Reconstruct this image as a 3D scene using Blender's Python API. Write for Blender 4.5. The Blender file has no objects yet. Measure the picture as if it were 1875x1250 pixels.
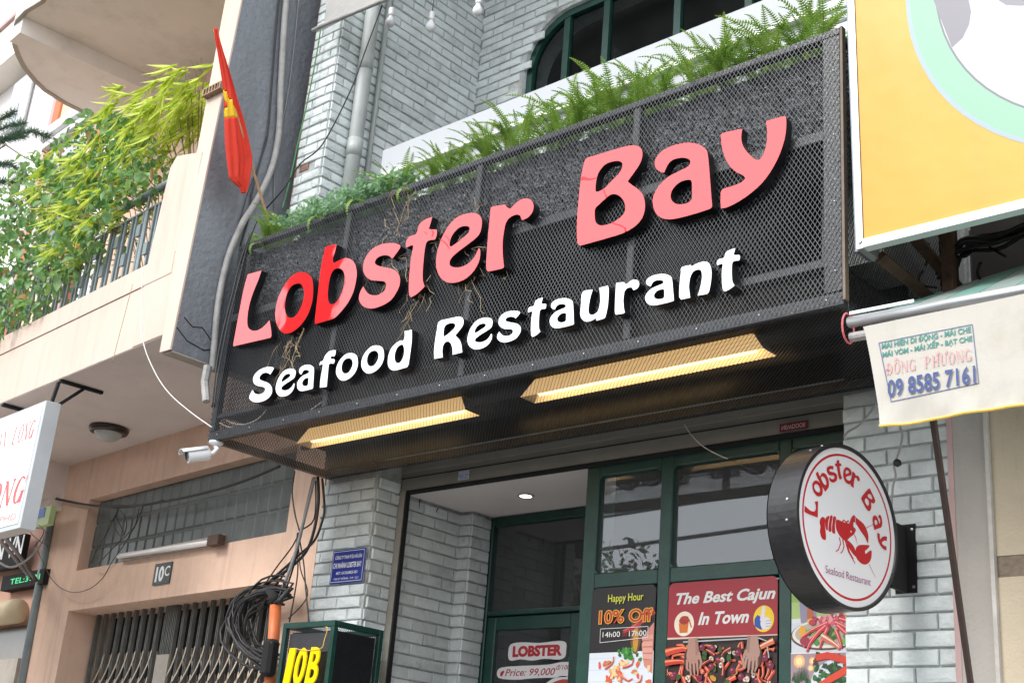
import bpy, math, random
from mathutils import Vector, Matrix
random.seed(7)
R = math.radians
sc = bpy.context.scene
col = sc.collection
# ---------------------------------------------------------------- camera
cam = bpy.data.cameras.new('camera')
cam.sensor_width = 36.0
cam.lens = 2411.4 / 1875 * 36
cam.clip_start = 0.05
cam.clip_end = 3000
camo = bpy.data.objects.new('camera', cam)
col.objects.link(camo)
sc.camera = camo
_a, _b, _c = R(43.074), R(20.454), R(4.694)
_f = Vector((-math.sin(_a) * math.cos(_b), math.cos(_a) * math.cos(_b), math.sin(_b)))
_r0 = Vector((math.cos(_a), math.sin(_a), 0))
_u0 = _r0.cross(_f)
_r = math.cos(_c) * _r0 + math.sin(_c) * _u0
_u = -math.sin(_c) * _r0 + math.cos(_c) * _u0
CAM = Vector((0, -5.35, 1.6))
m = Matrix(((_r.x, _u.x, -_f.x, CAM.x), (_r.y, _u.y, -_f.y, CAM.y), (_r.z, _u.z, -_f.z, CAM.z), (0, 0, 0, 1)))
camo.matrix_world = m
sc.render.resolution_x = 1024
sc.render.resolution_y = 682
# ---------------------------------------------------------------- sky, sun, exposure
SUN_EL, SUN_AZ = 41.0, 192.0     # azimuth clockwise from +Y
w = bpy.data.worlds.new('World')
sc.world = w
w.use_nodes = True
nt = w.node_tree
nt.nodes.clear()
sky = nt.nodes.new('ShaderNodeTexSky')
sky.sky_type = 'NISHITA'
sky.sun_disc = False
sky.sun_elevation = R(SUN_EL)
sky.sun_rotation = R(SUN_AZ)
sky.air_density = 1.0
sky.dust_density = 4.0
sky.ozone_density = 1.0
hs = nt.nodes.new('ShaderNodeHueSaturation')
hs.inputs['Saturation'].default_value = 0.30
bg = nt.nodes.new('ShaderNodeBackground')
bg.inputs['Strength'].default_value = 0.15
wo = nt.nodes.new('ShaderNodeOutputWorld')
nt.links.new(sky.outputs[0], hs.inputs['Color'])
# bright broken overcast: a thick white cloud layer over the clear sky
tcw = nt.nodes.new('ShaderNodeTexCoord')
cn_ = nt.nodes.new('ShaderNodeTexNoise'); cn_.inputs['Scale'].default_value = 2.2; cn_.inputs['Detail'].default_value = 5
nt.links.new(tcw.outputs['Generated'], cn_.inputs['Vector'])
cr_ = nt.nodes.new('ShaderNodeMapRange'); cr_.inputs['From Min'].default_value = 0.3; cr_.inputs['From Max'].default_value = 0.6
cr_.inputs['To Min'].default_value = 0.70; cr_.inputs['To Max'].default_value = 0.95
nt.links.new(cn_.outputs[0], cr_.inputs[0])
cm_ = nt.nodes.new('ShaderNodeMix'); cm_.data_type = 'RGBA'
cm_.inputs[7].default_value = (8.6, 8.9, 9.3, 1)
nt.links.new(cr_.outputs[0], cm_.inputs['Factor']); nt.links.new(hs.outputs[0], cm_.inputs[6])
nt.links.new(cm_.outputs[2], bg.inputs['Color'])
nt.links.new(bg.outputs[0], wo.inputs['Surface'])
sl = bpy.data.lights.new('sun', 'SUN')
sl.energy = 1.25
sl.angle = R(22)
sl.color = (1.0, 0.965, 0.91)
so = bpy.data.objects.new('sun', sl)
col.objects.link(so)
sd = Vector((math.sin(R(SUN_AZ)) * math.cos(R(SUN_EL)), math.cos(R(SUN_AZ)) * math.cos(R(SUN_EL)), math.sin(R(SUN_EL))))
so.rotation_euler = sd.to_track_quat('Z', 'Y').to_euler()
so.location = (0, 0, 20)
sc.view_settings.view_transform = 'Standard'
sc.view_settings.look = 'None'
sc.view_settings.gamma = 1
sc.view_settings.exposure = 0.94
sc.view_settings.use_curve_mapping = False
sc.render.engine = 'CYCLES'
sc.cycles.max_bounces = 8
sc.cycles.transparent_max_bounces = 16

# ---------------------------------------------------------------- frames
def WF(a, b, c): return Vector((a, b, c))
PO = Vector((-6.56, 0, 0))
_pa = R(174.83)
PU = Vector((math.cos(_pa), math.sin(_pa), 0))
PN = Vector((-math.sin(_pa), math.cos(_pa), 0))
if PN.y > 0: PN = -PN
def PF(s, t, z): return PO + s * PU + t * PN + Vector((0, 0, z))   # frame of the peach house: along, out, up

# ---------------------------------------------------------------- materials
def lin(c): return tuple(((x / 12.92) if x <= 0.04045 else ((x + 0.055) / 1.055) ** 2.4) for x in c)
def hexc(h):
    h = h.lstrip('#')
    return lin(tuple(int(h[i:i + 2], 16) / 255 for i in (0, 2, 4)))
def mat(name, c, rough=0.7, var=0.12, vscale=3.0, bump=0.0, bscale=40.0, metal=0.0, spec=0.5, emis=None, estr=0.0, coat=0.0, grime=0.0, gcol=(0.08, 0.07, 0.06), gscale=1.2, stretch=None, alpha=None, trans=0.0, sub=0.0, bdist=0.01):
    mm = bpy.data.materials.new(name)
    mm.use_nodes = True
    n = mm.node_tree; n.nodes.clear(); L = n.links
    o = n.nodes.new('ShaderNodeOutputMaterial')
    p = n.nodes.new('ShaderNodeBsdfPrincipled')
    L.new(p.outputs[0], o.inputs['Surface'])
    p.inputs['Roughness'].default_value = rough
    p.inputs['Metallic'].default_value = metal
    p.inputs['Specular IOR Level'].default_value = spec
    p.inputs['Coat Weight'].default_value = coat
    p.inputs['Transmission Weight'].default_value = trans
    geo = n.nodes.new('ShaderNodeNewGeometry')
    src = geo.outputs['Position']
    if stretch:
        mp = n.nodes.new('ShaderNodeMapping'); mp.inputs['Scale'].default_value = stretch
        L.new(src, mp.inputs['Vector']); src = mp.outputs[0]
    rgb = None
    base = (c[0], c[1], c[2], 1)
    if var > 0:
        no = n.nodes.new('ShaderNodeTexNoise'); no.inputs['Scale'].default_value = vscale
        no.inputs['Detail'].default_value = 6; no.inputs['Roughness'].default_value = 0.65
        L.new(src, no.inputs['Vector'])
        mr = n.nodes.new('ShaderNodeMapRange')
        mr.inputs['From Min'].default_value = 0.3; mr.inputs['From Max'].default_value = 0.7
        mr.inputs['To Min'].default_value = 1 - var; mr.inputs['To Max'].default_value = 1 + var
        L.new(no.outputs[0], mr.inputs[0])
        mx = n.nodes.new('ShaderNodeVectorMath'); mx.operation = 'SCALE'
        mx.inputs[0].default_value = base[:3]
        L.new(mr.outputs[0], mx.inputs['Scale'])
        rgb = mx.outputs[0]
    if grime > 0:
        g = n.nodes.new('ShaderNodeTexNoise'); g.inputs['Scale'].default_value = gscale
        g.inputs['Detail'].default_value = 9; g.inputs['Roughness'].default_value = 0.72
        L.new(geo.outputs['Position'], g.inputs['Vector'])
        r2 = n.nodes.new('ShaderNodeMapRange'); r2.inputs['From Min'].default_value = 0.52; r2.inputs['From Max'].default_value = 0.74
        r2.inputs['To Min'].default_value = 0; r2.inputs['To Max'].default_value = grime
        L.new(g.outputs[0], r2.inputs[0])
        mi = n.nodes.new('ShaderNodeMix'); mi.data_type = 'RGBA'
        L.new(r2.outputs[0], mi.inputs['Factor'])
        if rgb: L.new(rgb, mi.inputs[6])
        else: mi.inputs[6].default_value = base
        mi.inputs[7].default_value = (*gcol, 1)
        rgb = mi.outputs[2]
    if rgb: L.new(rgb, p.inputs['Base Color'])
    else: p.inputs['Base Color'].default_value = base
    if bump > 0:
        b = n.nodes.new('ShaderNodeTexNoise'); b.inputs['Scale'].default_value = bscale; b.inputs['Detail'].default_value = 5
        L.new(geo.outputs['Position'], b.inputs['Vector'])
        bp = n.nodes.new('ShaderNodeBump'); bp.inputs['Strength'].default_value = bump; bp.inputs['Distance'].default_value = bdist
        L.new(b.outputs[0], bp.inputs['Height']); L.new(bp.outputs[0], p.inputs['Normal'])
    if emis:
        p.inputs['Emission Color'].default_value = (*emis, 1)
        p.inputs['Emission Strength'].default_value = estr
    if sub > 0:
        tr = n.nodes.new('ShaderNodeBsdfTranslucent')
        if rgb: L.new(rgb, tr.inputs['Color'])
        else: tr.inputs['Color'].default_value = base
        ms = n.nodes.new('ShaderNodeMixShader'); ms.inputs[0].default_value = sub
        L.new(p.outputs[0], ms.inputs[1]); L.new(tr.outputs[0], ms.inputs[2]); L.new(ms.outputs[0], o.inputs['Surface'])
    return mm
M = {}
M['brick'] = mat('painted_brick', (0.68, 0.735, 0.735), 0.62, 0.12, 5, 0.9, 45, grime=0.4, gcol=(0.34, 0.36, 0.35), gscale=7, bdist=0.006)
M['brick_b'] = mat('painted_brick_shabby', (0.60, 0.65, 0.65), 0.65, 0.16, 8, 1.0, 38, grime=0.6, gcol=(0.27, 0.28, 0.27), gscale=9, bdist=0.006)
for _k in ('brick', 'brick_b'):
    _n = M[_k].node_tree; _p = [x for x in _n.nodes if x.type == 'BSDF_PRINCIPLED'][0]; _oi = _n.nodes.new('ShaderNodeObjectInfo')
    _mr = _n.nodes.new('ShaderNodeMapRange'); _mr.inputs['To Min'].default_value = .86; _mr.inputs['To Max'].default_value = 1.06; _n.links.new(_oi.outputs['Random'], _mr.inputs[0])
    _vs = _n.nodes.new('ShaderNodeVectorMath'); _vs.operation = 'SCALE'; _n.links.new(_p.inputs['Base Color'].links[0].from_socket, _vs.inputs[0]); _n.links.new(_mr.outputs[0], _vs.inputs['Scale']); _n.links.new(_vs.outputs[0], _p.inputs['Base Color'])
M['mortar'] = mat('painted_mortar', (0.42, 0.44, 0.43), 0.85, 0.3, 14, 0.8, 60, grime=0.55, gcol=(0.10, 0.10, 0.095), gscale=5)
M['redbrick'] = mat('broken_red_brick', (0.22, 0.13, 0.10), 0.9, 0.3, 30, 0.9, 60)
M['peach'] = mat('peach_roughcast', (0.78, 0.54, 0.41), 0.85, 0.09, 2, 0.5, 140, grime=0.22, gcol=(0.38, 0.26, 0.19), gscale=2.2, bdist=0.004)
M['peach_pale'] = mat('pale_peach_paint', (0.66, 0.515, 0.435), 0.75, 0.05, 1.5, 0.25, 60, grime=0.22, gcol=(0.50, 0.40, 0.33), gscale=1.7, bdist=0.004)
M['soffit'] = mat('soffit_paint', (0.76, 0.675, 0.635), 0.85, 0.05, 1.2, 0.15, 60, grime=0.2, gcol=(0.42, 0.36, 0.33), gscale=1.3)
M['slab'] = mat('upper_slab_paint', (0.84, 0.80, 0.765), 0.85, 0.06, 1.0, 0.15, 50, grime=0.3, gcol=(0.45, 0.41, 0.36), gscale=1.1)
M['concrete'] = mat('bare_concrete', (0.42, 0.38, 0.33), 0.9, 0.2, 4, 0.6, 60, grime=0.6, gcol=(0.14, 0.12, 0.10), gscale=4)
M['fin'] = mat('blue_grey_paint', (0.21, 0.225, 0.25), 0.6, 0.16, 2.5, 0.9, 28, grime=0.45, gcol=(0.10, 0.095, 0.11), gscale=2.5, bdist=0.012, stretch=(1, 1, 0.5))
M['green'] = mat('dark_green_paint', (0.010, 0.052, 0.040), 0.36, 0.22, 12, 0.1, 60, grime=0.2, gcol=(0.05, 0.09, 0.075), gscale=14)
M['black'] = mat('black_gloss_steel', (0.035, 0.038, 0.043), 0.24, 0.25, 15, 0.25, 90, grime=0.3, gcol=(0.10, 0.09, 0.08), gscale=12)
M['meshm'] = mat('expanded_metal_black', (0.022, 0.024, 0.028), 0.28, 0.15, 10, metal=0.0, spec=0.9)
M['void'] = mat('matt_black', (0.012, 0.012, 0.013), 0.9, 0.2, 10)
M['shutter'] = mat('grey_shutter_box', (0.30, 0.285, 0.25), 0.55, 0.08, 4, 0.1, 30, grime=0.25, gcol=(0.14, 0.13, 0.11), gscale=3, stretch=(1, 1, 6))
M['white'] = mat('white_gloss', (0.80, 0.81, 0.83), 0.3, 0.03, 4)
M['whitepl'] = mat('white_plastic', (0.74, 0.74, 0.73), 0.35, 0.06, 8, grime=0.15, gcol=(0.4, 0.37, 0.3), gscale=9)
M['fascia'] = mat('white_cladding', (0.41, 0.43, 0.46), 0.28, 0.03, 1.5, grime=0.12, gcol=(0.55, 0.55, 0.53), gscale=2)
M['reda'] = mat('glossy_red_acrylic', hexc('e2000f'), 0.03, 0.0, spec=1.0)
[x for x in M['reda'].node_tree.nodes if x.type == 'BSDF_PRINCIPLED'][0].inputs['IOR'].default_value = 1.62
_n = M['reda'].node_tree; _p = [x for x in _n.nodes if x.type == 'BSDF_PRINCIPLED'][0]; _g = [x for x in _n.nodes if x.type == 'NEW_GEOMETRY'][0]
_t = _n.nodes.new('ShaderNodeTexNoise'); _t.inputs['Scale'].default_value = 5.0; _t.inputs['Detail'].default_value = 1.5; _n.links.new(_g.outputs['Position'], _t.inputs['Vector'])
_b = _n.nodes.new('ShaderNodeBump'); _b.inputs['Strength'].default_value = 0.10; _b.inputs['Distance'].default_value = 0.012; _n.links.new(_t.outputs[0], _b.inputs['Height']); _n.links.new(_b.outputs[0], _p.inputs['Normal'])
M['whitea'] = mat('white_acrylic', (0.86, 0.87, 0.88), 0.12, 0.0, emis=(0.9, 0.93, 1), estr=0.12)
M['blacka'] = mat('black_letter_side', (0.012, 0.012, 0.014), 0.3, 0.1, 20)
M['pipe'] = mat('grey_pvc', (0.40, 0.43, 0.42), 0.45, 0.10, 5, grime=0.35, gcol=(0.2, 0.2, 0.18), gscale=6)
M['conduit'] = mat('old_conduit', (0.36, 0.35, 0.34), 0.6, 0.2, 10, 0.3, 60, grime=0.5, gcol=(0.1, 0.1, 0.09), gscale=14)
M['cable'] = mat('black_cable', (0.02, 0.02, 0.022), 0.45, 0.2, 20)
M['cablegrey'] = mat('grey_cable', (0.30, 0.30, 0.30), 0.5, 0.1, 20)
M['whitecable'] = mat('white_cable', (0.62, 0.61, 0.58), 0.5, 0.1, 20)
M['greenrope'] = mat('green_cord', (0.05, 0.20, 0.07), 0.6, 0.2, 20)
M['wood'] = mat('bamboo_pole', (0.42, 0.24, 0.12), 0.6, 0.2, 20)
M['flagred'] = mat('red_flag_cloth', (0.78, 0.055, 0.028), 0.8, 0.08, 8, 0.2, 80, sub=0.25)
M['flagyel'] = mat('yellow_flag_cloth', (0.85, 0.55, 0.02), 0.8, 0.05, 8, sub=0.2)
M['terra'] = mat('terracotta_paint', (0.50, 0.17, 0.08), 0.8, 0.1, 4)
M['cream'] = mat('cream_facade', (0.80, 0.74, 0.66), 0.85, 0.04, 1)
M['whitewall'] = mat('white_facade', (0.82, 0.80, 0.79), 0.85, 0.04, 1)
M['yelwall'] = mat('yellow_cream_facade', (0.80, 0.62, 0.38), 0.85, 0.05, 1)
M['trim'] = mat('pale_grey_moulding', (0.62, 0.63, 0.64), 0.7, 0.06, 5)
M['pinktrim'] = mat('dusty_pink_moulding', (0.50, 0.34, 0.33), 0.7, 0.06, 5)
M['steelgrey'] = mat('grey_green_steel', (0.20, 0.245, 0.26), 0.45, 0.12, 12, 0.1, 60)
M['gate'] = mat('gate_steel', (0.20, 0.20, 0.185), 0.38, 0.2, 14, 0.1, 60, metal=0.3, grime=0.4, gcol=(0.12, 0.06, 0.035), gscale=9)
M['strap'] = mat('gate_strap_steel', (0.60, 0.50, 0.39), 0.42, 0.2, 14, metal=0.3, grime=0.4, gcol=(0.2, 0.11, 0.06), gscale=12)
M['blockglass'] = mat('glass_block', (0.13, 0.15, 0.145), 0.38, 0.30, 3, 0.25, 12, spec=0.45)
M['joint'] = mat('glass_block_joint', (0.21, 0.22, 0.20), 0.7, 0.1, 8)
M['orange'] = mat('orange_pvc', (0.62, 0.16, 0.05), 0.5, 0.1, 8, grime=0.2, gcol=(0.3, 0.12, 0.06), gscale=8)
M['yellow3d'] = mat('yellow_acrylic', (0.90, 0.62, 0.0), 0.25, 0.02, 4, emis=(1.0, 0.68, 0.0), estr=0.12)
M['yellow'] = mat('orange_yellow_panel', (0.62, 0.315, 0.028), 0.35, 0.05, 0.9, spec=0.5)
_n = M['yellow'].node_tree; _p = [x for x in _n.nodes if x.type == 'BSDF_PRINCIPLED'][0]; _g = [x for x in _n.nodes if x.type == 'NEW_GEOMETRY'][0]
_t = _n.nodes.new('ShaderNodeTexNoise'); _t.inputs['Scale'].default_value = 2.2; _t.inputs['Detail'].default_value = 3; _n.links.new(_g.outputs['Position'], _t.inputs['Vector'])
_b = _n.nodes.new('ShaderNodeBump'); _b.inputs['Strength'].default_value = 0.16; _b.inputs['Distance'].default_value = 0.05; _n.links.new(_t.outputs[0], _b.inputs['Height']); _n.links.new(_b.outputs[0], _p.inputs['Normal'])
M['mint_'] = mat('mint_vinyl', hexc('aadfc0'), 0.4, 0.03, 3)
M['bluegrey'] = mat('grey_vinyl', hexc('9a97a2'), 0.4, 0.03, 3)
M['edgeblue'] = mat('pale_blue_edge', hexc('bcd3da'), 0.4, 0.03, 3)
M['alu'] = mat('aluminium', (0.55, 0.57, 0.58), 0.35, 0.06, 6, metal=0.7, grime=0.2, gcol=(0.3, 0.3, 0.28), gscale=10)
M['rust'] = mat('rusty_steel', (0.10, 0.055, 0.035), 0.8, 0.4, 20, 0.5, 60)
M['brown'] = mat('brown_steel', (0.055, 0.035, 0.032), 0.5, 0.2, 20)
M['canvas'] = mat('cream_canvas', (0.60, 0.575, 0.52), 0.8, 0.05, 2, 0.06, 90, grime=0.45, gcol=(0.45, 0.38, 0.29), gscale=4.5, sub=0.2)
M['teal'] = mat('teal_stripe_canvas', (0.17, 0.34, 0.29), 0.7, 0.1, 5, sub=0.35)
M['palest'] = mat('grey_stripe_canvas', (0.27, 0.34, 0.32), 0.7, 0.1, 5, sub=0.35)
M['yelthread'] = mat('yellow_piping', (0.75, 0.50, 0.10), 0.7, 0.1, 20)
M['greypier'] = mat('grey_render', (0.40, 0.375, 0.345), 0.85, 0.06, 2, 0.25, 60, grime=0.2, gcol=(0.25, 0.24, 0.22), gscale=3)
M['beige'] = mat('beige_render', (0.56, 0.48, 0.36), 0.85, 0.08, 2, 0.35, 70, grime=0.3, gcol=(0.36, 0.27, 0.17), gscale=2.5)
M['brownband'] = mat('brown_tile_band', (0.20, 0.155, 0.11), 0.6, 0.3, 25, 0.3, 60)
M['blinds'] = mat('roll_blind_fabric', (0.52, 0.51, 0.49), 0.8, 0.1, 3, 0.3, 60, sub=0.3, grime=0.3, gcol=(0.3, 0.28, 0.25), gscale=4)
M['globe'] = mat('opal_globe', (0.72, 0.73, 0.75), 0.3, 0.02, 4)
M['dome'] = mat('frosted_dome', (0.48, 0.49, 0.47), 0.35, 0.05, 10)
M['darkwood'] = mat('dark_lamp_ring', (0.035, 0.022, 0.018), 0.3, 0.2, 20)
M['soil'] = mat('soil', (0.035, 0.028, 0.02), 1, 0.3, 30)
M['twig'] = mat('dry_twig', (0.36, 0.27, 0.16), 0.8, 0.2, 20)
M['stem'] = mat('branch_bark', (0.15, 0.11, 0.09), 0.85, 0.2, 20)
M['pot'] = mat('terracotta_trough', (0.40, 0.17, 0.10), 0.8, 0.15, 10)
M['deck'] = mat('brown_deck_ceiling', (0.014, 0.012, 0.011), 0.75, 0.25, 4, 0.3, 30, stretch=(1, 8, 1))
M['asphalt'] = mat('asphalt', (0.05, 0.05, 0.052), 0.9, 0.2, 6, 0.5, 80)
M['paving'] = mat('pavement_tiles', (0.42, 0.40, 0.37), 0.85, 0.2, 3, 0.3, 40)
M['farwall'] = mat('street_building_render', (0.16, 0.145, 0.13), 0.85, 0.2, 0.6)
M['blueplate'] = mat('enamel_blue', hexc('1b2f86'), 0.3, 0.04, 10)
M['pinkwall'] = mat('pink_stucco', (0.70, 0.42, 0.32), 0.85, 0.08, 2, 0.3, 60, grime=0.2, gcol=(0.4, 0.26, 0.2), gscale=2)
M['creamtube'] = mat('cream_awning_case', (0.66, 0.55, 0.38), 0.5, 0.06, 3, grime=0.3, gcol=(0.4, 0.32, 0.2), gscale=4)
M['tubeglass'] = mat('unlit_tube', (0.85, 0.82, 0.80), 0.3, 0.04, 10)
M['interior'] = mat('interior_shade', (0.02, 0.018, 0.018), 0.8, 0.3, 2)  # near-black colour carries the shade of unlit rooms
M['warmtube'] = mat('lit_warm_tube', (0.9, 0.8, 0.5), 0.4, 0, emis=(1.0, 0.70, 0.32), estr=2.6)
M['reflector'] = mat('glowing_reflector', (0.70, 0.62, 0.50), 0.4, 0.05, 10, emis=(1.0, 0.62, 0.25), estr=0.48)  # emission stands in for the tube's light on the reflector
M['lampend'] = mat('lamp_end_cap', (0.30, 0.27, 0.23), 0.5, .15, 9)
M['led'] = mat('downlight_led', (0.9, 0.9, 0.9), 0.4, 0, emis=(1, 0.97, 0.92), estr=6.0)
M['ledgreen'] = mat('green_led', (0.02, 0.3, 0.1), 0.5, 0, emis=(0.02, 0.62, 0.22), estr=0.6)
M['drum'] = mat('black_drum_sheet', (0.018, 0.018, 0.02), 0.36, 0.35, 18, 0.12, 40, grime=0.15, gcol=(0.09, 0.07, 0.06), gscale=10, stretch=(1, 6, 1))
def leafmat(name, c, c2, s=25):
    mm = mat(name, c, 0.45, 0.0, sub=0.0, spec=0.4)
    n = mm.node_tree; L = n.links
    p = [x for x in n.nodes if x.type == 'BSDF_PRINCIPLED'][0]; o = [x for x in n.nodes if x.type == 'OUTPUT_MATERIAL'][0]
    geo = [x for x in n.nodes if x.type == 'NEW_GEOMETRY'][0]
    oi = n.nodes.new('ShaderNodeObjectInfo')
    no = n.nodes.new('ShaderNodeTexNoise'); no.inputs['Scale'].default_value = s; no.inputs['Detail'].default_value = 3
    L.new(geo.outputs['Position'], no.inputs['Vector'])
    mr = n.nodes.new('ShaderNodeMapRange'); mr.inputs['From Min'].default_value = .35; mr.inputs['From Max'].default_value = .65
    L.new(no.outputs[0], mr.inputs[0])
    mi = n.nodes.new('ShaderNodeMix'); mi.data_type = 'RGBA'
    mi.inputs[6].default_value = (*c, 1); mi.inputs[7].default_value = (*c2, 1)
    L.new(mr.outputs[0], mi.inputs['Factor'])
    L.new(mi.outputs[2], p.inputs['Base Color'])
    tr = n.nodes.new('ShaderNodeBsdfTranslucent'); L.new(mi.outputs[2], tr.inputs['Color'])
    ms = n.nodes.new('ShaderNodeMixShader'); ms.inputs[0].default_value = .42
    L.new(p.outputs[0], ms.inputs[1]); L.new(tr.outputs[0], ms.inputs[2]); L.new(ms.outputs[0], o.inputs['Surface'])
    return mm
M['fern'] = leafmat('fern_green', (0.18, 0.33, 0.05), (0.34, 0.50, 0.10), 12)
M['weed'] = leafmat('weed_green', (0.18, 0.36, 0.17), (0.34, 0.52, 0.30), 25)
M['vine'] = leafmat('vine_leaf', (0.09, 0.23, 0.06), (0.30, 0.48, 0.22), 14)
M['vinelight'] = leafmat('vine_leaf_light', (0.16, 0.34, 0.05), (0.30, 0.46, 0.17), 30)
M['bamboo'] = leafmat('bamboo_leaf', (0.55, 0.70, 0.08), (0.72, 0.78, 0.16), 12)
M['bamboodry'] = leafmat('bamboo_twigs', (0.20, 0.21, 0.07), (0.33, 0.27, 0.13), 12)
M['pine'] = leafmat('pine_needle', (0.02, 0.06, 0.035), (0.05, 0.11, 0.06), 12)
M['tree'] = leafmat('street_tree_leaf', (0.03, 0.06, 0.02), (0.06, 0.10, 0.03), 3)
# rough bituminous concrete of the planter
def roughblack():
    mm = mat('rough_bitumen_concrete', (0.028, 0.03, 0.034), 0.17, 0.0, spec=1.0)
    n = mm.node_tree; L = n.links
    p = [x for x in n.nodes if x.type == 'BSDF_PRINCIPLED'][0]
    geo = [x for x in n.nodes if x.type == 'NEW_GEOMETRY'][0]
    mp = n.nodes.new('ShaderNodeMapping'); mp.inputs['Scale'].default_value = (1, 1, 1.7)
    L.new(geo.outputs['Position'], mp.inputs[0])
    v = n.nodes.new('ShaderNodeTexVoronoi'); v.inputs['Scale'].default_value = 34; v.feature = 'F1'
    no = n.nodes.new('ShaderNodeTexNoise'); no.inputs['Scale'].default_value = 40; no.inputs['Detail'].default_value = 6; no.inputs['Distortion'].default_value = 1.2
    L.new(mp.outputs[0], no.inputs['Vector'])
    mw = n.nodes.new('ShaderNodeVectorMath'); mw.operation = 'ADD'
    ns = n.nodes.new('ShaderNodeVectorMath'); ns.operation = 'SCALE'; ns.inputs['Scale'].default_value = .06
    L.new(no.outputs['Color'], ns.inputs[0]); L.new(mp.outputs[0], mw.inputs[0]); L.new(ns.outputs[0], mw.inputs[1]); L.new(mw.outputs[0], v.inputs['Vector'])
    ad = n.nodes.new('ShaderNodeMath'); ad.operation = 'ADD'
    L.new(v.outputs['Distance'], ad.inputs[0]); L.new(no.outputs[0], ad.inputs[1])
    bp = n.nodes.new('ShaderNodeBump'); bp.inputs['Strength'].default_value = 1.0; bp.inputs['Distance'].default_value = .05
    L.new(ad.outputs[0], bp.inputs['Height']); L.new(bp.outputs[0], p.inputs['Normal'])
    cr = n.nodes.new('ShaderNodeMapRange'); cr.inputs['From Min'].default_value = .42; cr.inputs['From Max'].default_value = .62
    cr.inputs['To Min'].default_value = 0.3; cr.inputs['To Max'].default_value = 5.0
    L.new(no.outputs[0], cr.inputs[0])
    cs = n.nodes.new('ShaderNodeVectorMath'); cs.operation = 'SCALE'; cs.inputs[0].default_value = (0.085, 0.09, 0.10)  # noise highs lightened, extra glint put into the black base colour
    L.new(cr.outputs[0], cs.inputs['Scale']); L.new(cs.outputs[0], p.inputs['Base Color'])
    return mm
M['rough'] = roughblack()
def glass(name, tint=(0.02, 0.022, 0.025), refl=0.12, film=0.0):
    mm = bpy.data.materials.new(name); mm.use_nodes = True
    n = mm.node_tree; n.nodes.clear(); L = n.links
    o = n.nodes.new('ShaderNodeOutputMaterial')
    g = n.nodes.new('ShaderNodeBsdfGlossy'); g.inputs['Roughness'].default_value = .012
    g.inputs['Color'].default_value = (.92, .96, 1, 1)
    t = n.nodes.new('ShaderNodeBsdfTransparent'); t.inputs['Color'].default_value = (.75, .8, .8, 1)
    d = n.nodes.new('ShaderNodeBsdfDiffuse'); d.inputs['Color'].default_value = (.55, .58, .6, 1)
    fr = n.nodes.new('ShaderNodeFresnel'); fr.inputs['IOR'].default_value = 1.75
    ad = n.nodes.new('ShaderNodeMath'); ad.operation = 'ADD'; ad.inputs[1].default_value = refl
    L.new(fr.outputs[0], ad.inputs[0])
    m1 = n.nodes.new('ShaderNodeMixShader'); m1.inputs[0].default_value = film
    L.new(t.outputs[0], m1.inputs[1]); L.new(d.outputs[0], m1.inputs[2])
    m2 = n.nodes.new('ShaderNodeMixShader')
    L.new(ad.outputs[0], m2.inputs[0]); L.new(m1.outputs[0], m2.inputs[1]); L.new(g.outputs[0], m2.inputs[2])
    L.new(m2.outputs[0], o.inputs['Surface'])
    return mm
M['glass'] = glass('window_glass', refl=0.02, film=0.10)
M['opening'] = glass('thin_dark_glass', refl=-0.09, film=0.0)
M['glassdoor'] = glass('door_glass', refl=0.0, film=0.05)
def printmat():
    mm = bpy.data.materials.new('printed_vinyl'); mm.use_nodes = True
    n = mm.node_tree; p = n.nodes['Principled BSDF']; p.inputs['Roughness'].default_value = .38
    a = n.nodes.new('ShaderNodeAttribute'); a.attribute_name = 'Col'
    n.links.new(a.outputs['Color'], p.inputs['Base Color'])
    return mm
M['print'] = printmat()
def streaks(m_, amount, col_, sx=9.0, sz=0.55, lo=.52, hi=.78):
    n = m_.node_tree; L = n.links; p = [x for x in n.nodes if x.type == 'BSDF_PRINCIPLED'][0]; geo = [x for x in n.nodes if x.type == 'NEW_GEOMETRY'][0]
    mp = n.nodes.new('ShaderNodeMapping'); mp.inputs['Scale'].default_value = (sx, sx, sz); L.new(geo.outputs['Position'], mp.inputs['Vector'])
    no = n.nodes.new('ShaderNodeTexNoise'); no.inputs['Scale'].default_value = 1.6; no.inputs['Detail'].default_value = 7; no.inputs['Roughness'].default_value = .62; L.new(mp.outputs[0], no.inputs['Vector'])
    mr = n.nodes.new('ShaderNodeMapRange'); mr.inputs['From Min'].default_value = lo; mr.inputs['From Max'].default_value = hi; mr.inputs['To Max'].default_value = amount; L.new(no.outputs[0], mr.inputs[0])
    mi = n.nodes.new('ShaderNodeMix'); mi.data_type = 'RGBA'; L.new(mr.outputs[0], mi.inputs['Factor'])
    old = p.inputs['Base Color'].links
    if old: L.new(old[0].from_socket, mi.inputs[6])
    else: mi.inputs[6].default_value = p.inputs['Base Color'].default_value
    mi.inputs[7].default_value = (*col_, 1); L.new(mi.outputs[2], p.inputs['Base Color'])
streaks(M['peach_pale'], .5, (0.42, 0.33, 0.27)); streaks(M['peach'], .45, (0.36, 0.24, 0.17)); streaks(M['soffit'], .18, (0.40, 0.33, 0.29), 2, 2)
streaks(M['slab'], .35, (0.42, 0.36, 0.30), 2, 2); streaks(M['fascia'], .35, (0.36, 0.36, 0.34), 7, .8); streaks(M['fin'], .4, (0.09, 0.09, 0.10), 7, .4)
streaks(M['yellow'], .35, (0.50, 0.26, 0.04), 3, .6); streaks(M['canvas'], .4, (0.38, 0.33, 0.25), 6, 1.2); streaks(M['pipe'], .4, (0.25, 0.25, 0.22), 20, .6)
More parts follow.
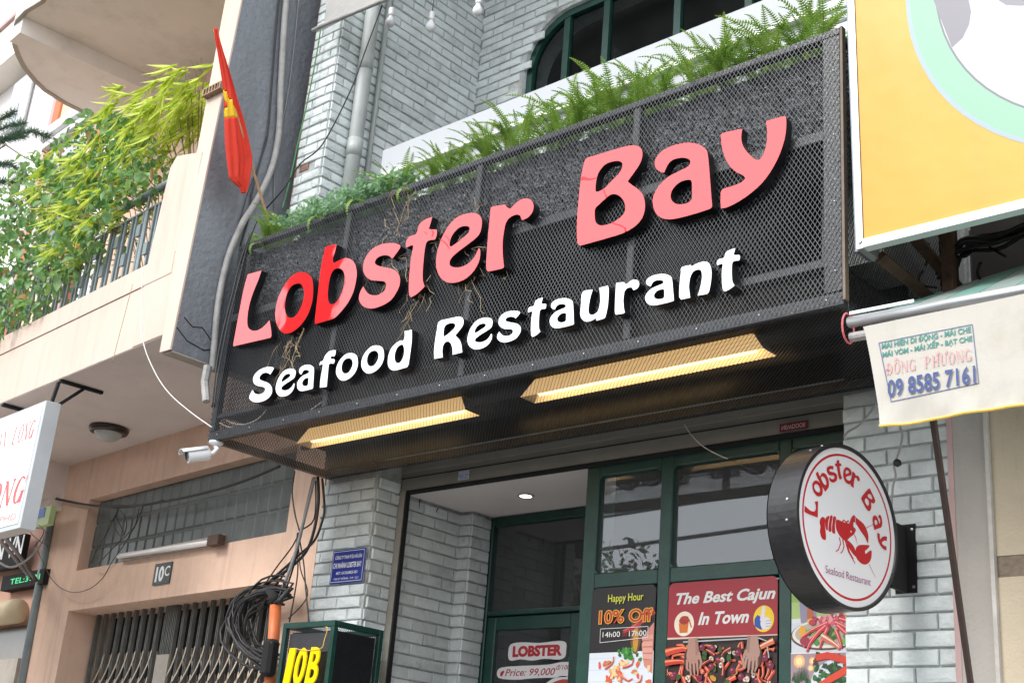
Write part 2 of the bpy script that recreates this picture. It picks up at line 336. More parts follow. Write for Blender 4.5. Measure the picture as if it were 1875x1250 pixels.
streaks(M['greypier'], .3, (0.26, 0.24, 0.21)); streaks(M['beige'], .4, (0.34, 0.24, 0.13)); streaks(M['shutter'], .3, (0.15, 0.14, 0.12), 1, 9); streaks(M['cream'], .2, (.55, .5, .43)); streaks(M['whitewall'], .2, (.6, .56, .5))


# ---------------------------------------------------------------- mesh builder
class MB:
    def __init__(s, F=WF): s.v = []; s.f = []; s.F = F
    def add(s, vs, fs):
        b = len(s.v); s.v += [s.F(*p) for p in vs]; s.f += [tuple(b + i for i in f) for f in fs]
        return s
    def box(s, a0, a1, b0, b1, c0, c1):
        return s.add([(a0, b0, c0), (a1, b0, c0), (a1, b1, c0), (a0, b1, c0), (a0, b0, c1), (a1, b0, c1), (a1, b1, c1), (a0, b1, c1)],
                     [(0, 3, 2, 1), (4, 5, 6, 7), (0, 1, 5, 4), (1, 2, 6, 5), (2, 3, 7, 6), (3, 0, 4, 7)])
    def bar(s, p, q, wd, th, up=(0, 1, 0)):   # box along p->q; th measured along 'up'
        p = Vector(p); q = Vector(q); d = (q - p).normalized(); u = Vector(up); u = (u - d * u.dot(d)).normalized(); w_ = d.cross(u)
        vs = []
        for e in (p, q):
            for i, j in ((-1, -1), (1, -1), (1, 1), (-1, 1)): vs.append(tuple(e + w_ * wd / 2 * i + u * th / 2 * j))
        return s.add(vs, [(3, 2, 1, 0), (4, 5, 6, 7), (0, 1, 5, 4), (1, 2, 6, 5), (2, 3, 7, 6), (3, 0, 4, 7)])
    def tube(s, pts, r, n=6, r2=None, caps=True):
        pts = [Vector(p) for p in pts]; k = len(pts); b = []
        prev = None; vs = []
        for i, p in enumerate(pts):
            d = (pts[min(i + 1, k - 1)] - pts[max(i - 1, 0)]).normalized()
            if prev is None:
                a = Vector((0, 0, 1)) if abs(d.z) < .9 else Vector((1, 0, 0)); prev = d.cross(a).normalized()
            prev = (prev - d * prev.dot(d)).normalized(); e = d.cross(prev)
            rr = r if r2 is None else r + (r2 - r) * i / (k - 1)
            for j in range(n):
                t = 2 * math.pi * j / n; vs.append(tuple(p + prev * math.cos(t) * rr + e * math.sin(t) * rr))
        fs = []
        for i in range(k - 1):
            for j in range(n):
                fs.append((i * n + j, i * n + (j + 1) % n, (i + 1) * n + (j + 1) % n, (i + 1) * n + j))
        if caps: fs += [tuple(reversed(range(n))), tuple((k - 1) * n + j for j in range(n))]
        return s.add(vs, fs)
    def lathe(s, c, ax, prof, n=24):   # prof: (radius, along)
        c = Vector(c); ax = Vector(ax).normalized(); a = Vector((0, 0, 1)) if abs(ax.z) < .9 else Vector((1, 0, 0))
        u = ax.cross(a).normalized(); v_ = ax.cross(u); vs = []; fs = []
        for r, h in prof:
            for j in range(n):
                t = 2 * math.pi * j / n; vs.append(tuple(c + ax * h + u * math.cos(t) * r + v_ * math.sin(t) * r))
        for i in range(len(prof) - 1):
            for j in range(n): fs.append((i * n + j, i * n + (j + 1) % n, (i + 1) * n + (j + 1) % n, (i + 1) * n + j))
        return s.add(vs, fs)
    def build(s, name, m_, parent=None, smooth=False, kind=None, bevel=0, label=None, cat=None, group=None):
        me = bpy.data.meshes.new(name)
        off = Vector((0, 0, 0))
        if parent is not None: off = ROOT[parent.name]
        me.from_pydata([tuple(x - off) for x in s.v], [], s.f)
        me.materials.append(m_)
        if smooth:
            for p in me.polygons: p.use_smooth = True
        me.validate(); me.update()
        o = bpy.data.objects.new(name, me); col.objects.link(o)
        if parent is not None: o.parent = parent
        ROOT[o.name] = off
        if kind: o['kind'] = kind
        if bevel:
            bm = o.modifiers.new('bevel', 'BEVEL'); bm.width = bevel; bm.segments = 1; bm.limit_method = 'ANGLE'
        if label: o['label'] = label
        if cat: o['category'] = cat
        if group: o['group'] = group
        return o
ROOT = {}
def thing(name, loc, label, cat, group=None):
    o = bpy.data.objects.new(name, None); col.objects.link(o); o.location = loc; o.empty_display_size = .1
    o['label'] = label; o['category'] = cat
    if group: o['group'] = group
    ROOT[o.name] = Vector(loc)
    return o
def smoothpoly(pts, k=5):
    """closed outline with corner flags -> dense list (Catmull-Rom between corners)"""
    n = len(pts); o = []
    for i in range(n):
        p0, p1, p2, p3 = pts[i - 1], pts[i], pts[(i + 1) % n], pts[(i + 2) % n]
        a1 = Vector(p1[:2]); a2 = Vector(p2[:2])
        m1 = (a2 - Vector(p0[:2])) / 2 if not p1[2] else (a2 - a1)
        m2 = (Vector(p3[:2]) - a1) / 2 if not p2[2] else (a2 - a1)
        L_ = (a2 - a1).length
        for mm in (m1, m2):
            if mm.length > L_ * 1.3: mm *= L_ * 1.3 / mm.length
        for j in range(k):
            t = j / k
            q = (2 * t**3 - 3 * t**2 + 1) * a1 + (t**3 - 2 * t**2 + t) * m1 + (-2 * t**3 + 3 * t**2) * a2 + (t**3 - t**2) * m2
            o.append((q.x, q.y))
    return o
def curve_mesh(contours, depth, bevel=0.0):
    """2-D contours (with holes) -> (verts, tris) filled, optionally extruded via a curve object"""
    cu = bpy.data.curves.new('tmp', 'CURVE'); cu.dimensions = '2D'; cu.fill_mode = 'BOTH'
    cu.extrude = depth / 2; cu.bevel_depth = bevel; cu.bevel_resolution = 0
    for c in contours:
        sp = cu.splines.new('POLY'); sp.points.add(len(c) - 1)
        for i, (x, y) in enumerate(c): sp.points[i].co = (x, y, 0, 1)
        sp.use_cyclic_u = True
    ob = bpy.data.objects.new('tmp', cu); col.objects.link(ob)
    dg = bpy.context.evaluated_depsgraph_get(); e = ob.evaluated_get(dg); me = e.to_mesh()
    vs = [tuple(v.co) for v in me.vertices]; fs = [tuple(p.vertices) for p in me.polygons]
    e.to_mesh_clear(); bpy.data.objects.remove(ob); bpy.data.curves.remove(cu)
    return vs, fs
def text_mesh(s, x0, z0, x1, z1, shear=0.0, bold=0.0, depth=0.0):
    cu = bpy.data.curves.new('tmp', 'FONT'); cu.body = s; cu.size = 1; cu.shear = shear; cu.offset = bold; cu.extrude = 0
    cu.resolution_u = 3; cu.fill_mode = 'BOTH' if depth else 'FRONT'; cu.dimensions = '2D'
    ob = bpy.data.objects.new('tmp', cu); col.objects.link(ob)
    dg = bpy.context.evaluated_depsgraph_get(); e = ob.evaluated_get(dg); me = e.to_mesh()
    vs = [tuple(v.co) for v in me.vertices]; fs = [tuple(p.vertices) for p in me.polygons]
    e.to_mesh_clear(); bpy.data.objects.remove(ob); bpy.data.curves.remove(cu)
    if not vs: return [], []
    ax = min(v[0] for v in vs); bx = max(v[0] for v in vs); ay = min(v[1] for v in vs); by = max(v[1] for v in vs)
    vs = [(x0 + (v[0] - ax) / (bx - ax) * (x1 - x0), z0 + (v[1] - ay) / (by - ay) * (z1 - z0)) for v in vs]
    return vs, fs
class Print:
    """flat print: coloured polygons stacked in thin layers; F(a, b, layer_height) -> world"""
    def __init__(s, F, step=0.00008): s.F = F; s.v = []; s.f = []; s.c = []; s.k = 0; s.step = step
    def mesh(s, vs, fs, c, flat=True):
        s.k += 1; b = len(s.v); s.v += [s.F(v[0], v[1], s.k * s.step) for v in vs]
        for f in fs: s.f.append(tuple(b + i for i in f)); s.c.append(c)
    def poly(s, pts, c): s.mesh(pts, [tuple(range(len(pts)))], c)
    def shape(s, conts, c):
        vs, fs = curve_mesh(conts, 0); s.mesh(vs, fs, c)
    def ell(s, x, z, a, b, c, rot=0, n=18, j=0.0):
        P = []
        for i in range(n):
            t = 2 * math.pi * i / n; r = 1 + random.uniform(-j, j)
            u, v = a * r * math.cos(t), b * r * math.sin(t)
            P.append((x + u * math.cos(rot) - v * math.sin(rot), z + u * math.sin(rot) + v * math.cos(rot)))
        s.poly(P, c)
    def line(s, pts, w0, c, w1=None, n=0):
        w1 = w0 if w1 is None else w1; L_, R_ = [], []
        k = len(pts)
        for i, p in enumerate(pts):
            a = pts[max(i - 1, 0)]; b = pts[min(i + 1, k - 1)]; dx, dz = b[0] - a[0], b[1] - a[1]; l = math.hypot(dx, dz) or 1
            w_ = (w0 + (w1 - w0) * i / (k - 1)) / 2
            L_.append((p[0] - dz / l * w_, p[1] + dx / l * w_)); R_.append((p[0] + dz / l * w_, p[1] - dx / l * w_))
        vs = L_ + R_
        s.mesh(vs, [(i, i + 1, k + i + 1, k + i) for i in range(k - 1)], c)
    def text(s, t, x0, z0, x1, z1, c, shear=0, bold=0.0):
        vs, fs = text_mesh(t, x0, z0, x1, z1, shear, bold); s.mesh(vs, fs, c)
    def build(s, name, parent=None, **kw):
        mb = MB(); mb.v = s.v; mb.f = s.f
        me = bpy.data.meshes.new(name); off = ROOT[parent.name] if parent is not None else Vector((0, 0, 0))
        me.from_pydata([tuple(x - off) for x in s.v], [], s.f); me.materials.append(M['print'])
        at = me.color_attributes.new('Col', 'FLOAT_COLOR', 'CORNER')
        i = 0
        for pi, f in enumerate(s.f):
            for _ in f: at.data[i].color = (*s.c[pi], 1); i += 1
        me.update()
        o = bpy.data.objects.new(name, me); col.objects.link(o)
        if parent is not None: o.parent = parent
        ROOT[o.name] = off
        for k_, v_ in kw.items():
            o[{'cat': 'category'}.get(k_, k_)] = v_
        return o
H = hexc
WHITE = (0.82, 0.82, 0.82)

# ================================================================ STREET
MB().box(-80, 60, -40, -1.9, -0.3, -0.12).build('road', M['asphalt'], kind='structure')
MB().box(-80, 60, -1.9, 30, -0.3, 0.0).build('pavement', M['paving'], kind='structure')
MB().box(-80, 60, -300, -40, -0.3, -0.116).build('ground', M['paving'], kind='structure')
# buildings and tree across the street, seen only mirrored in the glossy letters and the glass
b = thing('street_building', (-22, -13, 0), 'dark building across the street, with added roof slabs that darken the mirror image in the first red letters', 'building')
MB().box(-34, -16.4, -14, -12, -0.12, 8.4).build('wall', M['farwall'], b)
MB().box(-21.0, -19.65, -12.35, -12.05, 8.402, 15).build('reflection_blocker', M['farwall'], b)  # added slab, shaped to keep the sky out of the letter reflections
MB().box(-34, -23.2, -12.35, -12.05, 8.402, 13.5).build('reflection_blocker', M['farwall'], b)  # second added slab, darkens the reflections farther left
for i in range(6):
    for j in range(2):
        MB().box(-33 + i * 2.8, -31.6 + i * 2.8, -12.0, -11.98, 1.5 + j * 3.3, 3.3 + j * 3.3).build('window', M['interior'], b)
b = thing('street_building', (0, -15, 0), 'low row of shops across the street', 'building')
MB().box(-15.5, 16, -21, -13, -0.12, 4.0).build('wall', M['farwall'], b)
tr = thing('street_tree', (-13.4, -11, 0), 'leafy street tree across the street mirrored in the glazing', 'tree')
MB().tube([(-13.4, -11, -0.1), (-13.3, -11, 2.5), (-13.5, -11.1, 4.6)], .16, 8, .07).build('trunk', M['stem'], tr)
lf = MB()
for i in range(3400):
    a = random.uniform(0, 6.283); rr = random.random() ** .5; zz = random.gauss(4.9, .75)
    x = -13.9 + math.cos(a) * rr * 1.9; y = -11 + math.sin(a) * rr * 1.2
    zz = min(zz, 6.1 - .25 * abs(x + 13.6) + random.uniform(-.9, .30))
    s_ = random.uniform(.05, .12); d1 = Vector((random.uniform(-1, 1), random.uniform(-1, 1), random.uniform(-1, 1))).normalized(); d2 = d1.orthogonal().normalized()
    c = Vector((x, y, zz)); lf.add([tuple(c - d1 * s_), tuple(c + d2 * s_ * .5), tuple(c + d1 * s_), tuple(c - d2 * s_ * .5)], [(0, 1, 2, 3)])
lf.build('crown', M['tree'], tr)
for k, (za, zb, yy) in enumerate(((6.9, 6.3, -9.2), (6.35, 6.0, -9.0), (5.9, 5.55, -9.1))):
    MB().tube([(-24 + i * 4, yy, za + (zb - za) * i / 8 - .25 * math.sin(math.pi * (i % 4) / 4)) for i in range(9)], .02 + .006 * k, 5).build('overhead_cable', M['cable'], label='black overhead cable along the far side of the street', cat='cable', group='overhead street cables')

# ================================================================ BRICKWORK
brick_meshes = []
def brick_mesh(seed):
    rd = random.Random(seed)
    j = lambda a: rd.uniform(-a, a)
    v = []
    for (x, z) in ((-.5, -.5), (.5, -.5), (.5, .5), (-.5, .5)): v.append((x + j(.006), 0, z + j(.02)))
    for (x, z) in ((-.48, -.43), (.48, -.43), (.48, .43), (-.48, .43)): v.append((x + j(.012), -.85 + j(.12), z + j(.03)))
    for (x, z) in ((-.24, -.2), (.22, -.18), (.25, .22), (-.2, .2)): v.append((x + j(.06), -1.0 + j(.15), z + j(.06)))
    f = [(0, 1, 5, 4), (1, 2, 6, 5), (2, 3, 7, 6), (3, 0, 4, 7), (4, 5, 9, 8), (5, 6, 10, 9), (6, 7, 11, 10), (7, 4, 8, 11), (8, 9, 10, 11)]
    me = bpy.data.meshes.new('brick'); me.from_pydata(v, [], f); me.materials.append(M['brick'] if seed % 4 else M['brick_b']); me.update()
    return me
brick_meshes = [brick_mesh(i + 1) for i in range(9)]
BR = []   # (origin, u, n, width, height, depth)
def bricks(org, u, n, L_, z0, z1, pitch, blen, gap=.007, proud=.012, skip=None, phase=0.0, key=None):
    """courses of bricks on a wall face: org + u*a, facing n"""
    u = Vector(u); n = Vector(n); org = Vector(org); k = 0; z = z0
    while z + pitch * .5 < z1:
        h = min(pitch - gap, z1 - z - gap * .3)
        a = -blen * (((k % 2) * .5 + phase) % 1.0)
        while a < L_ - .012:
            b0 = max(a, 0) + (gap / 2 if a > 0 else 0); b1 = min(a + blen, L_) - (gap / 2 if a + blen < L_ else 0)
            if b1 - b0 > .02 and not (skip and skip((b0 + b1) / 2, z + h / 2, b1 - b0)):
                c = org + u * (b0 + b1) / 2 + Vector((0, 0, z + h / 2 + random.uniform(-.0012, .0012)))
                BR.append((c, u, n, (b1 - b0), h, proud * random.uniform(.75, 1.35)))
            a += blen
        z += pitch; k += 1
# lower pillars, recess, jamb
bricks((-6.545, 0, 0), (1, 0, 0), (0, -1, 0), .495, 2.0, 3.665, .0742, .215, phase=.3)
bricks((-6.05, .003, 0), (0, 1, 0), (1, 0, 0), .185, 2.0, 3.665, .0742, .215, phase=.45)
bricks((-6.05, .225, 0), (0, 1, 0), (1, 0, 0), .545, 2.0, 3.57, .0742, .215, phase=.1)
bricks((-6.05, .77, 0), (1, 0, 0), (0, -1, 0), .1, 2.0, 3.57, .0742, .215, phase=.0)
bricks((-5.95, .77, 0), (0, 1, 0), (1, 0, 0), .18, 2.0, 3.57, .0742, .215, phase=.5)
bricks((-2.845, 0, 0), (1, 0, 0), (0, -1, 0), .505, 1.95, 3.665, .0742, .215, phase=.0)
# upper pillar, recess
def holes(a, z, w_): return (a < .16 and 5.62 < z < 5.69) or (.03 < a < .14 and 5.33 < z < 5.40) or (.09 < a < .2 and 5.0 < z < 5.1) or (a < .05 and 5.44 < z < 5.52)
bricks((-6.545, -.6, 0), (1, 0, 0), (0, -1, 0), .265, 4.75, 7.6, .0712, .25, phase=.2, skip=lambda a, z, w_: (.03 < a < .13 and 5.62 < z < 5.70) or (a < .07 and 5.32 < z < 5.39) or (.03 < a < .13 and 5.15 < z < 5.21))
bricks((-6.28, -.597, 0), (0, 1, 0), (1, 0, 0), 1.335, 4.9, 8.05, .0712, .215, phase=.15)
AX0, AX1, AZ = -5.80, -2.9, 7.27
def arch_skip(a, z, w_):
    x = -6.28 + a
    if x + w_ / 2 < AX0 + .0: return False
    if x > AX1: return False
    if z > AZ: return False
    cx = AX0 + .42; cz = AZ - .42
    if x < cx and z > cz: return (x - cx) ** 2 + (z - cz) ** 2 < .43 ** 2
    return True
bricks((-6.28, .74, 0), (1, 0, 0), (0, -1, 0), 3.9, 5.3, 8.1, .0712, .215, phase=.4, skip=arch_skip)
bricks((-2.62, -.6, 0), (1, 0, 0), (0, -1, 0), .29, 4.75, 6.4, .0712, .215, phase=.2)

rb = thing('restaurant_building', (-4.4, 0, 0), 'restaurant front of pale painted brick with green framed glazing under the black sign box', 'building')
for b_ in ((-6.548, -6.052, .002, .6, 0, 3.742), (-6.548, -6.052, .6, 1.02, 0, 3.742), (-6.052, -5.952, .772, 1.02, 0, 3.60), (-2.846, -2.338, .002, .5, 0, 3.742),
           (-6.546, -6.282, -.598, .9, 4.862, 8.4), (-2.622, -2.33, -.598, .3, 4.0, 6.4), (-6.546, -2.332, .002, .2, 3.744, 4.715), (-6.05, -2.848, .24, .4, 3.622, 4.70)):
    MB().box(*b_).build('mortar_wall', M['mortar'], rb)
# upper back wall with arched opening
pts = [(-6.282, 5.2), (AX0, 5.2), (AX0, AZ - .42)]
for i in range(9):
    t = math.pi - i / 8 * math.pi / 2
    pts.append((AX0 + .42 + .42 * math.cos(t), AZ - .42 + .42 * math.sin(t)))
pts += [(AX1, AZ), (AX1, 5.2), (-2.3, 5.2), (-2.3, 8.4), (-6.282, 8.4)]
vs, fs = curve_mesh([pts], .0)
MB(lambda a, b_, c: Vector((a, .742 + c, b_))).add(vs, fs).build('mortar_wall', M['mortar'], rb)
# arched reveal
rv = MB(); op = pts[1:13]
for i in range(len(op) - 1):
    (a, b1), (c, d) = op[i], op[i + 1]
    rv.add([(a, .742, b1), (c, .742, d), (c, 1.0, d), (a, 1.0, b1)], [(0, 1, 2, 3)])
rv.build('window_reveal', M['brick_b'], rb)
aw = MB(); inner = []
for i in range(len(op) - 1):
    (a, b1), (c, d) = op[i], op[i + 1]
    def ins(px, pz, k=.055):
        if px <= AX0 + .001 and pz < AZ - .4: return (px + k, pz)
        if px >= AX0 + .42: return (px, pz - k)
        dx, dz = AX0 + .42 - px, AZ - .42 - pz; l = math.hypot(dx, dz) or 1; return (px + dx / l * k, pz + dz / l * k)
    i1, i2 = ins(a, b1), ins(c, d)
    aw.add([(a, .775, b1), (c, .775, d), (i2[0], .775, i2[1]), (i1[0], .775, i1[1]), (a, .83, b1), (c, .83, d), (i2[0], .83, i2[1]), (i1[0], .83, i1[1])],
           [(0, 1, 2, 3), (3, 2, 6, 7), (4, 7, 6, 5), (0, 4, 5, 1)])
af = aw.build('arched_window_frame', M['green'], rb)
for x in (-5.44, -5.075, -4.46, -3.9, -3.4):
    MB().box(x - .027, x + .027, .78, .825, 5.2, AZ - .04).build('mullion', M['green'], af)
MB().add([(AX0, .81, 5.2), (AX1, .81, 5.2), (AX1, .81, AZ), (AX0, .81, AZ)], [(0, 1, 2, 3)]).build('pane', M['opening'], af)
MB().box(-6.1, -2.4, 1.05, 3.4, 5.0, 7.6).build('shade_block', M['interior'], rb)  # dark block, the upstairs room's shade put into its colour
# balcony slab and parapet cladding
MB().box(-6.28, -2.33, -.55, .74, 4.72, 4.86).build('balcony_floor', M['greypier'], rb)
fa = MB()
fa.box(-5.69, -2.62, -.60, -.50, 5.375, 5.553)
fa.build('parapet_cladding', M['fascia'], rb, bevel=.012)
MB().box(-5.655, -2.62, -.575, -.50, 4.86, 5.362).build('parapet_cladding', M['fascia'], rb, bevel=.004)
MB().box(-5.69, -2.62, -.615, -.50, 5.345, 5.372).build('ledge', M['whitepl'], rb)
MB().box(-6.55, -2.3, -1.25, 1.0, 8.42, 8.6).build('upper_slab', M['greypier'], rb)
# ground-floor soffit, shutter box, glazing
MB().box(-6.05, -4.57, .222, 1.02, 3.572, 3.62).build('entrance_soffit', mat('entrance_ceiling', (0.76, 0.71, 0.71), 0.8, .05, 2, grime=.2, gcol=(.45, .4, .38)), rb)
sb = MB(); sb.box(-6.042, -2.852, .2, .222, 3.578, 3.74); sb.box(-6.042, -2.852, .19, .2, 3.695, 3.74)
sh = sb.build('shutter_box', M['shutter'], rb)
MB().box(-6.042, -2.852, .194, .2, 3.655, 3.660).build('shutter_lip', M['void'], sh)
MB().box(-6.042, -2.852, .196, .24, 3.560, 3.577).build('shutter_slot', M['void'], sh)
MB().box(-6.044, -5.99, .188, .222, 0, 3.58).build('shutter_rail', M['shutter'], rb)
MB().box(-5.985, -5.975, .19, .222, 0, 3.56).build('shutter_rail', M['void'], rb)
gf = MB()
ZT, ZB = 3.572, 0.1
gx0, gx1 = -4.562, -2.852
for (x0, x1) in ((gx0, -4.472), (-4.05, -3.972), (-3.328, -3.256)): gf.box(x0, x1, .235, .295, ZB, ZT)
xs = [(-4.472, -4.05), (-3.972, -3.328), (-3.256, gx1)]
for (z0, z1) in ((3.504, ZT), (2.878, 2.960), (1.2, 1.3)):
    for (x0, x1) in xs: gf.box(x0, x1, .237, .293, z0, z1)
gfo = gf.build('glazing_frame', M['green'], rb, bevel=.006)
for (x0, x1) in xs:
    for (z0, z1) in ((2.960, 3.504),):
        for cx, cz, sx, sz in ((x0, z0, 1, 1), (x1, z0, -1, 1), (x1, z1, -1, -1), (x0, z1, 1, -1)):
            w2 = MB(); r_ = .035; P = [(cx, cz)]
            for i in range(5):
                t = math.pi / 2 * i / 4; P.append((cx + sx * r_ * (1 - math.sin(t)), cz + sz * r_ * (1 - math.cos(t))))
            k = len(P); w2.add([(p[0], .238, p[1]) for p in P] + [(p[0], .275, p[1]) for p in P], [tuple(range(k)), tuple(range(k, 2 * k))] + [(i, (i + 1) % k, k + (i + 1) % k, k + i) for i in range(k)])
            w2.build('corner_gusset', M['green'], gfo)
        MB().add([(x0, .268, z0), (x1, .268, z0), (x1, .268, z1), (x0, .268, z1)], [(0, 1, 2, 3)]).build('pane', M['glass'], gfo)
for (x0, x1) in xs:
    MB().add([(x0, .27, 1.3), (x1, .27, 1.3), (x1, .27, 2.878), (x0, .27, 2.878)], [(0, 1, 2, 3)]).build('pane', M['glass'], gfo)
# door frame in the recess
df = MB(); yd = .955
df.box(-6.0, -5.925, yd, yd + .06, 0, 3.566); df.box(-5.14, -5.06, yd, yd + .06, 0, 3.566); df.box(-5.925, -5.14, yd + .002, yd + .058, 3.508, 3.566)
df.box(-5.06, -4.5, yd, yd + .06, 0, 3.566)
df.box(-5.925, -5.14, yd + .002, yd + .058, 2.915, 2.945)
dfo = df.build('door_frame', M['green'], rb, bevel=.006)
MB().add([(-5.925, yd + .03, 2.945), (-5.14, yd + .03, 2.945), (-5.14, yd + .03, 3.508), (-5.925, yd + .03, 3.508)], [(0, 1, 2, 3)]).build('transom_pane', M['glassdoor'], dfo)
dr = MB(); dr.box(-5.92, -5.845, yd + .01, yd + .05, 0, 2.905); dr.box(-5.22, -5.145, yd + .01, yd + .05, 0, 2.905); dr.box(-5.845, -5.22, yd + .012, yd + .048, 2.82, 2.905)
dro = dr.build('door', M['green'], rb, bevel=.005)
MB().add([(-5.845, yd + .03, .3), (-5.22, yd + .03, .3), (-5.22, yd + .03, 2.82), (-5.845, yd + .03, 2.82)], [(0, 1, 2, 3)]).build('door_pane', M['glassdoor'], dro)
# dark blocks behind the glass, the shop's inner shade put into their colour
rm = MB(); rm.box(-4.56, -2.5, .5, 5, 0, 3.7); rm.box(-6.5, -4.56, 1.2, 5, 0, 3.7)
rm.build('shade_block', M['interior'], rb)
# bricks as objects: the 300 that show largest, the rest joined
def px_size(c, w_, h):
    d = (c - CAM); return (w_ * h) / max(d.length, .1) ** 2
def rot_from(u, n): # local x=u, y=-n(depth axis, mesh front at -y), z=up
    return Matrix((u, -n, Vector((0, 0, 1)))).transposed()
def visible(c):
    d = c - CAM; z = d.dot(_f); x = d.dot(_r) / z * 2411.4; y = d.dot(_u) / z * 2411.4
    return abs(x) < 975 and abs(y) < 660
def facing(n, c): return max((CAM - c).normalized().dot(n), 0)
def hid(c):   # behind the sign box or far under something
    return (c.z > 3.66 and c.z < 4.9)
BR.sort(key=lambda t: -(px_size(t[0], t[3], t[4]) * facing(t[2], t[0]) * (1 if visible(t[0]) else 0) * (0 if hid(t[0]) else 1)))
off = ROOT[rb.name]
for c, u, n, wd, h, dp in BR[:300]:
    o = bpy.data.objects.new('brick', random.choice(brick_meshes)); col.objects.link(o); o.parent = rb
    o.matrix_local = Matrix.Translation(c - off) @ rot_from(u, n).to_4x4() @ Matrix.Diagonal((wd, dp, h, 1))
st = MB(); st2 = MB()
for c, u, n, wd, h, dp in BR[300:]:
    me = random.choice(brick_meshes); R3 = rot_from(u, n)
    (st if random.random() < .75 else st2).add([tuple(c + R3 @ Vector((v.co.x * wd, v.co.y * dp, v.co.z * h))) for v in me.vertices], [tuple(p.vertices) for p in me.polygons])
st.build('brickwork', M['brick'], rb, kind='stuff'); st2.build('brickwork', M['brick_b'], rb, kind='stuff')
for (x0, x1, z0, z1) in ((-6.51, -6.42, 5.63, 5.69), (-6.54, -6.48, 5.32, 5.39), (-6.51, -6.42, 5.15, 5.21)):
    MB().box(x0, x1, -.604, -.597, z0, z1).build('broken_brick', M['redbrick'], rb)
MB().box(-6.575, -6.548, -.592, .0, 4.9, 8.0).build('exposed_joint', M['redbrick'], rb)

# ================================================================ SIGN BOX
SX0, SX1, SY, SZ0, SZ1 = -6.53, -2.33, -.963, 3.66, 4.95
sg = thing('restaurant_sign', (-4.43, -.5, 3.66), 'big black expanded metal sign box with red and white raised letters', 'sign')
def fr(name, *b_):
    return MB().box(*b_).build(name, M['black'], sg, bevel=.004)
T_ = .045
fr('frame_rail', SX0, SX1, SY, SY + T_, SZ1 - .035, SZ1)
fr('frame_rail', SX0, SX1, SY + .002, SY + T_, SZ0, SZ0 + .06)
fr('frame_rail', SX0 + T_, SX1 - T_, SY + .004, SY + T_, 4.425, 4.475)
fr('frame_rail', -2.95, SX1 - T_, SY + .012, SY + T_, 3.845, 3.885)
fr('frame_rail', SX0 + T_, -5.48, SY + .012, SY + T_, 3.80, 3.83)
fr('frame_post', SX0, SX0 + T_, SY, SY + T_, SZ0 + .06, SZ1 - .035)
fr('frame_post', SX1 - .085, SX1, SY, SY + T_, SZ0 + .06, SZ1 - .035)
for x in (-5.485, -4.445, -3.41): fr('frame_post', x - .02, x + .02, SY + .006, SY + T_, SZ0 + .06, SZ1 - .035)
for x in (SX0, SX1 - .045):
    fr('frame_rail', x, x + .045, SY + T_, .0, SZ0, SZ0 + .045)
    fr('frame_rail', x, x + .03, SY + T_, -.1, SZ1 - .03, SZ1)
    fr('frame_post', x, x + .045, -.05, -.004, SZ0 + .045, SZ1 - .03)
fr('frame_rail', SX0 + .045, SX1 - .045, -.05, -.004, SZ0, SZ0 + .045)
MB().box(SX1, SX1 + .012, SY - .002, SY + .028, SZ0 + .02, SZ1).build('edge_trim', mat('weathered_edge', (.16, .12, .085), .6, .2, 20), sg)
# inner second grid behind the front (the double mesh gives the moire seen in the photograph)
def netting(mb, u0, u1, v0, v1, pu, pv, wd, th, F, lean=0.0):
    """two crossing families of thin flat strands over a rectangle"""
    W_, H_ = u1 - u0, v1 - v0; sl_ = pv / pu
    n = int((W_ + H_ / sl_) / pu) + 2
    for sgn in (1, -1):
        for i in range(n + 1):
            a = u0 + i * pu - (H_ / sl_ if sgn > 0 else 0)
            # line: u = a + sgn*(v-v0)/sl_
            pts = []
            lo, hi = v0, v1
            def uu(v): return a + sgn * (v - v0) / sl_ if sgn > 0 else a - (v - v0) / sl_
            # clip by u range
            va, vb = v0, v1
            if sgn > 0:
                va = max(v0, v0 + (u0 - a) * sl_); vb = min(v1, v0 + (u1 - a) * sl_)
            else:
                va = max(v0, v0 + (a - u1) * sl_); vb = min(v1, v0 + (a - u0) * sl_)
            if vb - va < .01: continue
            p = Vector(F(uu(va), va, 0 if sgn > 0 else th * .8)); q = Vector(F(uu(vb), vb, 0 if sgn > 0 else th * .8))
            nrm = Vector(F(0, 0, 1)) - Vector(F(0, 0, 0))
            mb.bar(p, q, wd, th, nrm)
mf = MB(); netting(mf, SX0 + .005, SX1 - .005, SZ0 + .01, SZ1 - .004,   .022, .034, .0020, .0016, lambda a, b_, c: (a, SY - .004 - c, b_))
mf.build('front_mesh', M['meshm'], sg, kind='stuff')
mf = MB(); netting(mf, SX0 + .05, SX1 - .09, SZ0 + .06, 4.42,   .022, .034, .0015, .0014, lambda a, b_, c: (a, SY + .055 - c, b_))
mf.build('inner_mesh', M['meshm'], sg, kind='stuff')
mf = MB(); netting(mf, SX0 + .02, SX1 - .02, SY + .02, -.02, .022, .022, .0018, .0012, lambda a, b_, c: (a, b_, SZ0 - .002 - c))
mf.build('bottom_mesh', M['meshm'], sg, kind='stuff')
mf = MB(); netting(mf, SY + .02, -.02, SZ0 + .02, SZ1 - .3, .022, .034, .003, .0014, lambda a, b_, c: (SX1 + .003 + c, a, b_))
mf.build('side_mesh', M['meshm'], sg, kind='stuff')
mf = MB(); netting(mf, SY + .02, -.02, SZ0 + .02, SZ1 - .02, .022, .034, .003, .0014, lambda a, b_, c: (SX0 - .003 - c, a, b_))
mf.build('side_mesh', M['meshm'], sg, kind='stuff')
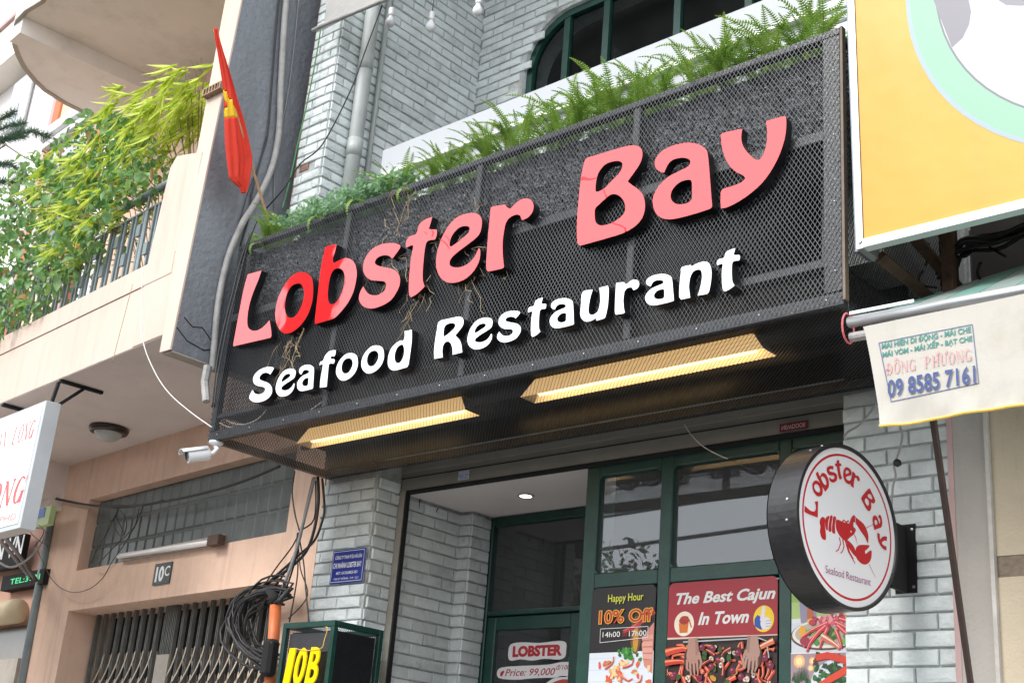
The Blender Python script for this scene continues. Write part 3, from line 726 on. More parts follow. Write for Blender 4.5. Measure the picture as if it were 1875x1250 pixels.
# planter trough of rough black concrete (real lumps)
pl = MB(); NX, NZ = 620, 66
import mathutils
def lump(x, z):
    n1 = mathutils.noise.noise(Vector((x * 9, z * 14, 3.1))); n2 = mathutils.noise.noise(Vector((x * 28, z * 34, 7.7)))
    n3 = mathutils.noise.noise(Vector((x * 55, z * 60, 1.7))); n4 = mathutils.noise.noise(Vector((x * 95, z * 100, 9.2))); return .018 * n1 + .020 * n2 + .014 * n3 + .005 * n4
vs = []; fs = []
for j in range(NZ + 1):
    for i in range(NX + 1):
        x = SX0 + .03 + (SX1 - SX0 - .06) * i / NX; z = 4.46 + .445 * j / NZ
        vs.append((x, SY + .085 + lump(x, z), z))
for j in range(NZ):
    for i in range(NX): fs.append((j * (NX + 1) + i, j * (NX + 1) + i + 1, (j + 1) * (NX + 1) + i + 1, (j + 1) * (NX + 1) + i))
pl.add(vs, fs); pl.build('planter_front', M['rough'], sg, smooth=False)
MB().box(SX0 + .035, SX1 - .03, SY + .115, -.61, 4.45, 4.90).build('planter_trough', M['rough'], sg)
MB().box(SX1 - .03, SX1 - .012, SY + .10, -.25, 4.25, 4.90).build('planter_end', M['rough'], sg)
MB().box(SX0 + .05, SX1 - .05, SY + .13, -.63, 4.901, 4.925).build('soil', M['soil'], sg)
MB().box(SX0 + .05, SX1 - .05, -.30, -.27, 3.78, 4.72).build('back_board', mat('black_back_board', (.008, .008, .009), .8, .3, 6), sg)
MB().box(SX0 + .01, SX1 - .02, -.9, -.002, 3.836, 3.85).build('inner_deck', M['deck'], sg)
MB().box(SX0 + .05, SX1 - .05, -.07, -.055, 3.71, 3.835).build('shade_strip', M['deck'], sg)  # added dark strip, covers the lit wall so the underside reads as shaded
# lettering
def letter(contours, yf, depth, face, side, name='letter', scalebox=None, label=None):
    C2 = [smoothpoly(c) for c in contours]
    if scalebox:
        xs_ = [p[0] for c in C2 for p in c]; zs_ = [p[1] for c in C2 for p in c]; a0, a1, b0, b1 = min(xs_), max(xs_), min(zs_), max(zs_)
        x0, z0, x1, z1 = scalebox
        C2 = [[(x0 + (p[0] - a0) / (a1 - a0) * (x1 - x0), z0 + (p[1] - b0) / (b1 - b0) * (z1 - z0)) for p in c] for c in C2]
    vs, fs = curve_mesh(C2, 0)
    F = lambda a, b_, c: Vector((a, yf - c, b_))
    lt = MB(F).add([(v[0], v[1], 0) for v in vs], fs).build(name, face, sg, label=label)
    sd_ = MB(F)
    for c in C2:
        k = len(c); sd_.add([(p[0], p[1], -.001) for p in c] + [(p[0], p[1], -depth) for p in c], [(i, (i + 1) % k, k + (i + 1) % k, k + i) for i in range(k)])
    sd_.build('letter_side', side, lt)
    return C2
LY = -1.012
GL = {}
GL['L'] = [[(-6.3179, 4.6877, 1), (-6.1797, 4.6814, 1), (-6.1987, 4.6221, 0), (-6.2346, 4.535, 0), (-6.2504, 4.4627, 0), (-6.25, 4.3937, 0), (-6.2376, 4.3413, 0), (-6.214, 4.3087, 0), (-6.167, 4.2858, 0), (-6.1111, 4.2821, 0), (-6.0606, 4.2996, 0), (-6.0231, 4.3257, 1), (-6.0011, 4.2756, 0), (-5.9823, 4.2234, 0), (-5.9905, 4.2081, 0), (-6.1594, 4.2138, 0), (-6.3427, 4.2201, 1), (-6.3506, 4.2328, 0), (-6.3483, 4.3009, 0), (-6.3418, 4.4694, 0), (-6.3339, 4.595, 0)]]
GL['o'] = [[(-5.7922, 4.5804, 0), (-5.7268, 4.5579, 0), (-5.6741, 4.5093, 0), (-5.6496, 4.4375, 0), (-5.644, 4.3585, 0), (-5.6708, 4.2808, 0), (-5.728, 4.2272, 0), (-5.8003, 4.2029, 0), (-5.8629, 4.211, 0), (-5.9145, 4.2463, 0), (-5.9581, 4.3034, 0), (-5.9787, 4.3686, 0), (-5.975, 4.4414, 0), (-5.9449, 4.5089, 0), (-5.8934, 4.5591, 0), (-5.8451, 4.5821, 0)], [(-5.7998, 4.5115, 0), (-5.7604, 4.4893, 0), (-5.7311, 4.4434, 0), (-5.7267, 4.3881, 0), (-5.7498, 4.333, 0), (-5.7819, 4.3007, 0), (-5.8205, 4.2984, 0), (-5.8541, 4.3125, 0), (-5.8852, 4.3552, 0), (-5.8975, 4.4126, 0), (-5.888, 4.4717, 0), (-5.8559, 4.5076, 0)]]
GL['b'] = [[(-5.5878, 4.6899, 0), (-5.54, 4.6915, 0), (-5.491, 4.6843, 1), (-5.4995, 4.6318, 0), (-5.5092, 4.5949, 0), (-5.4957, 4.567, 1), (-5.4517, 4.5751, 0), (-5.4028, 4.5772, 0), (-5.3551, 4.561, 0), (-5.3128, 4.5272, 0), (-5.2868, 4.4799, 0), (-5.2772, 4.425, 0), (-5.2887, 4.3462, 0), (-5.3256, 4.2847, 0), (-5.3814, 4.2386, 0), (-5.4258, 4.216, 0), (-5.4823, 4.213, 0), (-5.5898, 4.2125, 1), (-5.5963, 4.2537, 0), (-5.6, 4.3491, 0), (-5.6064, 4.5543, 0), (-5.5983, 4.6436, 0)], [(-5.4508, 4.5259, 0), (-5.4102, 4.5057, 0), (-5.3844, 4.4671, 0), (-5.3769, 4.4124, 0), (-5.3911, 4.357, 0), (-5.4201, 4.3165, 0), (-5.455, 4.3064, 0), (-5.4861, 4.3189, 0), (-5.506, 4.3585, 0), (-5.514, 4.4135, 0), (-5.5122, 4.4785, 0), (-5.4913, 4.5215, 0)]]
GL['s'] = [[(-4.9411, 4.5378, 0), (-4.9527, 4.5158, 0), (-4.9956, 4.4766, 1), (-5.0109, 4.4902, 0), (-5.0293, 4.5021, 0), (-5.0574, 4.5124, 0), (-5.0913, 4.5161, 0), (-5.1237, 4.5098, 0), (-5.1373, 4.4905, 0), (-5.1256, 4.4727, 0), (-5.0875, 4.4522, 0), (-5.031, 4.4305, 0), (-4.982, 4.4107, 0), (-4.9419, 4.3827, 0), (-4.9171, 4.3478, 0), (-4.9109, 4.3075, 0), (-4.9273, 4.2676, 0), (-4.9662, 4.2278, 0), (-5.0283, 4.2096, 0), (-5.1002, 4.2068, 0), (-5.1486, 4.218, 0), (-5.1964, 4.2428, 0), (-5.2278, 4.2791, 0), (-5.2348, 4.3079, 0), (-5.2265, 4.3384, 0), (-5.21, 4.3606, 1), (-5.1926, 4.3384, 0), (-5.1563, 4.3032, 0), (-5.1064, 4.2839, 0), (-5.0662, 4.281, 0), (-5.029, 4.2949, 0), (-5.0194, 4.3172, 0), (-5.0265, 4.3408, 0), (-5.0521, 4.3564, 0), (-5.1006, 4.3699, 0), (-5.15, 4.385, 0), (-5.1958, 4.4164, 0), (-5.2268, 4.4587, 0), (-5.2309, 4.5102, 0), (-5.2173, 4.5424, 0), (-5.1818, 4.5744, 0), (-5.1297, 4.5869, 0), (-5.0691, 4.5855, 0), (-5.0074, 4.5727, 0), (-4.9655, 4.5563, 0)]]
GL['t'] = [[(-4.7122, 4.655, 1), (-4.7215, 4.618, 0), (-4.7299, 4.5883, 1), (-4.7065, 4.5773, 0), (-4.6742, 4.569, 0), (-4.6641, 4.5543, 0), (-4.6651, 4.5253, 0), (-4.6756, 4.511, 0), (-4.7042, 4.5157, 0), (-4.7319, 4.5129, 0), (-4.7426, 4.4864, 0), (-4.7443, 4.4237, 0), (-4.7423, 4.3654, 0), (-4.7384, 4.3166, 0), (-4.7303, 4.2813, 0), (-4.7133, 4.249, 1), (-4.7333, 4.2368, 0), (-4.7679, 4.2184, 0), (-4.809, 4.2083, 1), (-4.8215, 4.2205, 0), (-4.8309, 4.2417, 0), (-4.8398, 4.3012, 0), (-4.8437, 4.3697, 0), (-4.8443, 4.438, 0), (-4.8387, 4.4953, 0), (-4.8397, 4.5152, 0), (-4.8534, 4.5211, 0), (-4.8755, 4.5192, 0), (-4.8931, 4.5161, 1), (-4.8993, 4.5399, 0), (-4.8951, 4.5636, 0), (-4.878, 4.5792, 0), (-4.8395, 4.5793, 0), (-4.8244, 4.5854, 0), (-4.8175, 4.6034, 0), (-4.8091, 4.6334, 0), (-4.7735, 4.6514, 0)]]
GL['e'] = [[(-4.3344, 4.512, 0), (-4.3404, 4.469, 0), (-4.3651, 4.444, 0), (-4.4179, 4.4216, 0), (-4.4822, 4.3972, 0), (-4.5248, 4.3762, 0), (-4.5423, 4.358, 0), (-4.5423, 4.3356, 0), (-4.5229, 4.3177, 0), (-4.4816, 4.3036, 0), (-4.4421, 4.301, 0), (-4.3989, 4.3106, 0), (-4.3683, 4.3319, 0), (-4.3497, 4.3605, 0), (-4.341, 4.3795, 1), (-4.3316, 4.3693, 0), (-4.3256, 4.3414, 0), (-4.3316, 4.299, 0), (-4.3595, 4.2575, 0), (-4.4055, 4.2288, 0), (-4.4598, 4.2192, 0), (-4.5167, 4.2255, 0), (-4.5646, 4.2451, 0), (-4.6101, 4.2866, 0), (-4.637, 4.3354, 0), (-4.6475, 4.3831, 0), (-4.6443, 4.4322, 0), (-4.6268, 4.4963, 0), (-4.603, 4.5361, 0), (-4.5679, 4.5774, 0), (-4.5193, 4.6013, 0), (-4.4627, 4.6046, 0), (-4.4052, 4.5947, 0), (-4.3637, 4.5737, 0), (-4.341, 4.5451, 0)], [(-4.4303, 4.5235, 0), (-4.4193, 4.5026, 0), (-4.431, 4.4831, 0), (-4.4682, 4.4655, 0), (-4.5111, 4.447, 0), (-4.544, 4.4371, 1), (-4.5568, 4.447, 0), (-4.5574, 4.4744, 0), (-4.5416, 4.5067, 0), (-4.5103, 4.5305, 0), (-4.4713, 4.5363, 0)]]
GL['r'] = [[(-4.2752, 4.5949, 0), (-4.2394, 4.591, 0), (-4.179, 4.5822, 1), (-4.1693, 4.5662, 0), (-4.1437, 4.5504, 0), (-4.1235, 4.5604, 0), (-4.0933, 4.5765, 0), (-4.057, 4.581, 0), (-4.0193, 4.5693, 0), (-3.9937, 4.5448, 0), (-3.9843, 4.5161, 0), (-3.9909, 4.4874, 0), (-4.0148, 4.4678, 0), (-4.0504, 4.4607, 1), (-4.0619, 4.4716, 0), (-4.0688, 4.4886, 0), (-4.0911, 4.502, 0), (-4.1177, 4.5038, 0), (-4.1485, 4.4944, 0), (-4.1671, 4.4685, 0), (-4.1733, 4.4262, 0), (-4.1757, 4.3745, 0), (-4.1691, 4.3122, 0), (-4.158, 4.2578, 0), (-4.1515, 4.2306, 1), (-4.1623, 4.2237, 0), (-4.2586, 4.2289, 1), (-4.2712, 4.2457, 0), (-4.2775, 4.2775, 0), (-4.2801, 4.3479, 0), (-4.282, 4.4363, 0), (-4.281, 4.5249, 0), (-4.2816, 4.5787, 0)]]
GL['B'] = [[(-3.6629, 4.6902, 0), (-3.6064, 4.6906, 0), (-3.4185, 4.6827, 0), (-3.3748, 4.6716, 0), (-3.3419, 4.6541, 0), (-3.3256, 4.6272, 0), (-3.3239, 4.5928, 0), (-3.3419, 4.5547, 0), (-3.4021, 4.4904, 1), (-3.374, 4.4632, 0), (-3.3296, 4.4221, 0), (-3.304, 4.3819, 0), (-3.2937, 4.3321, 0), (-3.3018, 4.2876, 0), (-3.3261, 4.2567, 0), (-3.3666, 4.237, 0), (-3.4238, 4.226, 0), (-3.5199, 4.2244, 0), (-3.6679, 4.2257, 1), (-3.6832, 4.2439, 0), (-3.6898, 4.2792, 0), (-3.6955, 4.3532, 0), (-3.6948, 4.4704, 0), (-3.6877, 4.6023, 0), (-3.6777, 4.6594, 0)], [(-3.5459, 4.6202, 0), (-3.5021, 4.6244, 0), (-3.4634, 4.6163, 0), (-3.4406, 4.5987, 0), (-3.4392, 4.5739, 0), (-3.4591, 4.5456, 0), (-3.4957, 4.5222, 0), (-3.543, 4.4918, 0), (-3.5812, 4.487, 0), (-3.5929, 4.4961, 0), (-3.5932, 4.5404, 0), (-3.5825, 4.5865, 0)], [(-3.5889, 4.3977, 0), (-3.5653, 4.4155, 0), (-3.5125, 4.4445, 0), (-3.4856, 4.4476, 0), (-3.4523, 4.4325, 0), (-3.4236, 4.4007, 0), (-3.4081, 4.3631, 0), (-3.4115, 4.3309, 0), (-3.4395, 4.31, 0), (-3.4868, 4.2963, 0), (-3.5411, 4.2986, 0), (-3.5752, 4.3194, 0), (-3.5875, 4.3539, 0)]]
GL['a'] = [[(-3.1936, 4.4768, 1), (-3.2127, 4.4839, 0), (-3.2381, 4.5088, 0), (-3.2485, 4.5343, 0), (-3.2435, 4.5653, 0), (-3.2122, 4.5909, 0), (-3.1589, 4.602, 0), (-3.0951, 4.5972, 0), (-3.0421, 4.5822, 0), (-2.9946, 4.5537, 0), (-2.9681, 4.526, 0), (-2.957, 4.4934, 0), (-2.9437, 4.3836, 0), (-2.9334, 4.2858, 0), (-2.9269, 4.2346, 1), (-2.9341, 4.2249, 0), (-2.959, 4.2222, 0), (-3.0399, 4.2203, 0), (-3.1328, 4.225, 0), (-3.1912, 4.2437, 0), (-3.2301, 4.2806, 0), (-3.2495, 4.3296, 0), (-3.2478, 4.3732, 0), (-3.2203, 4.4145, 0), (-3.1736, 4.4454, 0), (-3.116, 4.458, 0), (-3.0693, 4.4663, 0), (-3.0515, 4.4781, 0), (-3.0538, 4.4983, 0), (-3.0763, 4.5159, 0), (-3.1134, 4.5271, 0), (-3.1505, 4.5274, 0), (-3.1738, 4.512, 0)], [(-3.0513, 4.3979, 0), (-3.0394, 4.3824, 0), (-3.0363, 4.3383, 0), (-3.036, 4.3, 0), (-3.0524, 4.2854, 0), (-3.0833, 4.2852, 0), (-3.1201, 4.2967, 0), (-3.1446, 4.3203, 0), (-3.1525, 4.3467, 0), (-3.1441, 4.3735, 0), (-3.1188, 4.3954, 0), (-3.0878, 4.4035, 0)]]
GL['y'] = [[(-2.886, 4.5806, 0), (-2.8534, 4.58, 0), (-2.7789, 4.5706, 1), (-2.7834, 4.5505, 0), (-2.7827, 4.5119, 0), (-2.7673, 4.469, 0), (-2.7375, 4.4268, 0), (-2.7131, 4.4006, 0), (-2.6962, 4.3918, 0), (-2.682, 4.3983, 0), (-2.6657, 4.4237, 0), (-2.6543, 4.4717, 0), (-2.6534, 4.5186, 0), (-2.6601, 4.5682, 1), (-2.6291, 4.5699, 0), (-2.5701, 4.5662, 1), (-2.5621, 4.5551, 0), (-2.5605, 4.5123, 0), (-2.5672, 4.4585, 0), (-2.5901, 4.3913, 0), (-2.627, 4.3285, 0), (-2.6735, 4.2776, 0), (-2.7299, 4.243, 0), (-2.7918, 4.2187, 0), (-2.8498, 4.2067, 0), (-2.8793, 4.2091, 1), (-2.8831, 4.2251, 0), (-2.8843, 4.2721, 0), (-2.8814, 4.2948, 0), (-2.8668, 4.3024, 0), (-2.8324, 4.302, 0), (-2.7934, 4.305, 0), (-2.7694, 4.3121, 0), (-2.7614, 4.3237, 0), (-2.7747, 4.3416, 0), (-2.8093, 4.3682, 0), (-2.8446, 4.4117, 0), (-2.8707, 4.4672, 0), (-2.8856, 4.5247, 0), (-2.8896, 4.5647, 0)]]
for ch in 'LobsterBay': letter(GL[ch], LY, .048, M['reda'], M['blacka'])
# peeled strips of film on the letters
PE = Print(lambda a, b_, c: Vector((a, LY - .0012 - c, b_)), .0002)
RC_ = (.62, .0, .01)
for pts_, w_, w2_ in (([(-3.6865, 4.587), (-3.6693, 4.5845), (-3.6458, 4.5723), (-3.6201, 4.5658), (-3.5949, 4.5645)], .020, .004), ([(-3.5428, 4.4893), (-3.537, 4.4682), (-3.5233, 4.4426)], .0035, .006), ([(-3.4825, 4.2966), (-3.4483, 4.2792), (-3.4209, 4.265), (-3.403, 4.2487), (-3.3988, 4.2298)], .006, .008),
                     ([(-4.76, 4.5788), (-4.7416, 4.5593)], .003, .003), ([(-4.7054, 4.5697), (-4.6904, 4.5512), (-4.7005, 4.5343)], .008, .004), ([(-4.6237, 4.4955), (-4.5979, 4.4754), (-4.5814, 4.4599), (-4.554, 4.426)], .007, .003), ([(-4.5975, 4.5163), (-4.5741, 4.4922), (-4.5657, 4.4719)], .003, .002)):
    PE.line(pts_, w_, RC_, w2_)
PE.build('peeled_film', sg)
GW = {}
GW['S'] = [[(-5.9134, 4.0069, 0), (-5.9186, 3.9918, 0), (-5.9377, 3.9706, 1), (-5.9546, 3.9809, 0), (-5.9823, 3.9897, 0), (-6.0124, 3.9892, 0), (-6.035, 3.9747, 0), (-6.0309, 3.9567, 0), (-6.0015, 3.9415, 0), (-5.9546, 3.9239, 0), (-5.9146, 3.8974, 0), (-5.8966, 3.8662, 0), (-5.9052, 3.8367, 0), (-5.9433, 3.8174, 0), (-6.0065, 3.8132, 0), (-6.061, 3.8246, 0), (-6.0961, 3.8444, 0), (-6.1067, 3.8632, 0), (-6.0968, 3.8845, 0), (-6.0832, 3.9012, 1), (-6.0651, 3.8794, 0), (-6.0312, 3.8642, 0), (-5.9919, 3.8619, 0), (-5.9648, 3.8745, 0), (-5.9688, 3.8922, 0), (-5.9931, 3.9047, 0), (-6.0393, 3.918, 0), (-6.079, 3.939, 0), (-6.0962, 3.9678, 0), (-6.0877, 3.9952, 0), (-6.053, 4.0153, 0), (-6.0029, 4.0238, 0), (-5.9501, 4.0185, 0)]]
GW['f'] = [[(-5.375, 4.0154, 1), (-5.374, 3.9895, 0), (-5.3839, 3.9804, 0), (-5.4006, 3.9861, 0), (-5.4094, 3.9795, 0), (-5.4052, 3.9695, 1), (-5.3765, 3.9616, 0), (-5.376, 3.938, 0), (-5.4081, 3.9438, 0), (-5.4181, 3.9346, 0), (-5.4154, 3.8797, 0), (-5.4111, 3.8086, 1), (-5.4688, 3.8127, 1), (-5.4735, 3.857, 0), (-5.4704, 3.922, 0), (-5.4719, 3.9496, 0), (-5.4994, 3.949, 1), (-5.4951, 3.9675, 0), (-5.4724, 3.9728, 0), (-5.4614, 3.9972, 0), (-5.4337, 4.017, 0), (-5.403, 4.0195, 0)]]
GW['d'] = [[(-4.8309, 4.0204, 1), (-4.7752, 4.0172, 1), (-4.7671, 3.9532, 0), (-4.7687, 3.8709, 0), (-4.7723, 3.8253, 0), (-4.7792, 3.8112, 1), (-4.8709, 3.8093, 0), (-4.9084, 3.8236, 0), (-4.9309, 3.8535, 0), (-4.9349, 3.9012, 0), (-4.9197, 3.9403, 0), (-4.8878, 3.9631, 0), (-4.8539, 3.9724, 0), (-4.8317, 3.9656, 1), (-4.825, 3.9904, 0)], [(-4.8359, 3.947, 0), (-4.8228, 3.93, 0), (-4.8156, 3.9053, 0), (-4.8179, 3.8747, 0), (-4.835, 3.8494, 0), (-4.8592, 3.8475, 0), (-4.88, 3.8678, 0), (-4.886, 3.8975, 0), (-4.8787, 3.9274, 0), (-4.8602, 3.9448, 0)]]
GW['R'] = [[(-4.5766, 4.0236, 0), (-4.5082, 4.0256, 0), (-4.44, 4.0222, 0), (-4.4111, 4.0105, 0), (-4.3993, 3.9892, 0), (-4.405, 3.962, 0), (-4.4488, 3.9225, 1), (-4.4178, 3.8939, 0), (-4.3987, 3.8622, 0), (-4.3875, 3.8206, 1), (-4.4539, 3.8197, 1), (-4.459, 3.8502, 0), (-4.4743, 3.8836, 0), (-4.498, 3.8999, 0), (-4.5192, 3.8968, 0), (-4.5309, 3.8777, 0), (-4.5302, 3.8493, 0), (-4.523, 3.8188, 1), (-4.5836, 3.8213, 1), (-4.5908, 3.8605, 0), (-4.5911, 3.9224, 0), (-4.5863, 3.9789, 0)], [(-4.5337, 3.9829, 0), (-4.5168, 3.9962, 0), (-4.486, 3.9972, 0), (-4.4601, 3.9872, 0), (-4.4576, 3.9677, 0), (-4.48, 3.9508, 0), (-4.5269, 3.9315, 0), (-4.5348, 3.9449, 0)]]
GW['u'] = [[(-3.6325, 3.9804, 0), (-3.5735, 3.9791, 1), (-3.5837, 3.9487, 0), (-3.5909, 3.903, 0), (-3.5905, 3.8716, 0), (-3.5771, 3.8548, 0), (-3.5585, 3.852, 0), (-3.5351, 3.8653, 0), (-3.5256, 3.9048, 0), (-3.5285, 3.9471, 0), (-3.5356, 3.9801, 1), (-3.4851, 3.9794, 1), (-3.4788, 3.9571, 0), (-3.479, 3.8845, 0), (-3.4877, 3.8348, 0), (-3.4959, 3.8211, 0), (-3.541, 3.8184, 1), (-3.5435, 3.8282, 0), (-3.5391, 3.8351, 1), (-3.5688, 3.8246, 0), (-3.5995, 3.8256, 0), (-3.6221, 3.839, 0), (-3.6383, 3.8659, 0), (-3.6385, 3.9184, 0)]]
GW['n'] = [[(-3.0771, 3.9757, 0), (-3.0303, 3.9763, 1), (-3.0246, 3.9684, 0), (-3.0003, 3.9752, 0), (-2.9624, 3.9762, 0), (-2.9378, 3.9629, 0), (-2.9236, 3.9324, 0), (-2.9222, 3.883, 0), (-2.9313, 3.8314, 0), (-2.9405, 3.8198, 1), (-2.9898, 3.8222, 1), (-2.9775, 3.8562, 0), (-2.9698, 3.9037, 0), (-2.9746, 3.9344, 0), (-2.9911, 3.9452, 0), (-3.0155, 3.9414, 0), (-3.031, 3.9176, 0), (-3.0362, 3.8792, 0), (-3.0329, 3.8488, 0), (-3.0276, 3.8216, 1), (-3.0756, 3.8226, 1), (-3.0857, 3.8406, 0), (-3.086, 3.8903, 0), (-3.0816, 3.9492, 0)]]
for ch in 'SfdRun': letter(GW[ch], LY, .048, M['whitea'], M['blacka'])
for ch, bb in (('e', (-5.8677, 3.8113, -5.6973, 3.9758)), ('a', (-5.6751, 3.8164, -5.5277, 3.9731)),
               ('o', (-5.3493, 3.8203, -5.173, 3.977)), ('o', (-5.1465, 3.826, -4.9688, 3.983)),
               ('e', (-4.3602, 3.8159, -4.1919, 3.9797)), ('s', (-4.1578, 3.818, -4.0036, 3.9793)),
               ('t', (-3.9683, 3.8129, -3.8535, 4.0062)), ('a', (-3.8242, 3.8253, -3.6729, 3.977)),
               ('r', (-3.4388, 3.8224, -3.3063, 3.9824)), ('a', (-3.2696, 3.8233, -3.1129, 3.9725)),
               ('t', (-2.8959, 3.8114, -2.7797, 4.0005))):
    letter(GL[ch], LY, .048, M['whitea'], M['blacka'], scalebox=bb)
# screws on the frame
scw = MB()
for i in range(14):
    x = SX0 + .1 + i * .31; scw.lathe((x, SY - .006, SZ0 + .03), (0, -1, 0), [(.004, 0), (.003, .003), (0, .004)], 6)
for i in range(4): scw.lathe((SX1 - .03, SY - .006, SZ0 + .15 + i * .31), (0, -1, 0), [(.004, 0), (.003, .003), (0, .004)], 6)
scw.build('screw', M['alu'], sg, kind='stuff')
# lamps inside the box
for k, (x0, x1, yc, lab) in enumerate((((-4.2999, -0.5982)[0] - .12, (-2.9601, -0.4584)[0], (-3.6316, -0.4665)[1], 'longer warm strip lamp behind the mesh, right one under the sign'), ((-6.2072, -0.496)[0] - .06, (-4.8334, -0.4731)[0], (-5.5219, -0.4455)[1], 'shorter warm strip lamp behind the mesh, left one under the sign'))):
    lt = thing('strip_lamp', ((x0 + x1) / 2, yc, 3.86), lab, 'lamp', 'strip lamps under the sign')
    q = MB(); zt, zb = 3.83, 3.735; h1, h2 = .032, .058
    q.add([(x0 + .07, yc - h1, zt), (x1 - .07, yc - h1, zt), (x1 - .07, yc + h1, zt), (x0 + .07, yc + h1, zt), (x0, yc - h2, zb), (x1, yc - h2, zb), (x1, yc + h2, zb), (x0, yc + h2, zb)],
          [(0, 1, 2, 3), (0, 4, 5, 1), (2, 6, 7, 3)])
    q.build('reflector', M['reflector'], lt)
    for f_ in ((3, 7, 4, 0), (1, 5, 6, 2)):
        MB().add([tuple(q.v[k_]) for k_ in f_], [(0, 1, 2, 3)]).build('end_cap', M['lampend'], lt)
    MB().tube([(x0 + .08, yc, 3.768), (x1 - .08, yc, 3.768)], .021, 10).build('tube', M['warmtube'], lt)

# ================================================================ PEACH HOUSE
ph = thing('peach_house', tuple(PF(2, 0, 0)), 'peach rendered house with balcony, glass block window and folding gate', 'building')
def pb(name, m_, *b_, **k): return MB(PF).box(*b_).build(name, m_, ph, **k)
D0, D1, DZ = .38, 3.45, 3.03
G0, G1, GZ0, GZ1 = .36, 3.52, 3.36, 3.965
WL = 4.17
q = MB(PF)
q.box(.0, D0, -.4, 0, 0, 4.34); q.box(D1 + .0, WL, -.4, 0, 0, 4.34)
q.box(D0, D1, -.4, 0, DZ, GZ0); q.box(D0, D1, -.4, 0, GZ1, 4.34)
q.build('wall', M['peach'], ph)
pb('wall', M['peach'], .0, 4.2, -.5, 0, 4.5, 8.2)
pb('soffit', M['soffit'], .10, 4.6, 0.0, 1.195, 4.335, 4.42)
pb('beam', M['soffit'], 3.98, 4.55, 0.0, .55, 4.02, 4.334)
pb('beam_end', M['soffit'], 3.98, 4.25, .0, .12, 3.93, 4.019)
pb('balcony_parapet', M['peach_pale'], .24, 6.2, 1.08, 1.20, 4.34, 4.768)
pb('parapet_coping', M['peach_pale'], .24, 6.2, 1.07, 1.208, 4.772, 4.925)
def finy(z): return -1.220 + (z - 4.2) * .027
FX = -6.70
mb = MB()
mb.add([(-6.81, finy(4.2), 4.2), (FX, finy(4.2), 4.2), (FX, finy(9), 9), (-6.98, finy(9), 9), (-6.81, -1.0, 4.2), (FX, finy(4.2) + .012, 4.2), (FX, finy(9) + .012, 9), (-6.98, -.9, 9)],
       [(0, 1, 2, 3), (0, 3, 7, 4), (1, 5, 6, 2), (0, 4, 5, 1)])
mb.build('pier', M['peach_pale'], ph)
vg = MB(); vgp = [(-6.8715, -1.21, 6.0286), (-6.6476, -1.21, 6.0677)]
for q_ in ((0, 1, 0, .14), (0, 1, .86, 1), (0, .08, .14, .86), (.92, 1, .14, .86), (.18, .24, .14, .86), (.34, .40, .14, .86), (.50, .56, .14, .86), (.66, .72, .14, .86), (.82, .86, .14, .86)):
    vg.box(vgp[0][0] + q_[0] * .20, vgp[0][0] + q_[1] * .20, -1.215, -1.17, vgp[0][2] + q_[2] * .055, vgp[0][2] + q_[3] * .055)
vg.build('vent_grille', mat('rusty_vent', (.30, .20, .13), .8, .4, 30), ph)
pb('pier', M['peach_pale'], .12, .60, 1.06, 1.204, 4.345, 5.0)
mb = MB(PF); mb.add([(.12, 1.204, 5.0), (.60, 1.204, 5.0), (.54, 1.204, 5.62), (.47, 1.204, 5.69), (.12, 1.204, 5.60), (.12, 1.06, 5.0), (.60, 1.06, 5.0), (.54, 1.06, 5.62), (.47, 1.06, 5.69), (.12, 1.06, 5.60)],
    [(0, 1, 2, 3, 4), (9, 8, 7, 6, 5), (0, 5, 6, 1), (1, 6, 7, 2), (2, 7, 8, 3), (3, 8, 9, 4), (4, 9, 5, 0)]); mb.build('pier', M['peach_pale'], ph)
fin = MB(); FB = -6.80
fin.add([(FX, finy(4.2) + .012, 4.2), (FX, 0, 4.2), (FX, 0, 9), (FX, finy(9) + .012, 9), (FB, finy(4.2) + .02, 4.2), (FB, 0, 4.2), (FB, 0, 9), (FB, finy(9) + .02, 9)],
    [(0, 1, 2, 3), (7, 6, 5, 4), (0, 4, 5, 1), (1, 5, 6, 2), (2, 6, 7, 3), (3, 7, 4, 0)]); fin.build('party_fin', M['fin'], ph)
MB().box(FB, FX - .001, -1.2, -.9, 4.190, 4.199).build('fin_underside', M['concrete'], ph)
MB().box(FX, -6.55, -.03, .3, 4.35, 9).build('party_joint', M['mortar'], ph)
ck = MB(PF)
for pth in ([(0.2297, 4.3353), (0.1661, 4.3403), (0.1096, 4.3406), (0.1063, 4.3791), (0.0515, 4.4318)],):
    ck.tube([(p[0], 1.205, p[1]) for p in pth], .007, 5)
ck.build('crack', M['concrete'], ph)
ck = MB()
for pth in ([(-6.699, -1.16, 4.43), (-6.699, -1.09, 4.39), (-6.699, -1.02, 4.41), (-6.699, -.94, 4.35)], [(-6.699, -1.20, 4.35), (-6.699, -1.11, 4.29), (-6.699, -.98, 4.27), (-6.699, -.90, 4.31)]):
    ck.tube(pth, .004, 4)
ck.build('crack', M['void'], ph)
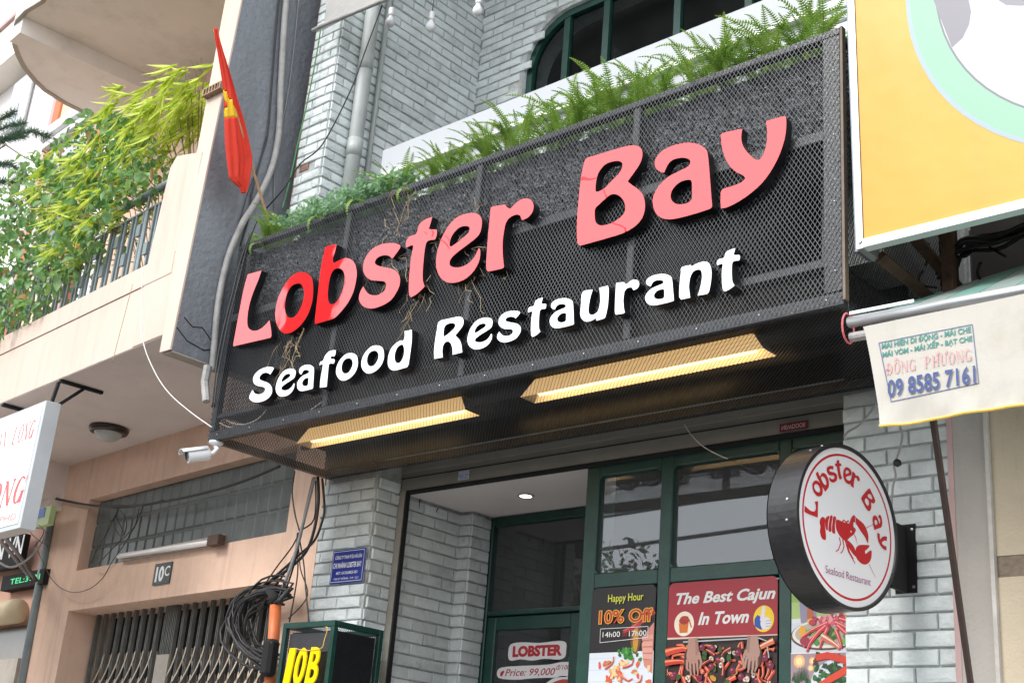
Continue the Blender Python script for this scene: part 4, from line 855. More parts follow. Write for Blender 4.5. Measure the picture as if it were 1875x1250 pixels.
# glass block window
pb('window_joint_grid', M['joint'], G0, G1, -.18, -.105, GZ0, GZ1)
nbx, nbz = 22, 3; bw = (G1 - G0) / nbx; bh = (GZ1 - GZ0) / nbz
gbm = None
for i in range(nbx):
    for j in range(nbz):
        x0 = G0 + i * bw + .006; z0 = GZ0 + j * bh + .006
        if gbm is None:
            mb = MB(lambda a, b_, c: PU * a + PN * b_ + Vector((0, 0, c)))
            w_, h_ = bw - .012, bh - .012
            mb.add([(0, 0, 0), (w_, 0, 0), (w_, 0, h_), (0, 0, h_), (.012, .008, .012), (w_ - .012, .008, .012), (w_ - .012, .008, h_ - .012), (.012, .008, h_ - .012)],
                   [(0, 1, 5, 4), (1, 2, 6, 5), (2, 3, 7, 6), (3, 0, 4, 7), (4, 5, 6, 7)])
            gbm = bpy.data.meshes.new('glass_block'); gbm.from_pydata([tuple(v) for v in mb.v], [], mb.f); gbm.materials.append(M['blockglass'])
        o = bpy.data.objects.new('glass_block', gbm); col.objects.link(o); o.parent = ph
        o.location = PF(x0, -.103, z0) - ROOT[ph.name]
# folding gate
gt = MB(PF).box(D0 - .2, D1 + .2, -.46, -.402, 0, DZ + .2).build('folding_gate', M['void'], ph)
GT = -.24
sp = .128; s = D0 + .04; k = 0
slm = MB(lambda a, b_, c: PU * a + PN * b_ + Vector((0, 0, c)))
slm.box(-.013, .013, -.010, .010, .05, DZ + .02)
slm.box(-.014, -.009, .010, .022, .05, DZ + .02); slm.box(.009, .014, .010, .022, .05, DZ + .02)
me = bpy.data.meshes.new('gate_slat'); me.from_pydata([tuple(v) for v in slm.v], [], slm.f); me.materials.append(M['gate'])
pos = []
while s < D1 - .02:
    if not (2.02 < s < 2.26): pos.append(s)
    s += sp
for s in pos + [2.07, 2.12, 2.17, 2.22]:
    o = bpy.data.objects.new('gate_slat', me); col.objects.link(o); o.parent = gt
    o.location = PF(s, GT, 0) - ROOT[gt.name]
# crossing straps
spm = MB(lambda a, b_, c: PU * a + PN * b_ + Vector((0, 0, c)))
def strap(d):
    P = []
    for i in range(9):
        t = i / 8; P.append((d * (sp * 2) * (t ** 1.7), .028 if d > 0 else -.02, -.36 * t))
    mb = MB(lambda a, b_, c: PU * a + PN * b_ + Vector((0, 0, c)))
    for i in range(8):
        mb.bar(P[i], P[i + 1], .013, .004, (0, 1, 0))
    mm = bpy.data.meshes.new('gate_strap'); mm.from_pydata([tuple(v) for v in mb.v], [], mb.f); mm.materials.append(M['strap']); return mm
sa, sb_ = strap(1), strap(-1)
cnt = 0
for z in (2.70, 2.50, 2.30):
    for s in pos:
        for mm, d in ((sa, 1), (sb_, -1)):
            e = s + d * sp * 2
            if e < D0 or e > D1 or (min(s, e) < 2.02 and max(s, e) > 2.26): continue
            o = bpy.data.objects.new('gate_strap', mm); col.objects.link(o); o.parent = gt
            o.location = PF(s, GT, z) - ROOT[gt.name]; cnt += 1
MB(PF).box(2.05, 2.24, GT + .012, GT + .035, 0, 2.66).build('lock_plate', mat('lock_plate_steel', (.38, .34, .28), .45, .15, 9, metal=.2, grime=.3, gcol=(.2, .15, .1)), gt)
# balcony railing
rl = MB(PF).tube([(.55, 1.12, 5.595), (6.0, 1.12, 5.595)], .026, 10).build('railing', M['steelgrey'], ph, smooth=True)
MB(PF).box(.55, 6, 1.11, 1.13, 5.455, 5.468).build('rail_bar', M['steelgrey'], rl)
MB(PF).box(.55, 6, 1.11, 1.13, 4.985, 5.0).build('rail_bar', M['steelgrey'], rl)
i = 0; s = .66
while s < 3.6:
    mb = MB(PF); mb.box(s - .011, s + .011, 1.112, 1.128, 4.999, 5.456)
    zz = 5.12 if (i // 2) % 2 else 5.30
    if i % 2 == 0: mb.box(s - .011, s + .045, 1.128, 1.14, zz - .03, zz + .06)
    mb.build('baluster', M['steelgrey'], rl); s += (.055 if i % 2 else .105); i += 1
for s in (.95, 1.8, 2.7): MB(PF).tube([(s, 1.12, 4.92), (s, 1.12, 5.59)], .012, 6).build('rail_post', M['steelgrey'], rl)
# upper balcony slab with curved front (outline measured on its underside)
OUT = [(2.3253, 1.5787), (2.9336, 1.5102), (3.1893, 1.5415), (3.402, 1.5313), (3.6331, 1.4652), (3.8182, 1.3742), (3.9797, 1.2672), (4.1348, 1.1355), (4.2694, 0.9785), (4.3699, 0.8232), (4.4463, 0.5632), (4.4652, 0.3532), (4.4431, 0.1595), (4.3382, 0.0061)]
sl_ = [tuple(p) for p in OUT] + [(4.42, -.3), (-.1, -.3), (-.1, 1.8), (1.2, 1.9)]
vs, fs = curve_mesh([sl_], .16)
MB(lambda a, b_, c: PF(a, b_, 7.98 + c)).add(vs, fs).build('upper_balcony_slab', M['slab'], ph)
ins_ = []
cx = sum(p[0] for p in OUT) / len(OUT); cy = sum(p[1] for p in OUT) / len(OUT)
mb = MB(PF)
for i in range(len(OUT) - 1):
    a, b_ = OUT[i], OUT[i + 1]; f_ = lambda p: (p[0] + (cx - .8 - p[0]) * .035, p[1] + (cy - .6 - p[1]) * .035)
    c, d = f_(a), f_(b_)
    mb.add([(a[0], a[1], 7.888), (b_[0], b_[1], 7.888), (d[0], d[1], 7.888), (c[0], c[1], 7.888), (a[0], a[1], 7.902), (b_[0], b_[1], 7.902), (d[0], d[1], 7.902), (c[0], c[1], 7.902)], [(0, 1, 2, 3), (3, 2, 6, 7), (0, 4, 5, 1)])
mb.build('slab_drip_edge', M['concrete'], ph)
pb('slab_beam', M['slab'], 3.30, 3.52, 0.002, 1.50, 7.74, 7.899)
for p in ((95, 30, 107, 48), (60, 62, 53, 77), (201, 221, 217, 216)):
    pass
for P_ in ([(-11.034, -0.4989, 8.7225), (-10.9942, -0.5025, 8.6608), (-10.7901, -0.5209, 8.496)], [(-11.1409, -0.5896, 8.5069), (-11.1936, -0.5848, 8.4363)], [(-10.3983, -0.0041, 7.5789), (-10.2778, -0.015, 7.546), (-10.2135, -0.0209, 7.5455)]):
    MB().tube(P_, .008, 5).build('ceiling_hook', M['rust'], ph)
# adjoining houses beyond, seen under the upper slab
nb = thing('cream_house', tuple(PF(8, -.3, 0)), 'cream and yellow house with terracotta strips beyond the balcony', 'building')
def nbx_(name, m_, *b_, **k): return MB(PF).box(*b_).build(name, m_, nb, **k)
nbx_('wall', M['whitewall'], 4.6, 14.5, -1.2, -.30, 4.7, 10.9)
nbx_('wall', M['yelwall'], (5.7225, 8.441)[0], (6.8633, 8.6577)[0], -.32, -.27, 5, 10.6)
nbx_('pilaster', M['terra'], (6.8079, 8.6296)[0], (6.9794, 8.6897)[0], -.3, -.24, 5, 10.6)
nbx_('pilaster', M['pinktrim'], (6.9794, 8.6897)[0], (7.1014, 8.7324)[0], -.3, -.25, 5, 10.6)
nbx_('pilaster', M['terra'], (5.4636, 8.3387)[0], (5.5819, 8.3814)[0], -.3, -.24, 5, 10.6)
nbx_('pilaster', M['pinktrim'], (5.5819, 8.3814)[0], (5.7018, 8.4246)[0], -.3, -.25, 5, 10.6)
a = (6.8335, 8.67); b_ = (5.9216, 8.693); c = (6.6646, 8.2016); e = (6.0615, 8.1721)
nbx_('window_head', M['trim'], b_[0] - .25, a[0] + .1, -.27, -.13, a[1] - .02, a[1] + .16, bevel=.03)
nbx_('window_head', M['trim'], b_[0] - .2, a[0] + .05, -.27, -.17, a[1] - .1, a[1] - .022)
wfr = nbx_('window', M['trim'], b_[0] - .1, a[0] - .02, -.26, -.245, c[1] - 1.2, a[1] - .1)
MB(PF).box(b_[0], a[0] - .12, -.244, -.235, a[1] - .42, a[1] - .16).build('pane', mat('pale_pane', (.35, .33, .34), .15, .2, 3), wfr)
MB(PF).box(b_[0], (a[0] + b_[0]) / 2 - .02, -.244, -.235, c[1] - 1.1, a[1] - .48).build('pane', mat('dark_pane', (.06, .07, .09), .1, .2, 3), wfr)
MB(PF).box((a[0] + b_[0]) / 2 + .04, a[0] - .12, -.244, -.235, c[1] - 1.1, a[1] - .48).build('pane', M['pinktrim'], wfr)
a = (8.4816, 9.7008); b_ = (7.951, 10.0119)
w3 = nbx_('window', M['trim'], b_[0], a[0], -.29, -.2, a[1] - .4, b_[1] + .1, bevel=.08)
MB(PF).box(b_[0] + .14, a[0] - .3, -.205, -.19, a[1] - .3, b_[1] - .35).build('pane', mat('grey_pane', (.30, .33, .37), .1, .2, 3), w3)
cn = [(8.4384, 10.5546), (8.1262, 10.7941)]
nbx_('eaves', M['cream'], 6.9, 14.5, -.299, .02, 10.25, 10.88)
nbx_('eaves_gutter', M['pinktrim'], 6.9, 14.5, -.25, .06, 10.882, 10.93)
nbx_('roof_edge', M['terra'], 6.9, 14.5, -.25, .04, 10.932, 10.98)
# lower neighbour at far left
ln = thing('pink_shop', tuple(PF(6, 0, 0)), 'pink stucco shop front at the far left behind the lightbox', 'building')
MB(PF).box(4.18, 9.5, -.5, -.05, 0, 4.6).build('wall', M['pinkwall'], ln)
a = [(4.9019, 3.2222), (4.7732, 2.9718), (4.1422, 3.1096), (4.7153, 2.8592)]
MB(PF).tube([(4.22, .1, (4.2464, 3.0623)[1]), (9, .1, (4.2464, 3.0623)[1])], .105, 16).build('awning_case', M['creamtube'], ln, smooth=True)
MB(PF).box(4.2, 9, -.049, -.02, 2.1, (4.4245, 2.9626)[1]).build('shop_window', mat('dark_shop_glass', (.10, .085, .06), .2, .3, 2), ln)
MB(PF).box(4.2, 9, -.04, .02, 2.0, (4.2841, 2.6781)[1]).build('ledge', M['concrete'], ln)
dp = MB(PF).tube([(lambda v_: ((v_ - PO).dot(PU), (v_ - PO).dot(PN), v_.z))(Vector(p_)) for p_ in [(-10.646, 0.3496, 3.9858), (-10.607, 0.3461, 3.101), (-10.571, 0.3428, 2.4205)]], .036, 12).build('drainpipe', M['steelgrey'], smooth=True, label='grey vertical drainpipe at the left end of the peach wall', cat='pipe')
# LED phone sign
q = (4.6983, 3.282, 4.0511, 3.4031)
ls = thing('led_sign', tuple(PF((q[0] + q[2]) / 2, .05, q[1])), 'black electronic sign with green phone number at far left', 'sign')
x0, x1 = min(q[0], q[2]), max(q[0], q[2]); zc = (q[1] + q[3]) / 2
lz0, lz1 = (4.4745, 3.2943)[1] , (4.5289, 3.4046)[1]
MB(PF).box(x0 - .1, x1 + .12, -.05, .05, lz0 - .01, lz1 + .01).build('case', M['void'], ls)
lw = [0.6054026941162407, 4.619886704804479]
vs, fs = text_mesh('TEL:3931', 0, 0, lw[0], .10, 0, .01)
MB(lambda a_, b_, c_: PF(lw[1] - a_, .055, lz0 + .03 + b_)).add([(v[0], v[1] * (lz1 - lz0 - .06) / .1, 0) for v in vs], fs).build('letter', M['ledgreen'], ls)
q = [(4.947, 3.7648), (4.4547, 3.7635), (4.7935, 3.4662), (4.4478, 3.4706)]
bs = thing('hanging_signboard', tuple(PF(q[0][0], .1, q[2][1])), 'black signboard with white letters, half hidden behind the lightbox', 'sign')
MB(PF).box(q[1][0], q[0][0] + .6, .02, .1, q[2][1], q[1][1]).build('board', M['void'], bs, bevel=.005)
P = Print(lambda a_, b_, c_: PF(q[0][0] + .2 - a_, .1 + c_ + .001, q[2][1] + .06 + b_))
P.text('AN VN', 0, .03, .75, .22, WHITE, 0, .02); P.build('lettering', bs)
gs = [(3.8451, 3.7387), (3.5914, 3.8501), (3.8817, 3.9086), (3.5037, 3.6781)]
g = thing('green_signboard', tuple(PF(gs[0][0], .25, gs[0][1])), 'small pale green signboard glimpsed beside the drainpipe', 'sign')
MB(PF).box(gs[1][0] + .02, gs[0][0] + .25, .2, .25, gs[0][1] - .02, gs[1][1] + .03).build('board', mat('pale_green_board', (.5, .66, .3), .5, .1, 4), g)
MB(PF).box(gs[1][0] + .12, gs[0][0] + .2, .25, .255, gs[1][1] - .06, gs[1][1] + .02).build('blue_patch', mat('blue_patch', (.1, .2, .6), .5, .3, 9), g)

# ---- lightbox AN LONG
lx0, lx1, lt0, lt1, lz0, lz1 = 1.56, 4.2, 1.19, 1.30, 3.245, 4.135
lb = thing('lightbox_sign', tuple(PF(2.5, 1.25, 3.24)), 'white lightbox with red serif lettering hanging under the balcony at far left', 'sign')
MB(PF).box(lx0, lx1, lt0, lt1 - .001, lz0, lz1).build('case', mat('grey_case', (.50, .53, .55), .4, .08, 4), lb, bevel=.003)
MB(PF).box(lx0 + .045, lx1 - .03, lt1 - .0005, lt1 + .003, lz0 + .035, lz1 - .03).build('face', mat('white_face', (.78, .80, .83), .35, .03, 3), lb)
# serif glyph strokes: (x0,y0,x1,y1,width)
SER = {
 'A': [(.05, 0, .47, 1, .06), (.95, 0, .47, 1, .17), (.22, .36, .75, .36, .05), (-.08, .02, .2, .02, .04), (.74, .02, 1.1, .02, .04)],
 'N': [(.12, 0, .12, 1, .06), (.12, 1, .85, 0, .17), (.88, 0, .88, 1, .06), (0, .02, .26, .02, .04), (-.05, .98, .2, .98, .04), (.74, .98, 1.02, .98, .04)],
 'L': [(.2, 0, .2, 1, .18), (.05, .02, .8, .02, .05), (.03, .98, .38, .98, .04), (.8, 0, .84, .24, .05)],
 'O': 'ring', 'G': 'g',
 'P': [(.2, 0, .2, 1, .18), (.05, .02, .38, .02, .04), (.03, .98, .6, .98, .05), (.2, .47, .6, .47, .05), (.74, .58, .74, .88, .16), (.6, .98, .74, .88, .08), (.6, .47, .74, .58, .08)],
 'H': [(.18, 0, .18, 1, .17), (.84, 0, .84, 1, .17), (.18, .5, .84, .5, .06), (.02, .02, .35, .02, .04), (.02, .98, .35, .98, .04), (.68, .02, 1, .02, .04), (.68, .98, 1, .98, .04)],
 'U': [(.18, .25, .18, 1, .17), (.82, .25, .82, 1, .08), (.18, .27, .34, .05, .14), (.34, .04, .62, .04, .08), (.62, .04, .82, .27, .08), (.02, .98, .35, .98, .04), (.68, .98, .98, .98, .04)],
 'D': [(.2, 0, .2, 1, .18), (.05, .02, .6, .02, .05), (.03, .98, .6, .98, .05), (.85, .3, .85, .72, .16), (.6, .98, .85, .7, .1), (.6, .02, .85, .3, .1)],
 'T': [(.5, 0, .5, 1, .17), (.02, .98, .98, .98, .05), (.33, .02, .67, .02, .04), (.03, .78, .03, .98, .05), (.97, .78, .97, .98, .05)],
 '-': [(.15, .4, .6, .4, .1)], ' ': []}
def serif(Pr, text, x0, z0, x1, z1, c, shear=0.2, wt=1.0):
    n = len(text); adv = 1.22; tot = n * adv - .22
    sx = (x1 - x0) / (tot + shear); sz = (z1 - z0)
    for i, ch in enumerate(text):
        def T(p): return (x0 + (i * adv + p[0] + shear * p[1]) * sx, z0 + p[1] * sz)
        g_ = SER[ch]
        if g_ in ('ring', 'g'):
            o_, in_ = [], []
            for j in range(28):
                t = 2 * math.pi * j / 28
                if g_ == 'g' and not (.5 < t < 5.9): pass
                o_.append(T((.5 + .48 * math.cos(t), .5 + .52 * math.sin(t)))); in_.append(T((.5 + (.48 - .17 * wt) * math.cos(t), .5 + .46 * math.sin(t))))
            fs_ = []
            for j in range(28):
                t = 2 * math.pi * j / 28
                if g_ == 'g' and not (.7 < t < 5.95): continue
                fs_.append((j, (j + 1) % 28, 28 + (j + 1) % 28, 28 + j))
            Pr.mesh(o_ + in_, fs_, c)
            if g_ == 'g':
                for (a, b1, c1, d, w_) in ((.88, .0, .88, .42, .15), (.65, .43, 1.05, .43, .04), (.9, .72, .93, 1.0, .04)): Pr.poly([T((a - w_ / 2 * wt, b1)), T((c1 - w_ / 2 * wt, d)), T((c1 + w_ / 2 * wt, d)), T((a + w_ / 2 * wt, b1))] if abs(a - c1) < .2 else [T((a, b1 - w_ / 2)), T((c1, d - w_ / 2)), T((c1, d + w_ / 2)), T((a, b1 + w_ / 2))], c)
            continue
        for (a, b1, c1, d, w_) in g_:
            w_ *= wt
            if abs(b1 - d) < .02: q_ = [(a, b1 - w_ / 2), (c1, d - w_ / 2), (c1, d + w_ / 2), (a, b1 + w_ / 2)]
            else: q_ = [(a - w_ / 2, b1), (a + w_ / 2, b1), (c1 + w_ / 2, d), (c1 - w_ / 2, d)]
            Pr.poly([T(p_) for p_ in q_], c)
P = Print(lambda a, b_, c_: PF(-a, lt1 + .003 + c_, b_))
red = H('dd5a55')
def sline(w3_, n_): return w3_
q = (1.9963, 3.9153, 1.646, 4.0)   # LONG
wL = abs(q[2] - q[0]); X1 = -q[2]; hL = [(1.5998, 3.8831), (1.6594, 4.0102)]
z0_, z1_ = hL[0][1], hL[1][1]
cw = wL / 4.1
serif(P, 'AN LONG', X1 - cw * 7.35, z0_, X1, z1_, H('d8443f'), .28, 1.15)
r2 = [(1.5889, 3.4287), (1.6769, 3.6101), (2.0641, 3.6321)]
cw = abs(r2[0][0] - r2[2][0]) / 2.7
serif(P, 'ONG', -r2[0][0] - cw * 3.3, r2[0][1], -r2[0][0], r2[1][1], H('e8443f'), .25, 1.35)
r3_ = [(1.6438, 3.3122), (1.6672, 3.3596), (1.9259, 3.3632)]
P.text('T-GPHD', -r3_[0][0] - .52, r3_[0][1], -r3_[0][0], r3_[1][1], H('e89a96'), .1, -.005)
P.build('lettering', lb)
brk_ = thing('steel_bracket', tuple(PF(1.46, 1.1, 4.27)), 'black triangular steel bracket screwed to the balcony soffit above the lightbox', 'bracket')
MB(PF).bar((1.65, 1.20, 4.322), (1.65, .875, 4.322), .03, .02, (0, 0, 1)).build('arm', M['void'], brk_)
MB(PF).bar((1.66, 1.20, 4.31), (1.66, 1.23, 4.08), .028, .02, (0, 1, 0)).build('arm', M['void'], brk_)
MB(PF).bar((1.66, 1.20, 4.12), (1.65, 1.02, 4.31), .022, .016, (1, 0, 0)).build('brace', M['void'], brk_)
b2 = thing('steel_bracket', tuple(PF(2.45, 1.1, 4.27)), 'black bracket above the lightbox, cut off by the left edge', 'bracket')
MB(PF).bar((2.62, 1.2, 4.32), (2.62, .9, 4.32), .035, .02, (0, 0, 1)).build('arm', M['void'], b2)
MB(PF).bar((2.62, 1.2, 4.12), (2.62, 1.0, 4.31), .022, .016, (1, 0, 0)).build('brace', M['void'], b2)
# round soffit lamp
cl = thing('ceiling_lamp', tuple(PF(2.5, .385, 4.33)), 'round soffit lamp with dark ring and frosted dome under the balcony', 'lamp')
c_ = PF(2.50, .385, 4.332)
MB().lathe(tuple(c_), (0, 0, -1), [(.0, 0), (.15, 0), (.155, .015), (.145, .04), (.11, .045), (.105, .03)], 28).build('ring', M['darkwood'], cl, smooth=True)
MB().lathe(tuple(c_), (0, 0, -1), [(.11, .035), (.105, .055), (.09, .08), (.06, .10), (.03, .11), (.0, .113)], 28).build('dome', M['dome'], cl, smooth=True)
# number plate 10C
q = [(2.0818, 3.2977), (1.8338, 3.286), (2.0587, 3.1356), (1.8381, 3.1308)]
s0, s1 = q[1][0], q[0][0]; z0_, z1_ = (q[2][1] + q[3][1]) / 2, (q[0][1] + q[1][1]) / 2
pt = thing('house_number_plate', tuple(PF((s0 + s1) / 2, .0, z0_)), 'small dark plate with white number 10C above the folding gate', 'number plate')
MB(PF).box(s0, s1, 0.001, .012, z0_, z1_).build('plate', mat('dark_plate', (.05, .065, .06), .5, .2, 20), pt)
P = Print(lambda a, b_, c_: PF(s1 - a, .0125 + c_, z0_ + b_)); W_, H_ = s1 - s0, z1_ - z0_
P.text('10', .03 * W_ / .25, H_ * .12, W_ * .62, H_ * .86, WHITE, 0, .045); P.text('C', W_ * .66, H_ * .34, W_ * .95, H_ * .82, WHITE, 0, .015); P.build('lettering', pt)
# unlit tube lamp
tl = thing('tube_lamp', tuple(PF(2, .05, 3.4)), 'old unlit fluorescent tube fixed below the glass block window', 'lamp')
a = [(2.6231, 3.3942), (1.2054, 3.3645), (1.1106, 3.3627)]
MB(PF).box(a[2][0], a[0][0] + .02, .0, .035, a[1][1] - .0, a[1][1] + .05).build('housing', mat('rusty_white_housing', (.40, .37, .32), .6, .2, 9, grime=.8, gcol=(.12, .06, .03), gscale=12), tl)
MB(PF).tube([(a[0][0], .055, a[0][1] - .0), (a[1][0], .055, a[1][1] + .0)], .02, 10).build('tube', M['tubeglass'], tl, smooth=True)
MB(PF).box(a[2][0] - .02, a[1][0] + .03, .03, .09, a[1][1] - .03, a[1][1] + .04).build('end_cap', mat('rusty_cap', (.09, .055, .04), .8, .3, 30), tl)
# ================================================================ FLAG
fl = thing('national_flag', [(-6.47, -0.8351, 5.1972)][0], 'red flag with yellow star furled on a leaning pole at the sign corner', 'flag')
MB().tube([(-6.47, -1.4552, 6.2715), (-6.47, -1.2029, 5.8064), (-6.47, -1.014, 5.4971), (-6.47, -0.8187, 5.1806)], .0085, 8).build('pole', M['wood'], fl)
rows = [[(-6.47, -1.463, 6.2672), (-6.47, -1.4397, 6.2802)], [(-6.47, -1.4358, 6.192), (-6.47, -1.4007, 6.2112)], [(-6.47, -1.3987, 6.1101), (-6.47, -1.3556, 6.1331)], [(-6.47, -1.3581, 6.0098), (-6.47, -1.2991, 6.0406)], [(-6.47, -1.3176, 5.9096), (-6.47, -1.2464, 5.946)], [(-6.47, -1.2924, 5.8221), (-6.47, -1.2052, 5.8657)], [(-6.47, -1.2678, 5.7147), (-6.47, -1.1485, 5.7729)], [(-6.47, -1.2467, 5.6259), (-6.47, -1.1073, 5.6925)], [(-6.47, -1.2258, 5.5374), (-6.47, -1.0701, 5.6103)], [(-6.47, -1.2009, 5.4512), (-6.47, -1.0329, 5.5281)], [(-6.47, -1.1809, 5.3902), (-6.47, -1.0249, 5.4605)], [(-6.47, -1.1616, 5.3329), (-6.47, -1.0257, 5.3933)], [(-6.47, -1.1364, 5.3131), (-6.47, -1.0244, 5.3625)], [(-6.47, -1.082, 5.2982), (-6.47, -1.0258, 5.3228)], [(-6.47, -1.054, 5.2638), (-6.47, -1.034, 5.2725)]]
def flag_y(u, j): return .012 * math.sin(u * 9.0 + j * .18) * min(1, .3 + j * .12) + .006 * math.sin(u * 21 + j * .3)
NC, NR = 30, 90
def flag_pt(u, jf):
    j = min(int(jf), len(rows) - 2); t = jf - j
    a = Vector(rows[j][0]).lerp(Vector(rows[j + 1][0]), t); b_ = Vector(rows[j][1]).lerp(Vector(rows[j + 1][1]), t)
    p = a.lerp(b_, u); p.x += .012 - flag_y(u, jf); return p
stp = [(0, 4.15), (.28, 4.5), (.33, 4.95), (.66, 5.1), (.74, 5.5), (.84, 6.1), (.6, 6.0), (0.0, 6.1), (0.02, 5.5), (.22, 5.3), (.02, 4.9)]
def inp(x, z, P_):
    c = False; n = len(P_)
    for i in range(n):
        (x1_, z1_), (x2_, z2_) = P_[i], P_[(i + 1) % n]
        if (z1_ > z) != (z2_ > z) and x < (x2_ - x1_) * (z - z1_) / (z2_ - z1_) + x1_: c = not c
    return c
JM = (len(rows) - 1.001) / NR
vs = [tuple(flag_pt(i / NC, JM * j)) for j in range(NR + 1) for i in range(NC + 1)]
fc_, sc_ = [], []
for j in range(NR):
    for i in range(NC):
        (sc_ if inp((i + .5) / NC, JM * (j + .5), stp) else fc_).append((j * (NC + 1) + i, j * (NC + 1) + i + 1, (j + 1) * (NC + 1) + i + 1, (j + 1) * (NC + 1) + i))
for nm_, ff, mm_ in (('cloth', fc_, M['flagred']), ('star', sc_, M['flagyel'])):
    fm = MB(); fm.add(vs, ff); fo = fm.build(nm_, mm_, fl, smooth=True); sm = fo.modifiers.new('thickness', 'SOLIDIFY'); sm.thickness = .002

# ================================================================ PIPES AND CABLES ON THE FIN
XF = -6.552
def wire(name, pts, r, m_, label, cat='cable', group=None, n=6, sm=True):
    P_ = [Vector(p) for p in pts]
    if len(P_) > 2:   # smooth
        Q = []
        for i in range(len(P_) - 1):
            p0 = P_[max(i - 1, 0)]; p1 = P_[i]; p2 = P_[i + 1]; p3 = P_[min(i + 2, len(P_) - 1)]
            for j in range(5):
                t = j / 5; Q.append(.5 * ((2 * p1) + (p2 - p0) * t + (2 * p0 - 5 * p1 + 4 * p2 - p3) * t * t + (3 * p1 - p0 - 3 * p2 + p3) * t ** 3))
        Q.append(P_[-1]); P_ = Q
    return MB().tube([tuple(p) for p in P_], r, n).build(name, m_, smooth=sm, label=label, cat=cat, group=group)
wire('conduit_pipe', [(-6.67, -0.8204, 7.0313), (-6.67, -0.7966, 6.7283), (-6.67, -0.745, 6.2715), (-6.67, -0.7024, 5.9498), (-6.67, -0.7091, 5.6951), (-6.67, -0.7558, 5.4893), (-6.67, -0.8167, 5.3218), (-6.67, -0.8664, 5.2016), (-6.67, -0.9037, 5.0686), (-6.67, -0.9303, 4.9534), (-6.67, -0.9437, 4.8407), (-6.67, -0.953, 4.6856), (-6.67, -0.9476, 4.5006), (-6.67, -0.9278, 4.2866), (-6.67, -0.9174, 4.1449)], .022, M['conduit'], 'thick grey conduit curving down the blue grey wall behind the flag', 'pipe', n=10)
wire('cable', [(-6.685, -0.8683, 7.0094), (-6.685, -0.8457, 6.6623), (-6.685, -0.812, 6.2857), (-6.685, -0.7801, 5.8965), (-6.685, -0.8004, 5.6994), (-6.685, -0.827, 5.4422), (-6.685, -0.8222, 5.2437), (-6.685, -0.8506, 5.035)], .007, M['cable'], 'black cable left of the thick conduit on the blue grey wall')
wire('cable', [(-6.69, -0.7861, 5.8742), (-6.69, -0.8072, 5.6565), (-6.69, -0.853, 5.4323), (-6.69, -0.8813, 5.2205), (-6.69, -0.9034, 5.0543)], .0035, M['cable'], 'thin black cable splitting off down the blue grey wall')
wire('cable', [(-6.685, -0.7031, 7.0602), (-6.685, -0.6768, 6.6208), (-6.685, -0.6673, 6.2293), (-6.685, -0.6906, 5.7915), (-6.685, -0.6354, 5.4026)], .0035, M['cablegrey'], 'thin pale cable to the right of the conduit')
wire('cable', [(-6.3253, -1.03, 4.9684), (-6.3898, -1.03, 4.7793), (-6.42, -1.03, 4.5656), (-6.4498, -1.03, 4.3548), (-6.462, -1.03, 4.1438), (-6.4456, -1.03, 3.9316), (-6.4393, -1.03, 3.8446)], .006, M['cable'], 'black cable hugging the left edge of the sign box')
wire('cable', [(-6.2859, -1.03, 5.0333), (-6.3436, -1.03, 4.8609), (-6.3752, -1.03, 4.6287), (-6.4132, -1.03, 4.3834), (-6.4318, -1.03, 4.0683), (-6.4168, -1.03, 3.8411)], .005, M['cable'], 'second black cable slanting across the left corner of the sign')
wire('cord', [(-6.4313, -0.66, 6.6894), (-6.4376, -0.66, 6.4282), (-6.4636, -0.66, 6.0725), (-6.4952, -0.66, 5.81), (-6.5203, -0.66, 5.5498), (-6.5602, -0.66, 5.3383)], .005, M['greenrope'], 'green cord hanging down from the roll blind', 'cord')
wire('cable', [(-5.7498, -0.7, 6.5922), (-5.8581, -0.7, 6.2992), (-5.9655, -0.7, 6.0085), (-6.1743, -0.7, 5.6917), (-6.3783, -0.7, 5.6123), (-6.5171, -0.7, 5.4704), (-6.7449, -0.7, 5.3305)], .005, M['cable'], 'thin dark wire slanting across the upper brick pillar')
wire('cable', [(-6.9621, -1.35, 4.7541), (-6.8956, -1.35, 4.4796), (-6.7998, -1.35, 4.2259), (-6.6105, -1.35, 3.9992), (-6.4114, -1.35, 3.8304), (-6.1555, -1.35, 3.6757), (-5.9308, -1.35, 3.557)], .0036, M['whitecable'], 'white cable looping from the railing down to the sign corner')
wire('cable', [(-6.9784, -1.39, 4.6307), (-7.0143, -1.39, 4.3441), (-7.0426, -1.39, 4.1151)], .0022, M['twig'], 'hair thin string hanging from the parapet')
bp = MB(); bp.tube([tuple(p) for p in [(-6.6113, -0.99, 4.1476), (-6.6171, -0.99, 4.0419), (-6.5657, -0.99, 3.9105)]], .028, 8, .024); bp.build('broken_pipe', M['conduit'], label='broken stub of old pipe below the blue grey fin', cat='pipe')
# inside-sign loose cables
for P_ in ([(-6.4943, -0.93, 3.83), (-6.3826, -0.93, 3.7722), (-6.2413, -0.93, 3.7348), (-6.115, -0.93, 3.7466), (-6.0345, -0.93, 3.7947)], [(-6.5191, -0.93, 3.7991), (-6.3738, -0.93, 3.7369), (-6.1826, -0.93, 3.7063), (-5.902, -0.93, 3.6925), (-5.6668, -0.93, 3.7226), (-5.535, -0.93, 3.7665)]):
    wire('cable', P_, .003, M['whitecable'], 'pale loose cable sagging inside the lower left of the sign', group='loose cables inside the sign')
